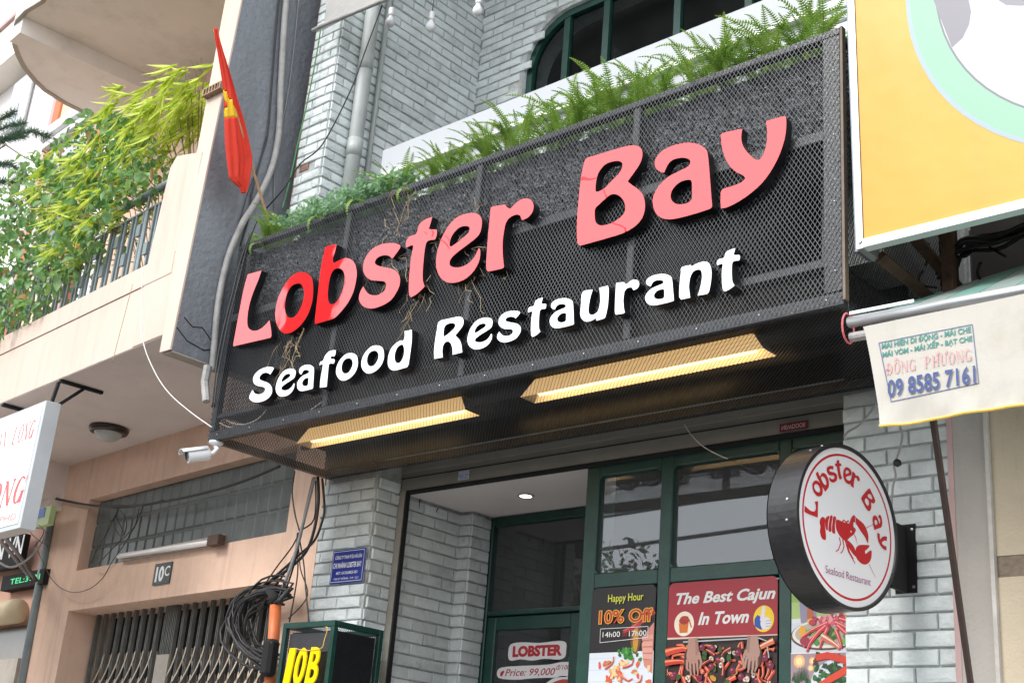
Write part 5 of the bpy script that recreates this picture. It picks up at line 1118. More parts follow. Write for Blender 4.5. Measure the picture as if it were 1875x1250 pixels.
# dried vines in the mesh
rd = random.Random(3)
for k, (px_, z_) in enumerate(((-5.9, 4.0), (-5.0, 4.75), (-4.95, 4.3), (-4.78, 4.1), (-4.55, 4.5), (-4.35, 4.15), (-5.75, 4.1), (-5.15, 4.55))):
    tw = MB(); x, z = px_, z_ + .1
    for b_ in range(7):
        P_ = [(x + rd.uniform(-.12, .12), SY - .012, z + rd.uniform(-.1, .2))]
        for i in range(6):
            l = P_[-1]; P_.append((l[0] + rd.uniform(-.05, .05), SY - .012 - rd.uniform(0, .02), l[2] - rd.uniform(-.02, .075)))
        tw.tube(P_, .0016, 3)
    tw.build('dried_vine', M['twig'], label='straw coloured dried vine tangled in the sign mesh', cat='dried plant', group='dried vines in the sign mesh')

# ================================================================ UPPER BALCONY DETAILS
dpp = thing('downpipe', (-6.2, -.38, 4.9), 'fat pale downpipe in front of the upper brick recess', 'pipe')
MB().tube([(-6.215, -.40, 7.6), (-6.215, -.40, 4.9)], .05, 18).build('pipe', M['pipe'], dpp, smooth=True)
for z in (5.75, 6.42): MB().tube([(-6.215, -.40, z), (-6.215, -.40, z + .13)], .0535, 18).build('collar', M['pipe'], dpp, smooth=True)
MB().tube([(-6.24, -.245, 7.6), (-6.24, -.245, 5.2)], .018, 10).build('trim_pipe', M['pipe'], smooth=True, label='slim grey pipe right beside the fat downpipe', cat='pipe')
rbn = thing('roll_blind', (-6.3, -.75, 6.5), 'rolled fabric blind at the top edge with a steel tube', 'blind')
T2 = [(-6.3933, -0.75, 6.6203), (-6.2396, -0.75, 6.6173), (-6.0155, -0.75, 6.5978), (-5.6677, -0.75, 6.5721), (-5.4902, -0.75, 6.5741)]
MB().tube(T2, .014, 10).build('tube', M['conduit'], rbn, smooth=True)
vs = []; TT = [Vector(p) for p in [(-6.3082, -0.75, 6.6223), (-6.1257, -0.75, 6.6028), (-5.9054, -0.75, 6.5838), (-5.6938, -0.75, 6.5744), (-5.4889, -0.75, 6.5652)]]; UU = [Vector(p) for p in [(-6.2955, -0.75, 6.8503), (-6.123, -0.75, 6.8893), (-5.9326, -0.75, 6.8964), (-5.7227, -0.75, 6.9142), (-5.512, -0.75, 6.8858)]]
fm = MB(); n1 = len(TT)
for j in range(7):
    for i in range(n1):
        p = TT[i].lerp(UU[i], j / 6); vs.append((p.x, p.y + .012 * math.sin(i * 1.9 + j * .8) + .01, p.z))
fm.add(vs, [(j * n1 + i, j * n1 + i + 1, (j + 1) * n1 + i + 1, (j + 1) * n1 + i) for j in range(6) for i in range(n1 - 1)])
fm.build('fabric', M['blinds'], rbn, smooth=True)
for k, (px_, lab) in enumerate((([(-5.9523, -0.45, 6.7383)][0], 'leftmost hanging bulb'), ([(-5.5367, -0.45, 6.5395)][0], 'second hanging bulb from the left'), ([(-5.334, -0.45, 6.702)][0], 'third hanging bulb, cut by the top edge'), ([(-5.1108, -0.45, 6.4939)][0], 'rightmost and largest looking hanging bulb'))):
    x, y, z = px_
    lbm = thing('hanging_bulb', (x, y, z), lab + ' with white socket above the balcony', 'light bulb', 'string of hanging bulbs')
    MB().tube([(x + .01, y, z + .9), (x, y, z + .05)], .0035, 5).build('cord', M['cable'], lbm)
    MB().lathe((x, y, z + .055), (0, 0, -1), [(.0, 0), (.018, .002), (.02, .012), (.02, .05), (.022, .055), (.016, .062), (0, .063)], 14).build('socket', M['whitepl'], lbm, smooth=True)
    MB().lathe((x, y, z - .005), (0, 0, -1), [(.014, 0), (.015, .012), (.024, .028), (.032, .045), (.033, .058), (.027, .075), (.015, .086), (0, .09)], 18).build('globe', M['globe'], lbm, smooth=True)

# ================================================================ RIGHT SIDE: yellow sign, awning, neighbour
rn = thing('right_building', (-1.5, 0, 0), 'neighbouring building with grey pier and beige wall at the right edge', 'building')
MB().box(-2.33, -2.165, -.03, .3, 0, 3.7).build('pier', M['greypier'], rn)
MB().box(-2.335, -2.31, -.034, .3, 0, 3.7).build('pier_edge', M['pinktrim'], rn)
MB().box(-2.165, -2.148, -.045, .3, 0, 3.7).build('corner_bead', mat('corner_bead', (.52, .5, .47), .8, .15, 12, .4, 50), rn)
MB().box(-2.148, 1.0, -.02, .3, 0, 2.741).build('wall', M['beige'], rn)
MB().box(-2.148, 1.0, -.02, .3, 2.83, 3.7).build('wall', M['beige'], rn)
MB().box(-2.148, 1.0, -.016, .3, 2.741, 2.83).build('tile_band', M['brownband'], rn)
MB().box(-2.3, 1.0, .25, .32, 3.7, 8).build('upper_wall', mat('dark_wall', (.045, .042, .04), .9, .3, 3), rn)
MB().box(-1.98, 1.0, -.9, .25, 4.35, 4.5).build('slab', M['greypier'], rn)
MB().box(-1.98, 1.0, -.5, -.42, 4.18, 4.349).build('slab_beam', M['greypier'], rn)
for p, q_ in (((-2.2, -.9, 3.86), (-2.1, -.0, 3.72)), ((-2.2, -.75, 4.1), (-2.1, .1, 3.8)), ((-2.05, -.6, 4.25), (-2.05, -.6, 3.75)), ((-2.12, -.4, 4.2), (-2.12, -.4, 3.7)), ((-2.25, -.9, 4.05), (-1.2, -.9, 4.05))):
    MB().bar(p, q_, .045, .03).build('rusty_bracket', M['rust'], rn)
MB().box(-2.1, -1.7, -.2, .2, 3.75, 4.0).build('junction_box', M['rust'], rn, bevel=.02)
rd = random.Random(5)
for k in range(9):
    y0 = -.42 + rd.uniform(-.05, .05); P_ = [(-2.28 + .1 * rd.random(), y0 + .2, 4.03 + rd.uniform(-.06, .04))]
    for i in range(1, 8): P_.append((-2.2 + i * .14, y0 + rd.uniform(-.02, .02), 4.055 + rd.uniform(-.012, .012) - .02 * math.sin(i) + k * .006))
    wire('cable', P_, .009, M['cable'], 'black cable in the thick bundle under the yellow sign', group='cable bundle under the yellow sign')
for P_ in ([(-2.1756, -0.5, 4.0722), (-2.1827, -0.5, 4.0105), (-2.1938, -0.5, 3.9702)], [(-2.0526, -0.4, 4.0636), (-2.0172, -0.4, 4.06), (-2.035, -0.4, 4.034), (-2.0664, -0.4, 4.0214), (-2.1065, -0.4, 4.0361)], [(-1.9892, -0.4, 4.1036), (-1.955, -0.4, 4.0396), (-1.8891, -0.4, 3.9787)], [(-2.1587, -0.6, 3.904), (-2.1788, -0.6, 3.8717), (-2.1609, -0.6, 3.8382), (-2.1029, -0.6, 3.8156)], [(-1.9909, -0.4, 3.879), (-2.0115, -0.4, 3.9332), (-1.9953, -0.4, 3.9793)]):
    wire('cable', P_, .006, M['cable'], 'loose black cable end dangling under the yellow sign', group='loose cables under the yellow sign')
# yellow sign (leans out a little at the top)
YB, YT = -1.02, -1.10
ys = thing('yellow_sign', (-1.5, -1.0, 3.85), 'large orange yellow signboard with mint ring at the top right', 'sign')
yz0, yz1 = 3.85, 6.0
def YF(x, z, o=0): return Vector((x, YB + (YT - YB) * (z - yz0) / (yz1 - yz0) * 1.0 - o, z))
def yq(name, x0, x1, z0, z1, o0, o1, m_):
    mb = MB(lambda a, b_, c: YF(a, b_, c)); mb.box(x0, x1, z0, z1, o0, o1)
    return mb.build(name, m_, ys)
YX0 = -2.235
yq('panel', YX0 + .03, 1.2, yz0 + .036, yz1, -.05, .0, M['yellow'])
yq('frame_side', YX0 - .0, YX0 + .028, yz0, yz1, -.13, .006, M['alu'])
yq('frame_side', YX0 - .035, YX0 - .001, yz0 + .02, yz1, -.16, -.05, mat('dark_alu', (.2, .22, .25), .4, .15, 9, metal=.5))
yq('frame_bottom', YX0 + .028, 1.2, yz0, yz0 + .036, -.035, .012, mat('white_frame', (.78, .78, .76), .35, .03, 6))
YP = Print(lambda a, b_, c: YF(a, b_, .001 + c)); _pp = YP.poly; YP.poly = lambda pts, c: _pp(pts, tuple(x * .58 for x in c))
rc = (-1.101, 4.864, 0.882)
def disc(r, c, n=72): YP.poly([(rc[0] + r * math.cos(2 * math.pi * i / n), rc[1] + r * math.sin(2 * math.pi * i / n)) for i in range(n)], c)
disc(rc[2], H('bcd6de')); disc(rc[2] - .018, H('a9e0c1'))
ri = 0.759
disc(ri, H('8c8f9a')); disc(ri - .008, (.80, .81, .83))
g1 = [(-1.8663, 4.8409), (-1.8036, 4.6003), (-1.7581, 4.628), (-1.7295, 4.677), (-1.7183, 4.7303), (-1.7262, 4.7968), (-1.7413, 4.8541), (-1.8671, 4.8803)]
g2 = [(-1.61, 4.7694), (-1.6075, 4.7359), (-1.5815, 4.7055), (-1.5201, 4.6783), (-1.4684, 4.6794), (-1.4647, 4.7391), (-1.604, 4.802)]
YP.poly(g1, H('9c99a4')); YP.poly(g2, H('9c99a4'))
YP.build('printed_emblem', ys)
MB().lathe(tuple(YF(YX0 + .014, yz0 + .03, .008)), (0, -1, 0), [(.009, 0), (.009, .004), (0, .005)], 10).build('screw', M['alu'], ys)
# awning
an = thing('awning', (-1.5, -1.25, 3.4), 'cream canvas awning valance with printed phone number on a steel tube', 'awning')
AY = -1.25
PA = Vector((-2.155, AY, 3.448)); PB_ = Vector((-.9, AY, 3.42))
MB().tube([tuple(PA), tuple(PB_)], .021, 14).build('front_tube', M['alu'], an, smooth=True)
MB().tube([tuple(PA + Vector((.0, .012, -.055))), tuple(PA + Vector((.32, .012, -.062)))], .018, 10).build('roller', M['conduit'], an)
rg = MB()
rg.tube([(-2.158, AY + .045 * math.cos(t), 3.425 + .058 * math.sin(t)) for t in [i * .45 for i in range(15)]], .004, 5); rg.build('plastic_ring', mat('pink_ring', (.6, .12, .14), .4, .05, 9), an)
MB().bar((-2.15, AY, 3.482), (-1.9, AY, 3.478), .012, .01).build('tube_slot', M['alu'], an)
VC = [(-2.0933, 3.4061), (-2.0802, 3.3065), (-2.0595, 3.1787), (-2.0297, 3.0245), (-1.5339, 3.049)]
def vw(x, z): return (.06 + .94 * min(1, max(0, (abs(x + 1.83) - .26) / .2) + max(0, (3.12 - z) / .12))) * vw0(x, z)
def vw0(x, z): return .010 * math.sin(x * 17 + z * 9) + .006 * math.sin(x * 41 - z * 23) * max(0, min(1, (3.25 - z) * 4)) + .014 * max(0, .3 - (z - 3.06)) * math.sin(x * 29)
vx0t, vx0b, vzt, vzb = VC[0][0], VC[3][0], 3.415, VC[3][1]
vs = []; NXv, NZv = 110, 30
for j in range(NZv + 1):
    for i in range(NXv + 1):
        t = j / NZv; x0_ = vx0t + (vx0b - vx0t) * t ** .8; x = x0_ + (-.9 - x0_) * i / NXv; z = vzt + (vzb - vzt) * t + .012 * (x + 2.05) * t
        vs.append((x, AY - .012 + vw(x, z), z))
va = MB().add(vs, [(j * (NXv + 1) + i, j * (NXv + 1) + i + 1, (j + 1) * (NXv + 1) + i + 1, (j + 1) * (NXv + 1) + i) for j in range(NZv) for i in range(NXv)]).build('valance', M['canvas'], an, smooth=True)
eb = [vs[NZv * (NXv + 1) + i] for i in range(0, NXv + 1, 2)]
MB().tube([(p[0], p[1] - .003, p[2]) for p in eb], .005, 6).build('piping', M['yelthread'], an)
AP = Print(lambda a, b_, c: Vector((a, AY - .0140 + vw(a, b_) - c, b_)))
def arect(bx, c, w_=.003):
    (x0, z0), (x1, z1), (x2, z2), (x3, z3) = bx
    for p, q_ in ((bx[0], bx[1]), (bx[1], bx[2]), (bx[2], bx[3]), (bx[3], bx[0])):
        AP.line([tuple(Vector(p).lerp(Vector(q_), i / 10)) for i in range(11)], w_, c)
A4 = [(-2.0316, 3.34), (-1.6883, 3.342), (-1.6756, 3.1283), (-1.9904, 3.1128)]
arect(A4, H('4a5a86'))
def subd(vs, fs): return vs, fs
for (s_, q, c, bd) in (('MÁI HIÊN DI ĐỘNG - MÁI CHE', [(-2.0213, 3.3105), (-1.6936, 3.3102), (-2.0238, 3.3367), (-1.6972, 3.3293)], H('2a7d74'), .03),
                   ('MÁI VÒM - MÁI XẾP - BẠT CHE', [(-2.0191, 3.2779), (-1.6907, 3.2793), (-2.0202, 3.3061), (-1.6919, 3.2996)], H('2a7d74'), .03)):
    z0_ = (q[0][1] + q[1][1]) / 2; z1_ = (q[2][1] + q[3][1]) / 2
    AP.text(s_, q[0][0], z0_ - .002, q[1][0], z1_ + .010, c, 0, bd)
q = [(-2.0057, 3.2128), (-1.6959, 3.2138), (-2.0076, 3.2562), (-1.6951, 3.2545)]
dz = (q[2][1] + q[3][1]) / 2 - (q[0][1] + q[1][1]) / 2
serif(AP, 'DONG PHUONG', q[0][0], (q[0][1] + q[1][1]) / 2, q[1][0], (q[2][1] + q[3][1]) / 2, H('c98f92'), 0.0, 1.15)
xx = q[0][0]; ww = (q[1][0] - q[0][0]); cwid = ww / 13.2; zt_ = (q[2][1] + q[3][1]) / 2; zb_ = (q[0][1] + q[1][1]) / 2
AP.line([(xx - .15 * cwid, (zt_ + zb_) / 2), (xx + .5 * cwid, (zt_ + zb_) / 2)], .005, H('c98f92'))
AP.line([(xx + 1.35 * cwid, zt_ + .006), (xx + 1.7 * cwid, zt_ + .016), (xx + 2.05 * cwid, zt_ + .006)], .004, H('c98f92'))
for ch_x in (8.15, 9.4): AP.line([(xx + ch_x * cwid, zt_ - .004), (xx + (ch_x + .22) * cwid, zt_ + .012)], .005, H('c98f92'))
q = [(-2.0001, 3.1242), (-1.6835, 3.1313), (-2.0032, 3.1918), (-1.6843, 3.1947)]
AP.text('09 8585 7161', q[0][0], (q[0][1] + q[1][1]) / 2, q[1][0], (q[2][1] + q[3][1]) / 2, H('25407c'), 0, .02)
AP.build('printed_notice', an)
# striped canopy behind the tube
CQ = [(-2.12, AY + .02, 3.46), (-.9, AY + .02, 3.44)]; CR = [(-2.3, -.25, 3.95), (-.9, -.25, 4.10)]
n = 9
for i in range(n):
    a0 = Vector(CQ[0]).lerp(Vector(CQ[1]), i / n); a1 = Vector(CQ[0]).lerp(Vector(CQ[1]), (i + 1) / n - .002); c0 = Vector(CR[0]).lerp(Vector(CR[1]), i / n); c1 = Vector(CR[0]).lerp(Vector(CR[1]), (i + 1) / n - .002)
    MB().add([tuple(a0), tuple(a1), tuple(c1), tuple(c0)], [(0, 1, 2, 3)]).build('canopy_stripe', M['teal'] if i % 2 == 0 else M['palest'], an)
MB().bar([(-1.8677, -1.2, 3.0429)][0], [(-2.0734, -0.5, 2.2304)][0], .018, .018).build('support_arm', M['brown'], an)
wire('cable', [(-2.5181, -0.1, 3.4227), (-2.5092, -0.1, 3.3709), (-2.5293, -0.1, 3.2984), (-2.5511, -0.1, 3.2512), (-2.5448, -0.1, 3.2009), (-2.5589, -0.1, 3.1531), (-2.5691, -0.1, 3.0562)], .005, M['cablegrey'], 'knotted grey wire hanging down the right brick pillar')
MB().lathe(tuple(Vector([(-2.5356, -0.1, 3.2568)][0])), (0, 0, 1), [(0, -.02), (.018, -.01), (.02, 0), (.014, .012), (0, .02)], 8).build('wire_knot', M['cable'], label='black taped knot on the grey wire of the right pillar', cat='knot')
wire('cable', [(-2.6346, -0.08, 3.5877), (-2.6518, -0.08, 3.5382), (-2.6931, -0.08, 3.4923), (-2.7344, -0.08, 3.4592), (-2.7811, -0.08, 3.4397), (-2.8034, -0.08, 3.4167)], .005, M['cablegrey'], 'bent grey wire at the top of the right brick pillar')

# ================================================================ ROUND SIGN
rs = thing('round_sign', (-2.626, -0.5478, 2.8714), 'round projecting lightbox with red lobster emblem on white', 'sign')
RC = Vector((-2.527, -0.5617, 2.8714)); RN = Vector((0.9903, -0.1392, 0.0)); RH = Vector((0.1392, 0.9903, 0.0)); RV = Vector((0, 0, 1)); RR = 0.3381
MB().lathe(tuple(RC), tuple(RN), [(RR * .9, -.150), (RR, -.145), (RR, 0), (RR - .014, .001), (RR - .016, -.006)], 72).build('drum', M['drum'], rs, smooth=False)
bkd = MB(); bkd.lathe(tuple(RC), tuple(RN), [(0, -.15), (RR, -.15)], 48); bkd.build('back', M['drum'], rs)
RPr = Print(lambda a, b_, c: RC + RH * a + RV * b_ + RN * (c - .006))
def rdisc(r, c, n=72): RPr.poly([(r * math.cos(2 * math.pi * i / n), r * math.sin(2 * math.pi * i / n)) for i in range(n)], c)
RED = H('c51a26')
rdisc(RR - .014, (.88, .89, .94)); rdisc(RR - .040, RED); rdisc(RR - .050, (.88, .89, .94))
LOB = [[(-0.1804, -0.0038), (-0.1655, 0.0055), (-0.1508, -0.0008), (-0.154, -0.0201), (-0.1493, -0.0439), (-0.1467, -0.0804), (-0.1615, -0.0863), (-0.1762, -0.08), (-0.1857, -0.0574), (-0.1826, -0.0383), (-0.1874, -0.0207)],
 [(-0.1468, 0.005), (-0.1288, 0.0175), (-0.1218, 0.0177), (-0.1321, -0.0094), (-0.1354, -0.0411), (-0.1443, -0.0429), (-0.153, -0.0199)], [(-0.1178, 0.0192), (-0.1028, 0.0217), (-0.1102, -0.0111), (-0.1126, -0.0427), (-0.1305, -0.0432), (-0.1271, -0.0115)], [(-0.0978, 0.0208), (-0.0797, 0.0202), (-0.0882, -0.0097), (-0.0868, -0.0449), (-0.1077, -0.0442), (-0.1052, -0.0101)],
 [(-0.0758, 0.0135), (-0.0304, 0.0116), (0.0105, 0.0136), (0.036, 0.0062), (0.0513, -0.0034), (0.0353, -0.0256), (0.0093, -0.0433), (-0.0166, -0.0622), (-0.0468, -0.0557), (-0.0746, -0.035), (-0.0832, -0.0118)],
 [(0.0104, 0.0105), (0.0161, 0.0338), (0.0372, 0.0554), (0.0526, 0.049), (0.1043, 0.0328), (0.1297, 0.006), (0.1364, -0.0182), (0.1304, -0.0429), (0.1132, -0.0228), (0.0845, -0.0031), (0.0519, 0.0221), (0.0365, 0.0253), (0.0326, -0.0072), (0.0182, -0.0101)],
 [(-0.0165, -0.0578), (0.0089, -0.061), (0.0392, -0.0783), (0.0506, -0.1136), (0.0232, -0.1032), (-0.0038, -0.0803)],
 [(0.0494, -0.0794), (0.0705, -0.0628), (0.1123, -0.0534), (0.1417, -0.0502), (0.1329, -0.0634), (0.1115, -0.0788), (0.1154, -0.0895), (0.1517, -0.0674), (0.1564, -0.0842), (0.1471, -0.1112), (0.1204, -0.1319), (0.0892, -0.1358), (0.0586, -0.1246), (0.0457, -0.1052)]]
for g_ in LOB:
    RPr.shape([smoothpoly([(p[0], p[1], 0) for p in g_], 3)], RED)
for g_ in ([(-0.0599, -0.057), (-0.0523, -0.0804), (-0.0678, -0.1082), (-0.0849, -0.1188)], [(-0.0388, -0.0591), (-0.0303, -0.0885), (-0.0407, -0.1092), (-0.053, -0.1195)], [(-0.0216, -0.0619), (-0.0022, -0.1018), (0.0227, -0.1251), (0.0427, -0.1431)], [(-0.0097, -0.0752), (0.0079, -0.1061), (0.0329, -0.1263)], [(-0.0405, 0.0095), (-0.0302, 0.021), (-0.0049, 0.0105)], [(-0.0151, 0.0134), (0.0005, 0.0242), (0.0105, 0.0136)]):
    RPr.line(g_, .0075, RED, .004)
for g_ in ([(0.1361, -0.129), (0.1797, -0.1758)], [(0.1196, 0.018), (0.1733, 0.045)], [(0.0324, -0.0167), (0.0554, -0.0437)], [(0.0354, -0.0192), (0.0602, -0.0616)]):
    RPr.line(g_, .003, RED, .0015)
RPr.ell(*(0.017, -0.0173), .004, .004, (.88, .89, .94))
# white slits in the claw and tail
RPr.line([(0.0453, 0.0462), (0.0516, 0.0093), (0.0802, -0.0071), (0.1252, -0.0407)], .0028, (.88, .89, .94))
# arc lettering with the glyphs of the big sign
def arc_letter(ch, cx_, cz_, ang, h):
    C2 = [smoothpoly(c, 3) for c in GL[ch]]
    xs_ = [p[0] for c in C2 for p in c]; zs_ = [p[1] for c in C2 for p in c]; mx_, mz_ = (min(xs_) + max(xs_)) / 2, (min(zs_) + max(zs_)) / 2
    k = h; ca, sa_ = math.cos(ang), math.sin(ang)
    C3 = [[(cx_ + ((p[0] - mx_) * ca - (p[1] - mz_) * sa_) * k, cz_ + ((p[0] - mx_) * sa_ + (p[1] - mz_) * ca) * k) for p in c] for c in C2]
    RPr.shape(C3, RED)
AL = [(-0.2416, 0.0285), (-0.201, 0.1133), (-0.163, 0.161), (-0.1054, 0.1953), (-0.0592, 0.2234), (-0.0028, 0.2125), (0.05, 0.2005), (0.1412, 0.1407), (0.2005, 0.059), (0.2406, -0.0182)]
for ch, (a, b_) in zip('LobsterBay', AL):
    arc_letter(ch, a * (.95 if ch == 'y' else 1), b_ * (.95 if ch == 'y' else 1), math.atan2(b_, a) - math.pi / 2 + (.12 if ch in 'L' else 0), .18)
q = [(-0.1531, -0.2144), (0.144, -0.2443), (-0.147, -0.1855), (0.1471, -0.2134)]
RPr.text('Seafood Restaurant', q[0][0], q[0][1] - .002, q[1][0], q[2][1], H('9b3a74'), 0, -.008)
RPr.build('printed_face', rs)
MB().box(-2.56, -2.545, -.16, -.012, 2.70, 2.99).build('bracket', M['void'], rs)
MB().box(-2.60, -2.50, -.018, -.008, 2.70, 3.0).build('wall_plate', M['void'], rs)
for z in (2.725, 2.975): MB().lathe((-2.515, -.018, z), (0, -1, 0), [(.007, 0), (.006, .004), (0, .005)], 8).build('bolt', M['alu'], rs)
rvt = MB()
for t in (1.9, 2.15, 3.0, 3.25):
    d_ = RH * math.cos(t) + RV * math.sin(t)
    for o_ in (-.05,): rvt.lathe(tuple(RC + d_ * RR + RN * o_), tuple(d_), [(.006, 0), (.005, .003), (0, .004)], 8)
rvt.build('rivet', M['alu'], rs)

# ================================================================ CCTV CAMERA
cc = thing('security_camera', [(-6.4751, -0.93, 3.6488)][0], 'white bullet security camera fixed under the left corner of the sign', 'camera')
c0 = Vector([(-6.4834, -0.93, 3.6601)][0])
MB().lathe(tuple(c0), (0, 0, -1), [(0, -.002), (.042, -.002), (.044, .01), (.03, .018), (.016, .022), (.014, .035), (0, .036)], 20).build('base', M['white'], cc, smooth=True)
j1 = Vector([(-6.4313, -0.95, 3.6038)][0]); j2 = Vector([(-6.4401, -0.97, 3.5761)][0]); j3 = Vector([(-6.459, -0.99, 3.5666)][0])
MB().tube([tuple(c0 + Vector((0, 0, -.03))), tuple(j1), tuple(j2), tuple(j3)], .012, 10).build('joint', M['white'], cc, smooth=True)
f1 = Vector([(-6.4339, -1.0, 3.5641)][0]); f2 = Vector([(-6.4723, -1.12, 3.521)][0]); ax_ = (f2 - f1).normalized()
MB().lathe(tuple(f1), tuple(ax_), [(0, 0), (.034, .0), (.040, .012), (.040, (f2 - f1).length), (.034, (f2 - f1).length + .002)], 20).build('body', M['white'], cc, smooth=False)
MB().lathe(tuple(f1), tuple(ax_), [(.035, (f2 - f1).length + .001), (.016, (f2 - f1).length - .004), (0, (f2 - f1).length - .002)], 20).build('lens', M['blacka'], cc)
up_ = Vector((0, 0, 1)); sd2 = ax_.cross(up_).normalized(); up_ = sd2.cross(ax_)
hd = MB()
P_ = []
for i in range(9):
    t = math.pi * (i / 8) ; P_.append((math.cos(t) * .046, math.sin(t) * .026 + .022))
L0, L1 = .012, (f2 - f1).length + .035
for i in range(8):
    a, b_ = P_[i], P_[i + 1]
    q1 = [f1 + ax_ * l + sd2 * p[0] + up_ * p[1] for p in (a, b_) for l in (L0, L1)]
    hd.add([tuple(v) for v in q1], [(0, 1, 3, 2)])
ho = hd.build('sun_hood', M['white'], cc, smooth=True); so_ = ho.modifiers.new('thickness', 'SOLIDIFY'); so_.thickness = .003

# ================================================================ PLAQUE, NUMBER BOX, STICKERS, POSTERS
bpq = thing('blue_plaque', (-6.21, -.02, 2.96), 'blue enamel company plaque on the left brick pillar', 'plaque')
MB().box(-6.366, -6.06, -.022, -.016, 2.966, 3.177).build('plate', M['blueplate'], bpq, bevel=.002)
P = Print(lambda a, b_, c: Vector((a, -.0225 - c, b_)))
for (x0, x1, z0, z1) in ((-6.355, -6.072, 3.165, 3.168), (-6.355, -6.072, 2.976, 2.979)): P.poly([(x0, z0), (x1, z0), (x1, z1), (x0, z1)], WHITE)
for x in (-6.357, -6.072): P.poly([(x, 2.976), (x + .003, 2.976), (x + .003, 3.168), (x, 3.168)], WHITE)
P.text('CÔNG TY TNHH ĐẢO HẢI SẢN', -6.335, 3.118, -6.09, 3.147, WHITE, 0, .02)
P.text('CHI NHÁNH LOBSTER BAY', -6.345, 3.062, -6.085, 3.104, WHITE, 0, .02)
P.text('MST: 0313568825-001', -6.31, 3.022, -6.115, 3.040, WHITE, 0, .01)
P.text('10B KỲ ĐỒNG - P.9 - Q.3', -6.325, 2.988, -6.10, 3.008, WHITE, 0, .01)
P.build('lettering', bpq)
# 10B box
nbx0, nbx1, nby0, nby1, nz1, nz0 = -6.283, -5.823, -.40, -.015, 2.663, 2.0
tb = thing('number_box', (-6.05, -.2, 2.0), 'green framed mesh box with yellow number 10B on the left pillar', 'sign box')
t_ = .032
for (x0, x1) in ((nbx0, nbx0 + t_), (nbx1 - t_, nbx1)):
    for (y0, y1) in ((nby0, nby0 + t_), (nby1 - t_, nby1)):
        MB().box(x0, x1, y0, y1, nz0, nz1 - t_).build('frame_post', M['green'], tb, bevel=.002)
for (y0, y1) in ((nby0, nby0 + t_), (nby1 - t_, nby1)): MB().box(nbx0, nbx1, y0, y1, nz1 - t_, nz1).build('frame_rail', M['green'], tb, bevel=.002)
for (x0, x1) in ((nbx0, nbx0 + t_), (nbx1 - t_, nbx1)): MB().box(x0, x1, nby0 + t_, nby1 - t_, nz1 - t_, nz1).build('frame_rail', M['green'], tb, bevel=.002)
MB().box(nbx0 + .036, nbx1 - .034, nby0 + .05, nby1 - .034, nz0, nz1 - .05).build('inner_box', M['void'], tb)
MB().box(nbx0 + .034, nbx1 - .034, nby0 + .034, nby0 + .042, nz1 - .17, nz1 - .06).build('grey_strip', mat('grey_strip', (.12, .12, .13), .6, .2, 9), tb)
mf = MB(); netting(mf, nbx0 + .03, nbx1 - .03, nz0, nz1 - .03, .014, .018, .002, .001, lambda a, b_, c: (a, nby0 + .012 - c, b_)); mf.build('front_mesh', M['meshm'], tb, kind='stuff')
mf = MB(); netting(mf, nby0 + .03, nby1 - .03, nz0, nz1 - .03, .014, .018, .002, .001, lambda a, b_, c: (nbx1 - .012 + c, a, b_)); mf.build('side_mesh', M['meshm'], tb, kind='stuff')
q = [(-6.1607, 2.3119), (-5.8797, 2.465), (-6.1207, 2.5086), (-5.884, 2.5018)]
xa_, xb_ = q[0][0], q[3][0] + .01
for ch_, f0, f1 in (('1', 0, .19), ('0', .27, .59), ('B', .67, 1.0)):
    vs, fs = text_mesh(ch_, xa_ + (xb_ - xa_) * f0, 2.30, xa_ + (xb_ - xa_) * f1, q[2][1], .0, .02)
    mbf = MB(lambda a, b_, c: Vector((a + (b_ - 2.4) * .12, -.432 - c, b_))); mbf.add([(v[0], v[1], 0) for v in vs], fs); nl = mbf.build('letter', M['yellow3d'], tb)
    so_ = nl.modifiers.new('thickness', 'SOLIDIFY'); so_.thickness = .010; so_.offset = 0
wire('cord', [(-5.8511, -0.44, 2.618), (-5.8304, -0.44, 2.608), (-5.847, -0.44, 2.5476), (-5.8659, -0.44, 2.4995), (-5.9974, -0.44, 2.4911), (-6.0975, -0.44, 2.5062)], .0025, M['yelthread'], 'yellow plastic string tied to the number box', 'cord')
# sticker on shutter, NEWDOOR
q = [(-5.5325, 3.645), (-5.4411, 3.6478), (-5.5297, 3.5862), (-5.4386, 3.5895)]
P = Print(lambda a, b_, c: Vector((a, .188 - c, b_)))
x0, x1, z0, z1 = q[0][0], q[1][0], (q[2][1] + q[3][1]) / 2, (q[0][1] + q[1][1]) / 2
P.poly([(x0, z0), (x1, z0), (x1, z1), (x0, z1)], (.62, .66, .78)); P.text('BẢO TRÌ', x0 + .008, z0 + .022, x1 - .008, z0 + .036, H('3c5fb0'), 0, .01); P.text('0903 888', x0 + .015, z0 + .006, x1 - .015, z0 + .017, H('3c5fb0'))
P.build('sticker', label='small pale blue sticker on the grey shutter box', category='sticker')
q = [(-3.2981, 3.6249), (-3.1383, 3.6216), (-3.2978, 3.5848), (-3.1353, 3.5817)]
P = Print(lambda a, b_, c: Vector((a, .186 - c, b_)))
x0, x1, z0, z1 = q[0][0], q[1][0], (q[2][1] + q[3][1]) / 2, (q[0][1] + q[1][1]) / 2
P.poly([(x0, z0), (x1, z0), (x1, z1), (x0, z1)], H('7a1528'))
vs, fs = text_mesh('NEWDOOR', x0 + .012, z0 + .008, x1 - .012, z1 - .008, 0, .02)
P.mesh([(v[0], z0 + z1 - v[1]) for v in vs], fs, (.55, .5, .48)); P.build('sticker', label='dark red upside down sticker on the right of the shutter box', category='sticker')
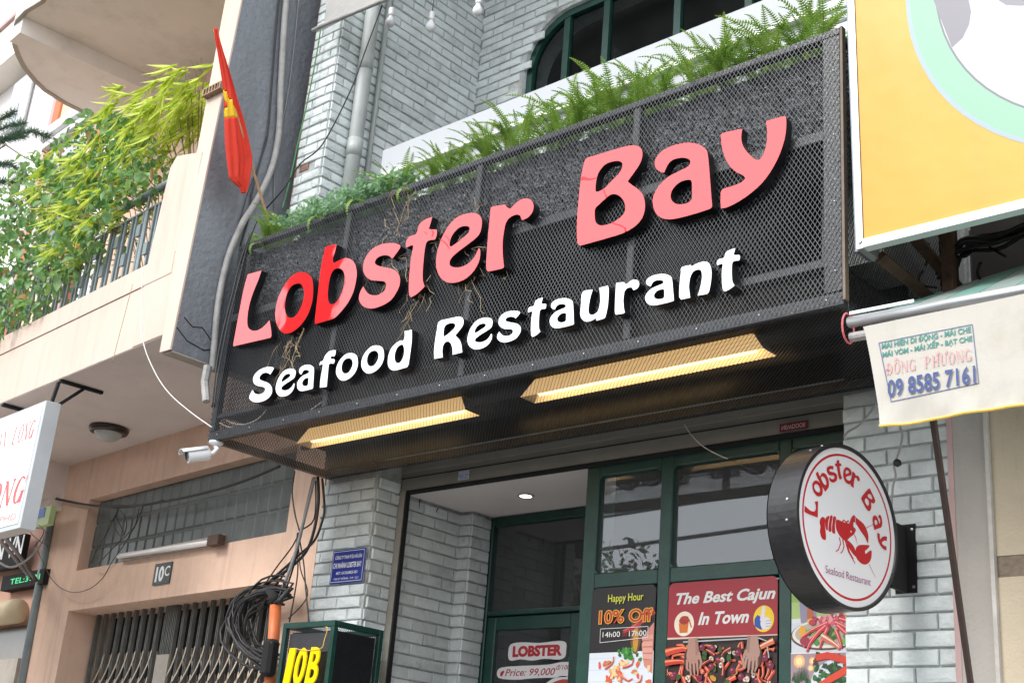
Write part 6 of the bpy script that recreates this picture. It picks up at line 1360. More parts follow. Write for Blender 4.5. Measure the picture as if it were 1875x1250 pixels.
# door stickers
YD = .955 + .028
def dprint(): return Print(lambda a, b_, c: Vector((a, YD - c, b_)))
P = dprint(); x0, x1 = -5.725, -5.262; z0, z1 = 2.632, 2.738
P.shape([smoothpoly([(x0, z0 + .01, 0), (x0 + .03, z0 - .003, 0), (x0 + .1, z0 + .004, 0), (x0 + .2, z0 - .006, 0), (x0 + .3, z0 + .003, 0), (x1 - .05, z0 - .005, 0), (x1, z0 + .01, 0), (x1 + .006, (z0 + z1) / 2, 0), (x1, z1 - .01, 0), (x1 - .06, z1 + .003, 0), (x0 + .25, z1 - .005, 0), (x0 + .1, z1 + .004, 0), (x0 + .01, z1 - .006, 0), (x0 - .008, (z0 + z1) / 2, 0)], 3)], (.74, .72, .74))
P.text('LOBSTER', x0 + .03, z0 + .018, x1 - .025, z1 - .018, H('b3202c'), 0, .06); P.build('sticker', label='cut out sticker reading LOBSTER in red on the door glass', category='sticker')
P = dprint(); x0, x1 = -5.80, -5.183; z0, z1 = 2.515, 2.600
P.shape([smoothpoly([(x0, z0 + .01, 0), (x0 + .15, z0 - .004, 0), (x0 + .3, z0 + .003, 0), (x1 - .1, z0 + .006, 0), (x1, z0 + .02, 0), (x1 + .004, z1, 0), (x1 - .1, z1 + .012, 0), (x1 - .22, z1 - .002, 0), (x0 + .1, z1 - .006, 0), (x0 - .005, z1 - .02, 0)], 3)], (.74, .72, .74))
P.poly([(x0 + .012, z0 + .022), (x0 + .03, z0 + .018), (x0 + .048, z0 + .048), (x0 + .04, z0 + .055), (x0 + .016, z0 + .045)], H('b3202c'))
P.text('Price: 99,000', x0 + .055, z0 + .012, x1 - .15, z1 - .022, H('a32a35'), .25, .012); P.text('đ/100g', x1 - .145, z0 + .042, x1 - .012, z1 - .004, H('a32a35'), .25, .01)
P.build('sticker', label='cut out sticker with the price in red italics on the door glass', category='sticker')
P = dprint(); P.ell(-5.32, 2.47, .12, .05, (.72, .7, .72), .3); P.ell(-5.31, 2.465, .10, .035, H('b5392c'), .3); P.build('sticker', label='lobster picture sticker at the bottom of the door glass', category='sticker')
# poster helpers
def pposter(x0, x1, z0, z1, y=.232):
    P = Print(lambda a, b_, c: Vector((a, y - c, b_)), .00005)
    r_ = .03; Q = []
    for cx_, cz_, t0 in ((x1 - r_, z1 - r_, 0), (x0 + r_, z1 - r_, 90), (x0 + r_, z0 + r_, 180), (x1 - r_, z0 + r_, 270)):
        for i in range(5): t = R(t0 + i * 22.5); Q.append((cx_ + r_ * math.cos(t), cz_ + r_ * math.sin(t)))
    return P, Q
def clipx(v, lo, hi): return max(lo, min(hi, v))
def blobpos(x0, x1, z0, z1): return random.uniform(x0, x1), random.uniform(z0, z1)
def leg(P, x, z, L_, ang, w_, c1, c2, lo, hi, zl, zh, bend=.8):
    pts = []; a = ang
    for i in range(7):
        pts.append((clipx(x, lo, hi), clipx(z, zl, zh))); x += math.cos(a) * L_ / 6; z += math.sin(a) * L_ / 6; a += bend / 6 * (3 if i == 3 else .4)
    P.line(pts, w_, c1, w_ * .45); P.line([(clipx(p[0] - w_ * .1, lo, hi), clipx(p[1] + w_ * .18, zl, zh)) for p in pts], w_ * .3, c2, w_ * .1)
def food(P, x0, x1, z0, z1, n=46):
    reds = [H('b3271a'), H('c7402a'), H('8e1a14'), H('d65b3a'), H('a33a22')]
    m_ = .012
    for i in range(n):
        x, z = blobpos(x0 + m_ * 2, x1 - m_ * 2, z0 + m_, z1 - m_ * 2); k = random.random()
        if k < .16: P.ell(x, z, .018, .017, H('6d1030'), 0, 12); P.ell(x - .005, z + .006, .006, .005, H('b06080'), 0, 8)
        elif k < .30: P.ell(x, z, .014, .010, H('d8cdb8'), random.random() * 3, 10); P.ell(x, z, .008, .005, H('8b8070'), random.random() * 3, 8)
        elif k < .42: P.ell(x, z, .02, .013, H('b8862a'), random.random() * 3, 12, .1)
        elif k < .54: P.ell(x, z, .018, .012, H('27501c'), random.random() * 3, 10, .3)
        else: leg(P, x, z, random.uniform(.05, .13), random.uniform(0, 6.28), random.uniform(.012, .022), random.choice(reds), H('e89878'), x0 + m_, x1 - m_, z0 + .004, z1 - m_, random.uniform(-2, 2))
def hand(P, x, z, h, c, c2, flip=1):
    c = tuple(v * .66 for v in c)
    P.ell(x, z - h * .6, .052, .07, (.05, .02, .015), 0, 18)
    P.poly([(x - .028, z), (x + .028, z), (x + .038 * 1, z - h * .45), (x - .034, z - h * .45)], c)
    P.ell(x + .002, z - h * .5, .040, .042, c, 0, 16)
    for i, (dx, l, w_) in enumerate(((-.032, .045, .014), (-.014, .065, .014), (.006, .07, .014), (.024, .06, .013))):
        P.line([(x + dx, z - h * .5 - .02), (x + dx * 1.15 + .004 * flip, z - h * .5 - .04 - l * .5), (x + dx * 1.0 + .010 * flip, z - h * .5 - .03 - l)], w_, c, w_ * .6)
        P.line([(x + dx + .007, z - h * .5 - .02), (x + dx * 1.15 + .011, z - h * .5 - .04 - l * .5)], .002, c2)
    P.poly([(x + .012 * flip, z), (x + .028 * flip, z), (x + .036 * flip, z - h * .5), (x + .018 * flip, z - h * .5)], tuple(v * .72 for v in c))
    P.line([(x + .034 * flip, z - h * .42), (x + .052 * flip, z - h * .7), (x + .046 * flip, z - h * .9)], .016, c, .01)
# Happy hour
x0, x1, z0, z1 = -4.470, -4.052, 2.2, 2.876
pa = thing('poster', (-4.26, .23, 2.2), 'black poster reading Happy Hour 10% Off in the left lower pane', 'poster')
P, Q = pposter(x0, x1, z0, z1)
P.poly(Q, H('1b1516'))
P.poly([(x0, z0), (x1, z0), (x1, 2.536), (x0, 2.533)], H('d3dae4'))
for i in range(5): P.poly([(x0, 2.505 - i * .06), (x1, 2.51 - i * .06), (x1, 2.508 - i * .06), (x0, 2.502 - i * .06)], H('bcc5d2'))
x1h = x1 - .004
P.ell(-4.17, 2.62, .035, .10, H('6a4420'), 0, 14); P.ell(-4.17, 2.60, .018, .07, H('c08a30'), 0, 12)
q = [(-4.0226, 2.372), (-4.0321, 2.5768), (-4.1162, 2.5378), (-4.1044, 2.4412)]
P.poly([(x1h, 2.42), (x1h, 2.68), (-4.09, 2.65), (-4.13, 2.57), (-4.11, 2.46)], H('c98478')); 
for i in range(4): P.line([(-4.13 + i * .004, 2.60 - i * .03), (-4.06, 2.605 - i * .034)], .022, H('d79b8c'), .026); P.line([(-4.12, 2.588 - i * .032), (-4.06, 2.592 - i * .034)], .002, H('8d4a40'))
leg(P, -4.058, 2.74, .22, R(215), .034, H('b2283a'), H('dd6a70'), x0, x1h, z0, z1, -.4)
for i in range(26): P.ell(random.gauss(-4.22, .04), random.gauss(2.52, .022), .012, .010, random.choice([H('2f7d2a'), H('4f9c3a'), H('1f5a1c')]), random.random() * 3, 9, .3)
for i in range(60): P.ell(clipx(random.gauss(-4.25, .07), x0 + .02, x1h - .02), random.uniform(2.25, 2.485), .018, .010, random.choice([H('d9a35c'), H('e8c890'), H('c77a4a'), H('d85a3a')]), random.random() * 3, 9, .3)
for i in range(7): leg(P, random.uniform(-4.36, -4.16), random.uniform(2.3, 2.46), .09, random.uniform(0, 6), .014, H('c8432e'), H('f0a080'), x0 + .01, x1h - .01, z0, z1, 1.5)
q = [(-4.3597, 2.7878), (-4.1274, 2.7924), (-4.3627, 2.8351), (-4.1297, 2.8377)]
P.text('Happy Hour', q[0][0], (q[0][1] + q[1][1]) / 2 - .006, q[1][0], (q[2][1] + q[3][1]) / 2, H('d8dc4a'), 0, .01)
q = [(-4.4124, 2.6839), (-4.0656, 2.6849), (-4.417, 2.7519), (-4.0689, 2.7528)]
P.text('10% Off', q[0][0] - .004, (q[0][1] + q[1][1]) / 2 - .004, q[1][0] + .004, (q[2][1] + q[3][1]) / 2 + .004, H('e9b43a'), 0, .055)
P.text('10% Off', q[0][0], (q[0][1] + q[1][1]) / 2, q[1][0], (q[2][1] + q[3][1]) / 2, H('b8331c'), 0, .015)
q = [(-4.3991, 2.5853), (-4.0889, 2.6025), (-4.4, 2.6575), (-4.0892, 2.6587)]
bx = [q[0], q[1], q[3], q[2]]
for i in range(4): P.line([bx[i], bx[(i + 1) % 4]], .003, (.7, .7, .7))
zc0, zc1 = (q[0][1] + q[1][1]) / 2 + .018, (q[2][1] + q[3][1]) / 2 - .018; wq = q[1][0] - q[0][0]
P.text('14h00', q[0][0] + .05 * wq, zc0, q[0][0] + .42 * wq, zc1, WHITE, 0, .0); P.text('to', q[0][0] + .47 * wq, zc0, q[0][0] + .57 * wq, zc1 - .004, H('a82418')); P.text('17h00', q[0][0] + .61 * wq, zc0, q[0][0] + .97 * wq, zc1, WHITE)
P.build('printed_sheet', pa)
# The Best Cajun
x0, x1, z0, z1 = -3.970, -3.330, 2.2, 2.874
pa = thing('poster', (-3.65, .23, 2.2), 'red and photo poster reading The Best Cajun In Town in the middle pane', 'poster')
P, Q = pposter(x0, x1, z0, z1)
P.poly(Q, H('9c1f2c')); P.poly([(x0, z0), (x1, z0), (x1, 2.588), (x0, 2.594)], H('2a1410')); P.poly([(x0, 2.588), (x1, 2.588), (x1, 2.593), (x0, 2.597)], H('d8c0b0'))
food(P, x0, x1, z0, 2.57, 200)
P.line([(-3.86, 2.57), (-3.42, 2.575), (-3.38, 2.56), (-3.365, 2.48)], .006, H('aeb4bc'))
leg(P, x0 + .005, 2.52, .16, R(12), .04, H('c23a20'), H('ef8a60'), x0 + .003, x1, z0, 2.58, -.6); leg(P, x0 + .005, 2.47, .15, R(5), .032, H('b8301a'), H('ef8a60'), x0 + .003, x1, z0, 2.58, -.5)
leg(P, x1 - .01, 2.56, .14, R(200), .03, H('cc6a48'), H('f0c0a0'), x0, x1 - .004, z0, 2.58, .6)
hand(P, -3.80, 2.588, .17, H('c99a88'), H('8a5648'), 1); hand(P, -3.455, 2.588, .16, H('caa090'), H('8a5648'), -1)
q = [(-3.9272, 2.7519), (-3.3417, 2.761), (-3.9299, 2.8194), (-3.3421, 2.8152)]
P.k = 12; P.text('The Best Cajun', q[0][0] + .004, (q[0][1] + q[1][1]) / 2 - .012, q[1][0], (q[2][1] + q[3][1]) / 2 + .004, (.72, .72, .72), .3, .03)
q = [(-3.7859, 2.6507), (-3.4887, 2.656), (-3.7879, 2.7126), (-3.4896, 2.7132)]
P.text('In Town', q[0][0], (q[0][1] + q[1][1]) / 2, q[1][0], (q[2][1] + q[3][1]) / 2 + .004, (.72, .72, .72), .3, .03)
c1 = (-3.8694, 2.6639); c2 = (-3.4062, 2.6695)
P.ell(*c1, .060, .062, (.75, .72, .68), 0, 30); P.ell(*c1, .055, .057, H('e8d8c0'), 0, 30); P.poly([(c1[0] - .026, c1[1] - .045), (c1[0] + .022, c1[1] - .045), (c1[0] + .028, c1[1] + .005), (c1[0] - .032, c1[1] + .005)], H('c96a1e')); P.ell(c1[0], c1[1] + .018, .034, .02, H('9c2a1a'), 0, 14, .15); P.line([(c1[0] - .01, c1[1] + .03), (c1[0] + .03, c1[1] + .02), (c1[0] + .045, c1[1] - .02)], .007, H('b03a20'))
P.ell(*c2, .058, .064, H('e9c51c'), 0, 30); P.poly([(c2[0] - .05, c2[1] - .035), (c2[0] - .01, c2[1] - .055), (c2[0] - .008, c2[1] + .005), (c2[0] - .035, c2[1] + .02), (c2[0] - .052, c2[1] + .0)], H('1d4aa0'))
P.ell(c2[0] + .012, c2[1] - .022, .030, .030, (.68, .66, .72), 0, 18); P.line([(c2[0] - .008, c2[1] - .01), (c2[0] - .004, c2[1] + .028), (c2[0] + .0, c2[1] + .06)], .026, (.68, .66, .72), .016)
for i in range(3): P.line([(c2[0] + .012, c2[1] - .012 - i * .013), (c2[0] + .040, c2[1] - .010 - i * .013)], .002, H('5a5a90'))
P.build('printed_sheet', pa)
# right poster, two photos of crab
x0, x1, z0, z1 = -3.254, -2.852, 2.2, 2.874
pa = thing('poster', (-3.05, .23, 2.2), 'photo poster of king crab platters beside the right brick pillar', 'poster')
P, Q = pposter(x0, x1, z0, z1); zm = 2.497
P.poly(Q, H('d9dde2')); P.poly([(x0, 2.74), (x1, 2.72), (x1, 2.80), (x0, 2.81)], H('8fae5a')); P.poly([(x0, 2.66), (x1, 2.68), (x1, 2.72), (x0, 2.74)], H('a9c078'))
P.poly([(x0, zm), (x1, zm), (x1, 2.665), (x0, 2.64)], H('cfd2dc'))
P.poly([(x0 + .05, 2.64), (x0 + .13, 2.63), (x0 + .14, 2.76), (x0 + .04, 2.76)], H('8f8aa0')); P.ell(x0 + .10, 2.68, .018, .04, H('b8603a'))
P.ell(-3.06, 2.585, .198, .075, H('5a4636'), .03, 36); P.ell(-3.06, 2.59, .190, .070, H('e0dcd4'), .03, 36); P.ell(-3.06, 2.592, .175, .058, H('b8aa98'), .03, 36)
for i in range(34): P.ell(random.uniform(-3.19, -2.93), random.uniform(2.54, 2.60), .016, .012, random.choice([H('2f5f22'), H('4c8a38'), H('6fae4a')]), random.random() * 3, 9, .3)
P.ell(-3.195, 2.60, .018, .028, H('e3a436'), 0, 14); P.ell(-2.90, 2.62, .022, .030, H('e3b04a'), 0, 14); P.ell(-3.15, 2.645, .02, .014, H('e3b04a')); P.ell(-2.95, 2.655, .03, .012, H('e3b04a'), -.4)
for i in range(60): P.ell(random.gauss(-3.05, .035), random.gauss(2.645, .014), .013, .009, random.choice([H('c2405a'), H('d86070'), H('a82a44'), H('e898a0')]), random.random() * 3, 9, .3)
for (sx, sz, an_, L_, bd) in ((-3.06, 2.635, 200, .15, .3), (-3.07, 2.62, 215, .15, .2), (-3.06, 2.61, 240, .10, .3), (-3.02, 2.635, 335, .15, -.4), (-3.01, 2.62, 320, .16, -.5), (-3.02, 2.60, 295, .09, -.3), (-3.0, 2.65, 345, .12, -.5), (-3.1, 2.60, 225, .12, .5)):
    leg(P, sx, sz, L_, R(an_), .022, H('c6303c'), H('f09a98'), x0 + .004, x1 - .004, zm + .006, z1, bd)
leg(P, -3.09, 2.575, .11, R(330), .034, H('cf6a50'), H('f0d8c8'), x0, x1, zm, z1, -.2)
P.ell(-3.18, 2.555, .026, .02, H('9c2a44')); P.ell(-3.14, 2.64, .018, .014, H('b8344a'))
P.poly([(x0, zm), (x1, zm), (x1, zm + .004), (x0, zm + .004)], (.8, .8, .8))
P.poly([(x0, z0), (x1, z0), (x1, zm), (x0, zm)], H('a08a92'))
for (cx_, cz_, r_) in ((x0 + .045, 2.462, .03), (x0 + .115, 2.462, .018), (x0 + .105, 2.43, .015)): P.ell(cx_, cz_, r_, r_, H('e9b878'), 0, 20); P.ell(cx_, cz_, r_ * .6, r_ * .6, H('f8dca8'), 0, 16)
P.ell(-3.0, 2.35, .15, .12, H('d6d8e6'), 0, 36)
for i in range(80): P.ell(random.gauss(-3.03, .06), random.gauss(2.40, .035), .014, .011, random.choice([H('1f4a20'), H('2c6a2c'), H('174018')]), random.random() * 3, 9, .35)
for i in range(14): P.line([(x0 + .01 + i * .006, 2.36 + random.uniform(-.01, .02)), (x0 + .02 + i * .006, 2.42 + random.uniform(-.02, .02))], .006, H('28502c'), .001)
P.line([(-3.12, 2.475), (-3.06, 2.485), (-2.98, 2.465), (-2.925, 2.44)], .03, H('cf3a22'), .036); P.line([(-2.925, 2.44), (-2.98, 2.41), (-3.05, 2.375), (-3.10, 2.35)], .036, H('d8432a'), .026)
P.line([(-3.12, 2.475), (-3.135, 2.44)], .010, H('8a2a24'), .004)
P.poly([(x1 - .003, 2.49), (-2.93, 2.488), (-2.925, 2.44), (-2.90, 2.395), (-2.87, 2.40), (x1 - .003, 2.43)], H('cf9082')); P.poly([(x1 - .003, 2.49), (x1 - .003, 2.46), (x1 - .03, 2.49)], H('3a4450'))
for i in range(3): P.line([(-2.915 + i * .018, 2.41), (-2.905 + i * .015, 2.36)], .014, H('c05040'), .008)
P.line([(-3.1, 2.31), (-3.0, 2.335), (-2.87, 2.32)], .03, H('d0583c'))
P.build('printed_sheet', pa)
# downlights
for c_, lab in (((-5.335, .595, 3.571), 'small round downlight in the entrance ceiling'),):
    dl = thing('downlight', c_, lab, 'light')
    MB().lathe(c_, (0, 0, -1), [(.0, .002), (.052, .002), (.055, .006), (.05, .009), (.036, .006)], 24).build('ring', M['whitepl'], dl, smooth=True)
    MB().lathe(c_, (0, 0, -1), [(.0, .0065), (.036, .0065)], 24).build('led', M['led'], dl)
for (a, b_) in (((-6.045, .38, 3.50), (-6.04, .37, 3.57)), ((-6.045, .53, 3.49), (-6.03, .53, 3.545))):
    MB().tube([a, ((a[0] + b_[0]) / 2, a[1] - .01, (a[2] + b_[2]) / 2), b_], .0035, 5).build('hook', M['void'], label='small dark hook on the recess brick wall', cat='hook', group='hooks on the recess wall')
wire('cable', [(-3.8298, 0.12, 3.6838), (-3.7863, 0.12, 3.6208), (-3.7162, 0.12, 3.5522), (-3.6314, 0.12, 3.4974), (-3.5553, 0.12, 3.459)], .003, M['whitecable'], 'thin pale wire drooping from the shutter box across the glazing')

# ================================================================ CABLES ON THE PEACH WALL
SD = 'cables across the glass block window'
wire('cable', [(-10.8194, 0.3251, 4.0918), (-10.3415, 0.2819, 3.9827), (-9.7924, 0.2322, 3.8727), (-9.3449, 0.1917, 3.8139), (-8.9289, 0.1541, 3.7721), (-8.3403, 0.1008, 3.7503), (-7.8042, 0.0523, 3.7512), (-7.3821, 0.0141, 3.7739), (-7.0412, -0.0167, 3.811)], .010, M['cable'], 'thick black cable crossing in front of the glass block window')
wire('cable', [(-10.7914, 0.3126, 4.0759), (-10.2017, 0.2592, 3.9439), (-9.6144, 0.2061, 3.8351), (-9.086, 0.1583, 3.7714), (-8.5713, 0.1117, 3.7643)], .005, M['cable'], 'thinner cable under the thick one on the glass block window')
for P_ in ([(-9.3975, 0.1764, 3.8067), (-9.289, 0.1666, 3.7625), (-9.3203, 0.1694, 3.6775), (-9.2192, 0.1603, 3.5786), (-9.1176, 0.1511, 3.5462), (-9.0867, 0.1483, 3.6295), (-9.1858, 0.1573, 3.7282), (-9.3301, 0.1703, 3.7985)], [(-9.2693, 0.1648, 3.7823), (-9.2904, 0.1667, 3.7183), (-9.1709, 0.1559, 3.617), (-9.0933, 0.1489, 3.5523)], [(-8.8711, 0.1288, 3.7561), (-8.9019, 0.1316, 3.6735), (-8.9597, 0.1368, 3.594), (-9.1092, 0.1503, 3.5237), (-9.2994, 0.1675, 3.4342), (-9.4543, 0.1815, 3.3614), (-9.5925, 0.1941, 3.356)],
           [(-8.9262, 0.1338, 3.7411), (-8.9407, 0.1351, 3.6134), (-8.9886, 0.1394, 3.5541), (-9.0841, 0.148, 3.4566), (-9.2214, 0.1605, 3.3492), (-9.3149, 0.1689, 3.2412), (-9.4882, 0.1846, 3.1687), (-9.7449, 0.2078, 3.1485), (-10.0096, 0.2318, 3.1945), (-10.2567, 0.2541, 3.295), (-10.452, 0.2718, 3.4268), (-10.6425, 0.2891, 3.5619), (-10.7349, 0.2974, 3.6667)], [(-9.289, 0.1666, 3.7625), (-9.349, 0.172, 3.6807), (-9.4393, 0.1802, 3.5576), (-9.5392, 0.1892, 3.457), (-9.5925, 0.1941, 3.356)]):
    wire('cable', P_, .0035, M['cable'], 'thin wire dangling in loops on the peach wall', group=SD)
for k, P_ in enumerate(([(-6.4065, -0.2147, 3.6121), (-6.4293, -0.2126, 3.5018), (-6.4636, -0.2095, 3.313), (-6.4917, -0.207, 3.1772), (-6.5459, -0.2021, 3.0275), (-6.6258, -0.1949, 2.8122)], [(-6.37, -0.218, 3.6071), (-6.3267, -0.2219, 3.4363), (-6.3353, -0.2211, 3.2644), (-6.3932, -0.2159, 3.1334), (-6.55, -0.2017, 3.045), (-6.7187, -0.1865, 2.99), (-6.832, -0.1762, 2.9468)], [(-6.3193, -0.2226, 3.5895), (-6.2537, -0.2285, 3.3928), (-6.2662, -0.2274, 3.2912), (-6.3198, -0.2226, 3.1944), (-6.4612, -0.2098, 3.1227), (-6.6115, -0.1962, 3.0502), (-6.7484, -0.1838, 2.9855)],
                 [(-6.6405, -0.1935, 3.6845), (-6.6388, -0.1937, 3.5466), (-6.5727, -0.1997, 3.3956), (-6.4981, -0.2064, 3.2819)], [(-6.4233, -0.2132, 3.6073), (-6.4577, -0.2101, 3.4173), (-6.4857, -0.2075, 3.2285), (-6.4835, -0.2077, 3.142), (-6.5334, -0.2032, 2.9752), (-6.5914, -0.198, 2.8438)], [(-6.3887, -0.2163, 3.5848), (-6.351, -0.2197, 3.3351), (-6.5082, -0.2055, 3.2482), (-6.451, -0.2107, 3.0025), (-6.4699, -0.209, 2.7091)],
                 [(-6.4857, -0.2075, 3.2285), (-6.4012, -0.2152, 3.0661), (-6.3385, -0.2209, 2.893), (-6.2586, -0.2281, 2.6907)], [(-6.4979, -0.2064, 3.2297), (-6.4291, -0.2127, 3.0346), (-6.3134, -0.2231, 2.858), (-6.4867, -0.2075, 2.7299)], [(-6.5124, -0.2051, 3.266), (-6.5139, -0.205, 3.1449), (-6.603, -0.1969, 3.0151), (-6.755, -0.1832, 2.8892), (-6.8455, -0.175, 2.7577), (-6.9043, -0.1697, 2.624)], [(-6.4859, -0.2075, 3.2806), (-6.5529, -0.2015, 3.1832), (-6.705, -0.1877, 3.0583), (-6.8402, -0.1755, 2.93), (-6.951, -0.1654, 2.7985), (-7.0104, -0.1601, 2.6635), (-7.0371, -0.1576, 2.5273)])):
    wire('cable', P_, (.009, .010, .008, .005, .006, .005, .005, .004, .006, .005)[k], M['cable'], 'black cable in the bunch hanging beside the left brick pillar', group='cable bunch beside the brick pillar')
wire('conduit_pipe', [(-6.3783, -0.2373, 3.6033), (-6.4171, -0.2338, 3.4078), (-6.4572, -0.2302, 3.2213), (-6.499, -0.2264, 3.0708), (-6.557, -0.2212, 2.9394), (-6.5983, -0.2174, 2.8137)], .011, M['cablegrey'], 'pale grey cable running down inside the black bunch', 'pipe')
rd = random.Random(11)
cb = thing('cable_coil', tuple(PF(.7, .2, 2.5)), 'big tangled coil of black cable hanging in front of the folding gate', 'cable coil')
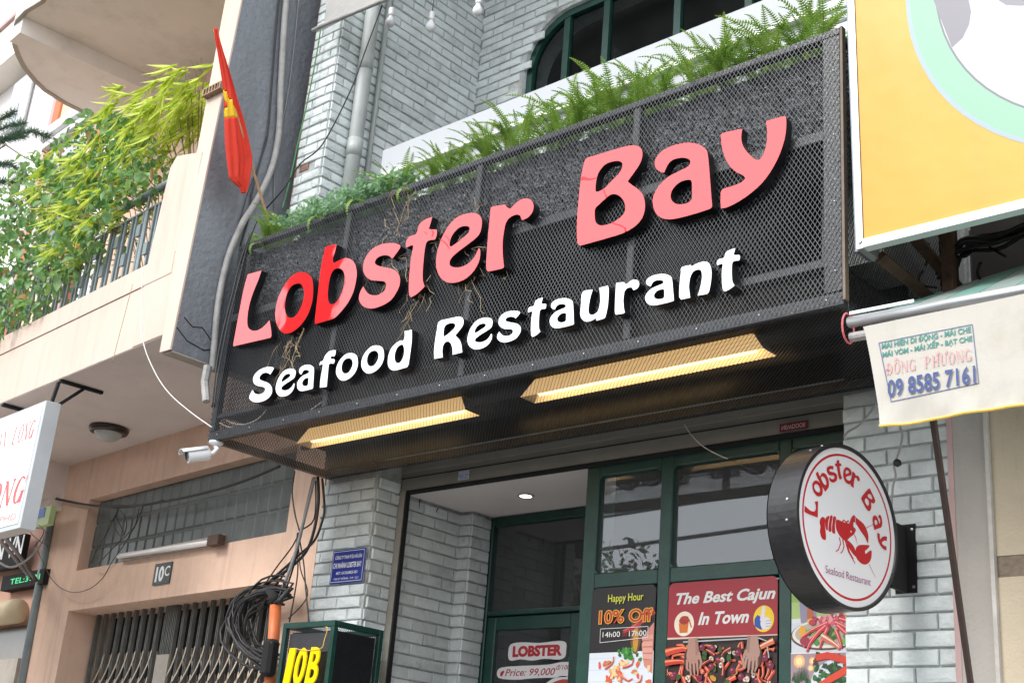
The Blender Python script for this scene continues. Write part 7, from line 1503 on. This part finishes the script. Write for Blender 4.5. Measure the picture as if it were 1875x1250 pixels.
COIL = [[(-6.6848, -0.1694, 2.84), (-6.7007, -0.1078, 2.9467), (-6.7765, -0.1138, 2.9516), (-6.8694, -0.1123, 2.9474), (-6.951, -0.1024, 2.9364), (-7.046, -0.0832, 2.9121), (-7.1213, -0.0627, 2.8836), (-7.1903, -0.046, 2.8465), (-7.2314, -0.04, 2.8026), (-7.219, -0.0482, 2.7516), (-7.1414, -0.0682, 2.693), (-7.0444, -0.0899, 2.6504), (-6.9517, -0.1049, 2.6172), (-6.8727, -0.1094, 2.5964), (-6.8137, -0.1039, 2.5892), (-6.7296, -0.0978, 2.5909), (-6.6456, -0.1931, 2.5535)], [(-6.6666, -0.1791, 2.8373), (-6.6222, -0.1398, 2.8829), (-6.706, -0.1352, 2.9058), (-6.7869, -0.1216, 2.9147), (-6.8894, -0.0996, 2.9077), (-6.9633, -0.0797, 2.8868), (-7.0219, -0.0671, 2.8552), (-7.0585, -0.0657, 2.8113), (-7.0565, -0.0761, 2.7444), (-7.0124, -0.0938, 2.687), (-6.9438, -0.1109, 2.6205), (-6.8832, -0.1191, 2.5667), (-6.8414, -0.1164, 2.5266), (-6.7971, -0.1076, 2.4943), (-6.7346, -0.1002, 2.4723), (-6.668, -0.0991, 2.4644), (-6.6653, -0.1993, 2.5872)], [(-6.6531, -0.1884, 2.8351), (-6.6455, -0.1471, 2.9822), (-6.736, -0.1292, 3.0004), (-6.8413, -0.106, 3.0038), (-6.9077, -0.0887, 2.9949), (-6.9778, -0.0787, 2.9657), (-7.0208, -0.0807, 2.9256), (-7.0364, -0.0918, 2.8649), (-7.0135, -0.1071, 2.8087), (-6.9735, -0.1186, 2.7449), (-6.9332, -0.1209, 2.6811), (-6.9122, -0.113, 2.638), (-6.8782, -0.1023, 2.5956), (-6.8196, -0.0964, 2.5648), (-6.763, -0.0982, 2.5515), (-6.6797, -0.1118, 2.5451), (-6.6408, -0.2096, 2.5483)], [(-6.6717, -0.1947, 2.8349), (-6.6328, -0.1408, 2.9158), (-6.7546, -0.1163, 2.9362), (-6.86, -0.0983, 2.9419), (-6.945, -0.0912, 2.9339), (-7.024, -0.0933, 2.9104), (-7.0557, -0.1041, 2.8847), (-7.075, -0.1139, 2.8401), (-7.0668, -0.1188, 2.7845), (-7.0532, -0.1147, 2.7399), (-7.0492, -0.1028, 2.7008), (-7.019, -0.0921, 2.6546), (-6.9674, -0.0885, 2.6231), (-6.8658, -0.0985, 2.5931), (-6.7649, -0.117, 2.5755), (-6.655, -0.1406, 2.5655), (-6.6314, -0.2185, 2.5967)], [(-6.6521, -0.2045, 2.8322), (-6.6491, -0.1294, 2.8375), (-6.7356, -0.1167, 2.8452), (-6.8182, -0.1137, 2.8413), (-6.8905, -0.1191, 2.8263), (-6.9733, -0.1252, 2.7936), (-7.0037, -0.1313, 2.7633), (-7.0253, -0.1294, 2.7264), (-7.0462, -0.1187, 2.6879), (-7.0694, -0.103, 2.6485), (-7.0739, -0.0907, 2.6095), (-7.0262, -0.0904, 2.5697), (-6.9496, -0.1021, 2.5439), (-6.8393, -0.124, 2.5212), (-6.716, -0.1487, 2.5073), (-6.6217, -0.166, 2.5065), (-6.5931, -0.23, 2.5948)], [(-6.6359, -0.214, 2.8297), (-6.6446, -0.1337, 2.9391), (-6.718, -0.1353, 2.9574), (-6.8123, -0.1402, 2.9608), (-6.8903, -0.1454, 2.9465), (-6.9744, -0.1432, 2.9096), (-7.024, -0.1347, 2.8641), (-7.0645, -0.1195, 2.8141), (-7.1048, -0.1022, 2.7611), (-7.1243, -0.0911, 2.6908), (-7.0951, -0.0931, 2.623), (-7.0106, -0.1091, 2.5584), (-6.8929, -0.1332, 2.5016), (-6.7597, -0.1574, 2.4536), (-6.6771, -0.1701, 2.4339), (-6.59, -0.1738, 2.4258), (-6.5758, -0.2395, 2.5578)], [(-6.5934, -0.2259, 2.8255), (-6.5349, -0.1653, 2.926), (-6.631, -0.1704, 2.9473), (-6.7657, -0.1681, 2.9606), (-6.9209, -0.1555, 2.9581), (-7.0331, -0.1376, 2.9398), (-7.1296, -0.1156, 2.9081), (-7.2085, -0.096, 2.8735), (-7.2712, -0.0843, 2.8161), (-7.2653, -0.0883, 2.752), (-7.1854, -0.1068, 2.6887), (-7.0504, -0.1328, 2.6228), (-6.9234, -0.154, 2.5731), (-6.7991, -0.1664, 2.5312), (-6.6838, -0.169, 2.5054), (-6.5817, -0.1649, 2.4955), (-6.5566, -0.2493, 2.5251)], [(-6.5723, -0.2359, 2.8227), (-6.5143, -0.1941, 2.8793), (-6.6784, -0.1859, 2.8961), (-6.8145, -0.1709, 2.8961), (-6.9348, -0.1492, 2.8866), (-7.0679, -0.1234, 2.8604), (-7.1953, -0.1016, 2.8153), (-7.2828, -0.0917, 2.7648), (-7.3134, -0.0961, 2.7011), (-7.2633, -0.1138, 2.6329), (-7.1733, -0.1347, 2.5816), (-7.0716, -0.1503, 2.5298), (-6.949, -0.1585, 2.478), (-6.8852, -0.1534, 2.4584), (-6.7386, -0.1529, 2.4416), (-6.6397, -0.1517, 2.4425), (-6.5537, -0.2576, 2.5374)], [(-6.5952, -0.2418, 2.8228), (-6.4749, -0.2123, 2.8609), (-6.6198, -0.1927, 2.8839), (-6.7616, -0.167, 2.8973), (-6.9049, -0.141, 2.8993), (-7.0193, -0.1235, 2.8902), (-7.131, -0.1155, 2.8664), (-7.2058, -0.1191, 2.8233), (-7.2019, -0.1333, 2.7763), (-7.1445, -0.1491, 2.7184), (-7.0777, -0.1577, 2.671), (-7.0283, -0.1554, 2.6319), (-6.9587, -0.1488, 2.5913), (-6.8487, -0.1458, 2.5578), (-6.7286, -0.1497, 2.538), (-6.6058, -0.1632, 2.5269), (-6.5398, -0.2669, 2.5321)], [(-6.5894, -0.2504, 2.821), (-6.5834, -0.1989, 2.9323), (-6.7184, -0.173, 2.9559), (-6.8069, -0.1538, 2.9607), (-6.9044, -0.1417, 2.9493), (-6.9957, -0.1394, 2.9151), (-7.0508, -0.147, 2.8649), (-7.0582, -0.1596, 2.812), (-7.0392, -0.1689, 2.7493), (-7.0096, -0.1701, 2.678), (-6.9888, -0.162, 2.6205), (-6.9767, -0.1493, 2.5791), (-6.9046, -0.1448, 2.5247), (-6.8307, -0.1484, 2.4976), (-6.714, -0.1652, 2.4747), (-6.5863, -0.1894, 2.4674), (-6.5486, -0.2741, 2.5336)], [(-6.5713, -0.26, 2.8184), (-6.5971, -0.1865, 2.8365), (-6.699, -0.169, 2.8549), (-6.7742, -0.163, 2.8575), (-6.8278, -0.1676, 2.8494), (-6.8895, -0.1757, 2.8267), (-6.9265, -0.1838, 2.7925), (-6.9394, -0.1865, 2.7537), (-6.9476, -0.1803, 2.7083), (-6.9595, -0.1668, 2.6682), (-6.9679, -0.1527, 2.6313), (-6.939, -0.1472, 2.5888), (-6.856, -0.1557, 2.5466), (-6.7662, -0.1734, 2.5209), (-6.6524, -0.1974, 2.4992), (-6.5532, -0.2178, 2.4918), (-6.5295, -0.2839, 2.5411)], [(-6.5615, -0.269, 2.8164), (-6.537, -0.1908, 2.9125), (-6.6572, -0.1848, 2.9377), (-6.7737, -0.1862, 2.9489), (-6.89, -0.1892, 2.9472), (-6.9862, -0.1892, 2.9334), (-7.0789, -0.1807, 2.9004), (-7.1286, -0.1672, 2.8662), (-7.1818, -0.1488, 2.8164), (-7.2171, -0.1338, 2.7733), (-7.1996, -0.1309, 2.7183), (-7.1052, -0.1444, 2.6594), (-6.9371, -0.1717, 2.5968), (-6.8011, -0.1975, 2.5601), (-6.6321, -0.2214, 2.5242), (-6.521, -0.231, 2.5113), (-6.5267, -0.2922, 2.5653)], [(-6.5287, -0.28, 2.8128), (-6.559, -0.2062, 2.9921), (-6.6331, -0.2129, 3.0055), (-6.7101, -0.2182, 3.0039), (-6.7979, -0.2154, 2.9882), (-6.8943, -0.2025, 2.9475), (-6.9554, -0.1853, 2.9031), (-7.012, -0.1665, 2.8483), (-7.0521, -0.1537, 2.7859), (-7.0487, -0.1536, 2.7161), (-7.0001, -0.1666, 2.6628), (-6.8929, -0.1898, 2.5933), (-6.7852, -0.2116, 2.5439), (-6.6873, -0.2254, 2.5083), (-6.5943, -0.2294, 2.4899), (-6.5196, -0.2244, 2.4909), (-6.5009, -0.3026, 2.5812)], [(-6.5382, -0.2871, 2.8121), (-6.4712, -0.2414, 2.8795), (-6.5639, -0.2428, 2.8994), (-6.6996, -0.2317, 2.9133), (-6.8343, -0.2116, 2.912), (-6.9402, -0.1887, 2.8974), (-7.0335, -0.1678, 2.8725), (-7.1165, -0.1545, 2.8325), (-7.1548, -0.1548, 2.7778), (-7.1203, -0.1693, 2.7104), (-7.022, -0.1919, 2.6397), (-6.913, -0.2113, 2.5819), (-6.8278, -0.22, 2.5391), (-6.7388, -0.2199, 2.5012), (-6.6261, -0.2168, 2.4738), (-6.5347, -0.2127, 2.4644), (-6.5179, -0.3091, 2.5888)], [(-6.4874, -0.2998, 2.8073), (-6.4674, -0.2612, 2.8975), (-6.5806, -0.2481, 2.9158), (-6.7154, -0.225, 2.9254), (-6.8697, -0.1973, 2.9161), (-6.9816, -0.177, 2.8921), (-7.0739, -0.1669, 2.8548), (-7.1254, -0.1696, 2.8087), (-7.1221, -0.1831, 2.7537), (-7.0702, -0.2005, 2.6939), (-6.996, -0.2134, 2.6307), (-6.9318, -0.2161, 2.5788), (-6.8514, -0.2123, 2.5292), (-6.7711, -0.2059, 2.501), (-6.6674, -0.2053, 2.4846), (-6.5674, -0.2128, 2.4796), (-6.5087, -0.3179, 2.5648)], [(-6.4752, -0.3089, 2.8051), (-6.4104, -0.2676, 2.9309), (-6.5697, -0.2403, 2.9608), (-6.7002, -0.2155, 2.9732), (-6.8277, -0.197, 2.9703), (-6.9415, -0.189, 2.9506), (-7.0355, -0.1911, 2.9108), (-7.0693, -0.2018, 2.8621), (-7.0561, -0.2135, 2.803), (-7.0121, -0.2198, 2.7249), (-6.9833, -0.2155, 2.6777), (-6.9326, -0.2071, 2.6162), (-6.8703, -0.1998, 2.5745), (-6.759, -0.2032, 2.5389), (-6.6231, -0.218, 2.5151), (-6.4729, -0.2423, 2.5037), (-6.4581, -0.3305, 2.5288)], [(-6.5119, -0.3136, 2.8061), (-6.4668, -0.2517, 2.8759), (-6.5918, -0.2293, 2.8973), (-6.7009, -0.2163, 2.9051), (-6.8166, -0.2121, 2.8978), (-6.9328, -0.2143, 2.8692), (-6.9807, -0.2231, 2.8366), (-7.0075, -0.2281, 2.7868), (-7.0102, -0.2261, 2.7287), (-7.0082, -0.2161, 2.6713), (-7.0103, -0.2022, 2.6272), (-6.9722, -0.1947, 2.5768), (-6.8791, -0.2003, 2.5318), (-6.7576, -0.2177, 2.4988), (-6.5853, -0.2461, 2.4693), (-6.4781, -0.2688, 2.4605), (-6.4537, -0.339, 2.5713)]]
for k, P_ in enumerate(COIL):
    MB().tube(P_, (.007, .009, .0105)[k % 3], 6).build('loop', M['cable'], cb, smooth=True)
sb0 = [(-6.481, -0.3084, 2.5304)][0]
MB().box(sb0[0] - .05, sb0[0] + .04, sb0[1] - .04, sb0[1] + .04, sb0[2] - .16, sb0[2] + .06).build('splice_block', M['void'], cb, bevel=.02)
op_ = thing('orange_conduit', tuple(PF(.45, .2, 2.0)), 'orange plastic conduit standing left of the number box', 'pipe')
OP = [Vector(p) for p in [(-6.5581, -0.2612, 2.8042), (-6.5281, -0.2639, 2.5644), (-6.4967, -0.2668, 2.2988)]]
MB().tube([tuple(p) for p in OP], .036, 16).build('pipe', M['orange'], op_, smooth=True)
P_ = [tuple(OP[0] + Vector((0, 0, .02))), tuple(OP[0] + Vector((-.03, 0, .06))), tuple(OP[0] + Vector((-.12, .02, .10)))]
MB().tube(P_, .035, 10, .02).build('cable_mouth', M['void'], op_, smooth=True)
MB().tube([tuple(OP[1] + Vector((.04 * math.cos(t), -.04 * math.sin(t), .012 * math.cos(t)))) for t in [i * .5 for i in range(14)]], .004, 5).build('tie', M['whitecable'], op_)
wire('cable', [(-9.9089, -0.0986, 3.207), (-10.1706, -0.0749, 3.326), (-10.4534, -0.0494, 3.4695), (-10.7394, -0.0235, 3.5999)], .016, mat('brown_cable', (.10, .07, .055), .6, .2, 9), 'brown arm running down behind the lightbox at far left', group='arms behind the lightbox')
wire('cable', [(-9.7287, -0.1651, 3.1746), (-9.9745, -0.1429, 3.3125), (-10.2262, -0.1201, 3.4469), (-10.512, -0.0943, 3.5895)], .016, mat('brown_cable2', (.10, .07, .055), .6, .2, 9), 'brown arm running down behind the lightbox at far left', group='arms behind the lightbox')
wire('cable', [(-9.6229, -0.2249, 3.5746), (-9.6425, -0.2231, 3.4678), (-9.7757, -0.2111, 3.3721), (-9.9707, -0.1934, 3.3155), (-10.1738, -0.1751, 3.3068), (-10.3935, -0.1552, 3.3619)], .009, M['cablegrey'], 'grey cable loop under the lightbox at far left')
for P_ in ([(-9.7896, -0.2098, 3.6149), (-9.6639, -0.2212, 3.5572), (-9.6839, -0.2194, 3.4938), (-9.7871, -0.2101, 3.4386)], [(-9.8846, -0.2012, 3.6031), (-9.6889, -0.2189, 3.5686), (-9.6123, -0.2259, 3.5298)], [(-9.9853, -0.1921, 3.6007), (-9.7775, -0.2109, 3.5034), (-9.5201, -0.2342, 3.4124)]): wire('cable', P_, .004, M['cable'], 'thin wires tangled below the lightbox', group='thin wires below the lightbox')

# ================================================================ PLANTS
def frond(mb, base, az, L_, rise, curl, npin=30, wmax=.035, twist=0):
    """arching rachis with paired pinnae"""
    base = Vector(base); d = Vector((math.cos(az), math.sin(az), 0)); side = Vector((-math.sin(az), math.cos(az), 0))
    P_ = []; p = base.copy(); a = rise
    for i in range(npin + 1):
        P_.append(p.copy()); t = i / npin
        p = p + (d * math.cos(a) + Vector((0, 0, 1)) * math.sin(a)) * L_ / npin; a -= curl / npin * (.4 + 1.4 * t)
    for i in range(0, npin, 3):
        q_ = P_[min(i + 3, npin)]; mb.bar(tuple(P_[i]), tuple(q_), .0025, .002, (0, 0, 1))
    for i in range(1, npin):
        t = i / npin; wd = wmax * (math.sin(math.pi * min(1, t * .82 + .16)) ** .8); dd = (P_[i + 1] - P_[i - 1]).normalized(); up_ = side.cross(dd)
        for sg_ in (-1, 1):
            s_ = (side * sg_ + dd * .28 + up_ * (random.uniform(-.22, .12))).normalized(); w_ = L_ / npin * .34
            b0 = P_[i]; tip = b0 + s_ * wd; m_ = b0 + s_ * wd * .45
            mb.add([tuple(b0 - dd * w_), tuple(b0 + dd * w_), tuple(m_ + dd * w_ * 1.05 + up_ * .001), tuple(tip), tuple(m_ - dd * w_ * .8)], [(0, 1, 2, 3, 4)])
def fern_proto(seed, n, Lr, up=1.1):
    random.seed(seed); mb = MB()
    for k in range(n):
        frond(mb, (random.uniform(-.06, .06), random.uniform(-.04, .04), 0), random.uniform(0, 6.283), random.uniform(*Lr), random.uniform(.8, 1.5), random.uniform(.6, 2.0), 32, random.uniform(.024, .036))
    me = bpy.data.meshes.new('foliage'); me.from_pydata([tuple(v) for v in mb.v], [], mb.f); me.materials.append(M['fern']); return me
FM = [fern_proto(1, 24, (.26, .42)), fern_proto(2, 22, (.24, .48)), fern_proto(3, 28, (.26, .46)), fern_proto(4, 18, (.18, .32))]
random.seed(21)
def fern(x, y, z, k, s_, rz, label, group=None):
    t = thing('fern', (x, y, z), label, 'fern', group); t.rotation_euler.z = rz; t.scale = (s_, s_, s_ * 1.05)
    o = bpy.data.objects.new('fronds', FM[k]); col.objects.link(o); o.parent = t
    return t
FG = 'ferns along the top of the sign planter'
fern(-6.36, -.86, 4.92, 3, 1.15, .5, 'small fern at the left corner of the sign by the flag pole', FG)
fern(-6.22, -.85, 4.92, 3, 1.05, 2.2, 'second small fern right of the flag pole base', FG)
fs_ = [(-5.15, .95), (-4.95, 1.0), (-4.78, .95), (-4.62, .95), (-4.48, 1.0), (-4.35, 1.1), (-4.22, 1.1), (-4.08, 1.0), (-3.94, 1.1), (-3.82, 1.15), (-3.70, 1.15), (-3.57, 1.1), (-3.45, .95), (-3.33, 1.0), (-3.2, 1.15), (-3.08, 1.1), (-2.96, 1.15), (-2.84, 1.25), (-2.72, 1.3), (-2.6, 1.25), (-2.48, 1.15)]
_seen = set()
def fern_label(a, b_):
    t_ = 'sword fern on the sign planter %s the red letter %s' % (a, b_)
    if t_ in _seen: t_ = 'sword fern a little farther along, %s the red letter %s' % (a, b_)
    _seen.add(t_); return t_
for i, (x, s_) in enumerate(fs_):
    LX = [('L', -6.2), ('o', -5.82), ('b', -5.42), ('s', -5.02), ('t', -4.7), ('e', -4.38), ('r', -4.02), ('B', -3.5), ('a', -3.1), ('y', -2.7)]
    sd_ = ''; nm, lx = min(LX, key=lambda q_: abs(q_[1] - x)); sd_ = 'just left of' if x < lx - .05 else ('just right of' if x > lx + .05 else 'right above')
    fern(x + random.uniform(-.03, .03), -.86 + random.uniform(-.04, .07), 4.915, random.choice([0, 1, 2]) if s_ > .85 else 3, s_ * (.80 if x > -3.3 else .88), random.uniform(0, 6), fern_label(sd_, nm), FG)
fern(-2.36, -.55, 4.82, 3, .9, 1.0, 'small fern spilling over the right end of the sign planter', FG)
# fern trailing down through the mesh
mb = MB(); random.seed(9)
for (x, z, L_) in ((-5.35, 4.92, .3), (-4.98, 4.9, .22), (-6.3, 4.9, .2), (-5.72, 4.92, .25)):
    frond(mb, (x, -.93, z), R(-80), L_, .2, 2.6, 18, .022)
mb.build('trailing_fronds', M['fern'], label='fern fronds hanging down over the top edge of the sign', cat='fern')
# small leaved weeds at left part
random.seed(31)
for i in range(9):
    x = -6.02 + i * .105; wd = MB(); c = Vector((x, -.76, 4.9))
    for k in range(15):
        az = random.uniform(0, 6.28); p = c + Vector((0, -.08, 0)); d = Vector((math.cos(az) * .55, math.sin(az) * .4 - .2, random.uniform(.5, 1.5))).normalized(); P_ = [tuple(p)]
        for j in range(6):
            p = p + d * random.uniform(.024, .05); d = (d + Vector((random.uniform(-.3, .3), random.uniform(-.3, .2), random.uniform(-.4, .15)))).normalized(); P_.append(tuple(p))
            for l in range(6):
                s_ = random.uniform(.008, .020); n_ = Vector((random.uniform(-1, 1), random.uniform(-1, 1), random.uniform(-.2, 1))).normalized(); o_ = n_.orthogonal().normalized(); c3 = p + Vector((random.uniform(-.03, .03), random.uniform(-.03, .03), random.uniform(-.025, .03))); w3_ = n_.cross(o_)
                wd.add([tuple(c3 - o_ * s_), tuple(c3 + w3_ * s_ * .7), tuple(c3 + o_ * s_), tuple(c3 - w3_ * s_ * .7)], [(0, 1, 2, 3)])
        wd.tube(P_, .0014, 3)
    wd.build('creeping_weed', M['weed'], label='small leaved creeping weed on the left part of the sign planter', cat='weed', group='creeping weeds on the sign planter')
# variegated vine on the balcony railing
random.seed(41)
VP = [(3.9352, 6.1268), (3.617, 6.3985), (3.1493, 6.559), (2.5093, 6.4916), (2.0307, 6.5908), (1.5364, 6.4545), (0.9191, 5.9799), (0.5921, 5.5697), (0.9079, 5.5026), (1.1926, 5.4191), (1.4032, 5.2227), (1.9104, 5.0972), (2.2624, 4.9632), (2.8665, 4.8982), (3.2986, 4.9225)]
def inpoly(x, z, P_):
    c = False; n = len(P_)
    for i in range(n):
        (x1_, z1_), (x2_, z2_) = P_[i], P_[(i + 1) % n]
        if (z1_ > z) != (z2_ > z) and x < (x2_ - x1_) * (z - z1_) / (z2_ - z1_) + x1_: c = not c
    return c
def leafmesh(name, m_, L_=1.0, W_=.55, fold=.12, seg=3):
    v = []; f = []
    prof = [(0, .0), (.18, .72), (.42, 1.0), (.7, .7), (1.0, 0)]
    for t, w_ in prof: v.append((t * L_, -w_ * W_ / 2, fold * w_ + -.15 * t * t)); v.append((t * L_, 0, -.15 * t * t)); v.append((t * L_, w_ * W_ / 2, fold * w_ - .15 * t * t))
    for i in range(len(prof) - 1):
        for j in (0, 1): f.append((i * 3 + j, i * 3 + j + 1, (i + 1) * 3 + j + 1, (i + 1) * 3 + j))
    me = bpy.data.meshes.new(name); me.from_pydata(v, [], f); me.materials.append(m_)
    for p in me.polygons: p.use_smooth = True
    return me
M['deadleaf'] = leafmat('dead_leaf', (0.30, 0.20, 0.08), (0.40, 0.30, 0.12), 20)
LV = [leafmesh('leaf', M['vine'], 1, .62), leafmesh('leaf', M['vinelight'], 1, .55), leafmesh('leaf', M['vine'], 1, .75, .2), leafmesh('leaf', M['deadleaf'], 1, .45, .3)]
xs_ = [p[0] for p in VP]; zs_ = [p[1] for p in VP]
vn = thing('trailing_vine', tuple(PF(2.0, 1.1, 4.8)), 'leafy green vine with mottled leaves covering the balcony railing', 'vine')
def rrot():
    az = random.uniform(0, 6.28); return mathutils.Euler((random.uniform(-.6, .6), random.uniform(.0, 1.3), az)).to_matrix()
def sample(P_, xs__, zs__):
    while True:
        x, z = random.uniform(min(xs__), max(xs__)), random.uniform(min(zs__), max(zs__))
        if inpoly(x, z, P_): return x, z
inst = []
for i in range(3000):
    x, z = sample(VP, xs_, zs_); t = 1.34 - abs(random.gauss(0, .18)); inst.append((x, t, z, random.uniform(.03, .06) if random.random() < .5 else random.uniform(.06, .10), rrot(), random.choices([0, 1, 2, 3], [5, 3, 3, .35])[0]))
inst.sort(key=lambda a_: -(a_[1] + a_[3] * 2))
for (x, t, z, s_, r_, k) in inst[:240]:
    o = bpy.data.objects.new('leaf', LV[k]); col.objects.link(o); o.parent = vn; o.matrix_local = Matrix.Translation(PF(x, t, z) - ROOT[vn.name]) @ r_.to_4x4() @ Matrix.Scale(s_ * 1.15, 4)
mbs = [MB(), MB(), MB(), MB()]
for (x, t, z, s_, r_, k) in inst[240:]:
    me = LV[k]; c = PF(x, t, z); mbs[k].add([tuple(c + r_ @ (v.co * s_)) for v in me.vertices], [tuple(p.vertices) for p in me.polygons])
for k in range(4): mbs[k].build('foliage', LV[k].materials[0], vn, kind='stuff', smooth=True)
stm = MB()
for i in range(40):
    x, z = sample(VP, xs_, zs_); P_ = [tuple(PF(x, 1.15, z))]
    for j in range(5): x += random.uniform(-.12, .12); z += random.uniform(-.1, .05); P_.append(tuple(PF(x, 1.15 + random.uniform(-.05, .08), max(z, 4.85))))
    stm.tube(P_, .003, 4)
stm.build('stems', M['stem'], vn)
# bamboo
random.seed(51)
bb = thing('bamboo_plant', tuple(PF(1.0, .9, 4.8)), 'bright yellow green bamboo leaning over the balcony railing', 'bamboo')
BM_ = [leafmesh('leaf', M['bamboo'], 1, .075, .015), leafmesh('leaf', M['bamboo'], 1, .095, .02)]
tips = [(2.4982, 6.2407), (2.4894, 6.0433), (2.359, 5.8121), (2.1058, 5.5521), (1.8364, 5.3417), (1.9403, 5.9166), (1.7914, 6.1003), (1.7744, 6.282), (1.5252, 6.3099), (1.2745, 6.3105), (1.0326, 6.311), (0.774, 6.2352), (0.5497, 6.2369), (0.398, 6.2645), (0.537, 6.0801), (0.7779, 6.0169), (0.9907, 5.9611), (1.2096, 5.9037), (1.4154, 5.7938), (1.6259, 5.6813), (1.8623, 5.6176), (1.4512, 5.4521), (1.1739, 5.5854), (1.8294, 5.9735), (0.9797, 6.1565), (0.6313, 6.0287), (2.0191, 5.7792), (1.5822, 6.1216), (0.4328, 6.2131), (0.6103, 6.1947)]
leaves = []
for (x, z) in tips:
    for c in range(11):
        cx_, cz_ = x + random.gauss(0, .09), z + random.gauss(0, .08); ct = 1.25 + random.uniform(-.3, .15); az_ = random.uniform(-.25, .25)
        for l in range(6):
            # blades fan out to the left-down (along +s, -z)
            ds, dt, dz_ = random.uniform(.55, 1.0), random.uniform(-.25, .35), az_ + random.uniform(-.45, .15)
            d = (PU * ds + PN * dt + Vector((0, 0, dz_))).normalized(); n_ = d.orthogonal().normalized(); n_ = (Matrix.Rotation(random.uniform(0, 6.28), 3, d) @ n_); w_ = d.cross(n_)
            leaves.append((PF(cx_, ct, cz_) - d * .05, Matrix((d, n_, w_)).transposed(), random.uniform(.14, .30), random.randint(0, 1)))
random.shuffle(leaves)
for (c, r_, s_, k) in leaves[:200]:
    o = bpy.data.objects.new('leaf', BM_[k]); col.objects.link(o); o.parent = bb; o.matrix_local = Matrix.Translation(c - ROOT[bb.name]) @ r_.to_4x4() @ Matrix.Scale(s_, 4)
mb = MB()
for (c, r_, s_, k) in leaves[200:]:
    me = BM_[k]; mb.add([tuple(c + r_ @ (v.co * s_)) for v in me.vertices], [tuple(p.vertices) for p in me.polygons])
mb.build('foliage', M['bamboo'], bb, kind='stuff', smooth=True)
stm = MB()
for (x, z) in tips:
    stm.tube([tuple(PF(.75 + (x - .75) * .15, .95, 4.8)), tuple(PF(.7 + (x - .7) * .45, 1.0, 4.8 + (z - 4.8) * .7)), tuple(PF(x, 1.15, z))], .004, 4)
for i in range(90):
    x, z = (0.9264, 6.1376); x += random.gauss(0, .16); z += random.gauss(0, .22); stm.tube([tuple(PF(x, 1.0, z)), tuple(PF(x + random.uniform(-.08, .1), 1.05, z + random.uniform(.03, .16)))], .002, 3)
stm.build('stems', M['bamboodry'], bb)
# trough on the parapet
q = [(1.6787, 5.0068), (1.2773, 4.9888), (1.5027, 4.8912)]
MB(PF).box(q[1][0], q[0][0], 1.0, 1.10, 4.927, 5.02).build('planter_trough', M['pot'], label='terracotta planter trough behind the balcony railing', cat='planter', bevel=.008)
# norfolk pine at far left, behind the railing
random.seed(61)
pn = thing('norfolk_pine', tuple(PF(4.2, .6, 4.8)), 'dark norfolk pine reaching in from the left edge', 'tree')
PT = .7
tk = MB(); nd = MB()
BRC = [[(-13.3455, -0.0889, 8.3052), (-12.571, -0.159, 7.9494), (-11.8156, -0.2273, 7.788), (-11.3744, -0.2673, 7.6593), (-10.9084, -0.3094, 7.4315)], [(-13.1588, -0.1058, 7.9698), (-12.2338, -0.1895, 7.8301), (-11.9478, -0.2154, 7.7916), (-11.5652, -0.25, 7.667)], [(-12.7562, -0.1422, 7.7667), (-12.0586, -0.2053, 7.7492), (-11.5169, -0.2544, 7.4368), (-10.7223, -0.3263, 7.0198), (-10.499, -0.3465, 6.9002)], [(-12.7133, -0.1461, 7.6875), (-12.0847, -0.203, 7.5389), (-11.7612, -0.2323, 7.417), (-11.2328, -0.2801, 7.1029)], [(-12.459, -0.1691, 7.4755), (-11.7406, -0.2341, 7.1196), (-11.316, -0.2725, 6.8962), (-11.416, -0.2635, 6.7239)], [(-12.378, -0.1765, 7.3236), (-11.9626, -0.214, 7.3006), (-11.6117, -0.2458, 7.1679), (-11.3681, -0.2678, 7.1298)], [(-12.7074, -0.1466, 8.2085), (-12.2561, -0.1875, 8.1401), (-12.0483, -0.2063, 8.1269)], [(-13.2982, -0.0932, 8.2203), (-12.4916, -0.1662, 8.0642), (-12.0323, -0.2077, 7.9612), (-11.6553, -0.2418, 7.8542)]]
def mainb(mb, P_, r): mb.tube(P_, r, 5, r * .4)
for bi, P_ in enumerate(BRC):
    mainb(tk, P_, .011)
    pts_ = [Vector(p) for p in P_]
    bare = bi in (2, 4)
    for i in range(len(pts_) - 1):
        if bare and i < len(pts_) - 2: continue
        n_ = 46
        for k in range(n_):
            t = k / n_; c = pts_[i].lerp(pts_[i + 1], t); d = (pts_[i + 1] - pts_[i]).normalized()
            # side twig clothed with needles
            for s_ in range(4):
                a = random.uniform(0, 6.28); o_ = d.orthogonal().normalized(); o_ = Matrix.Rotation(a, 3, d) @ o_; dd = (o_ + d * .7).normalized(); L_ = random.uniform(.05, .12)
                w_ = dd.cross(d).normalized() * .0028
                nd.add([tuple(c - w_), tuple(c + w_), tuple(c + dd * L_)], [(0, 1, 2)])
tk.build('branches', M['stem'], pn); nd.build('needles', M['pine'], pn, kind='stuff')
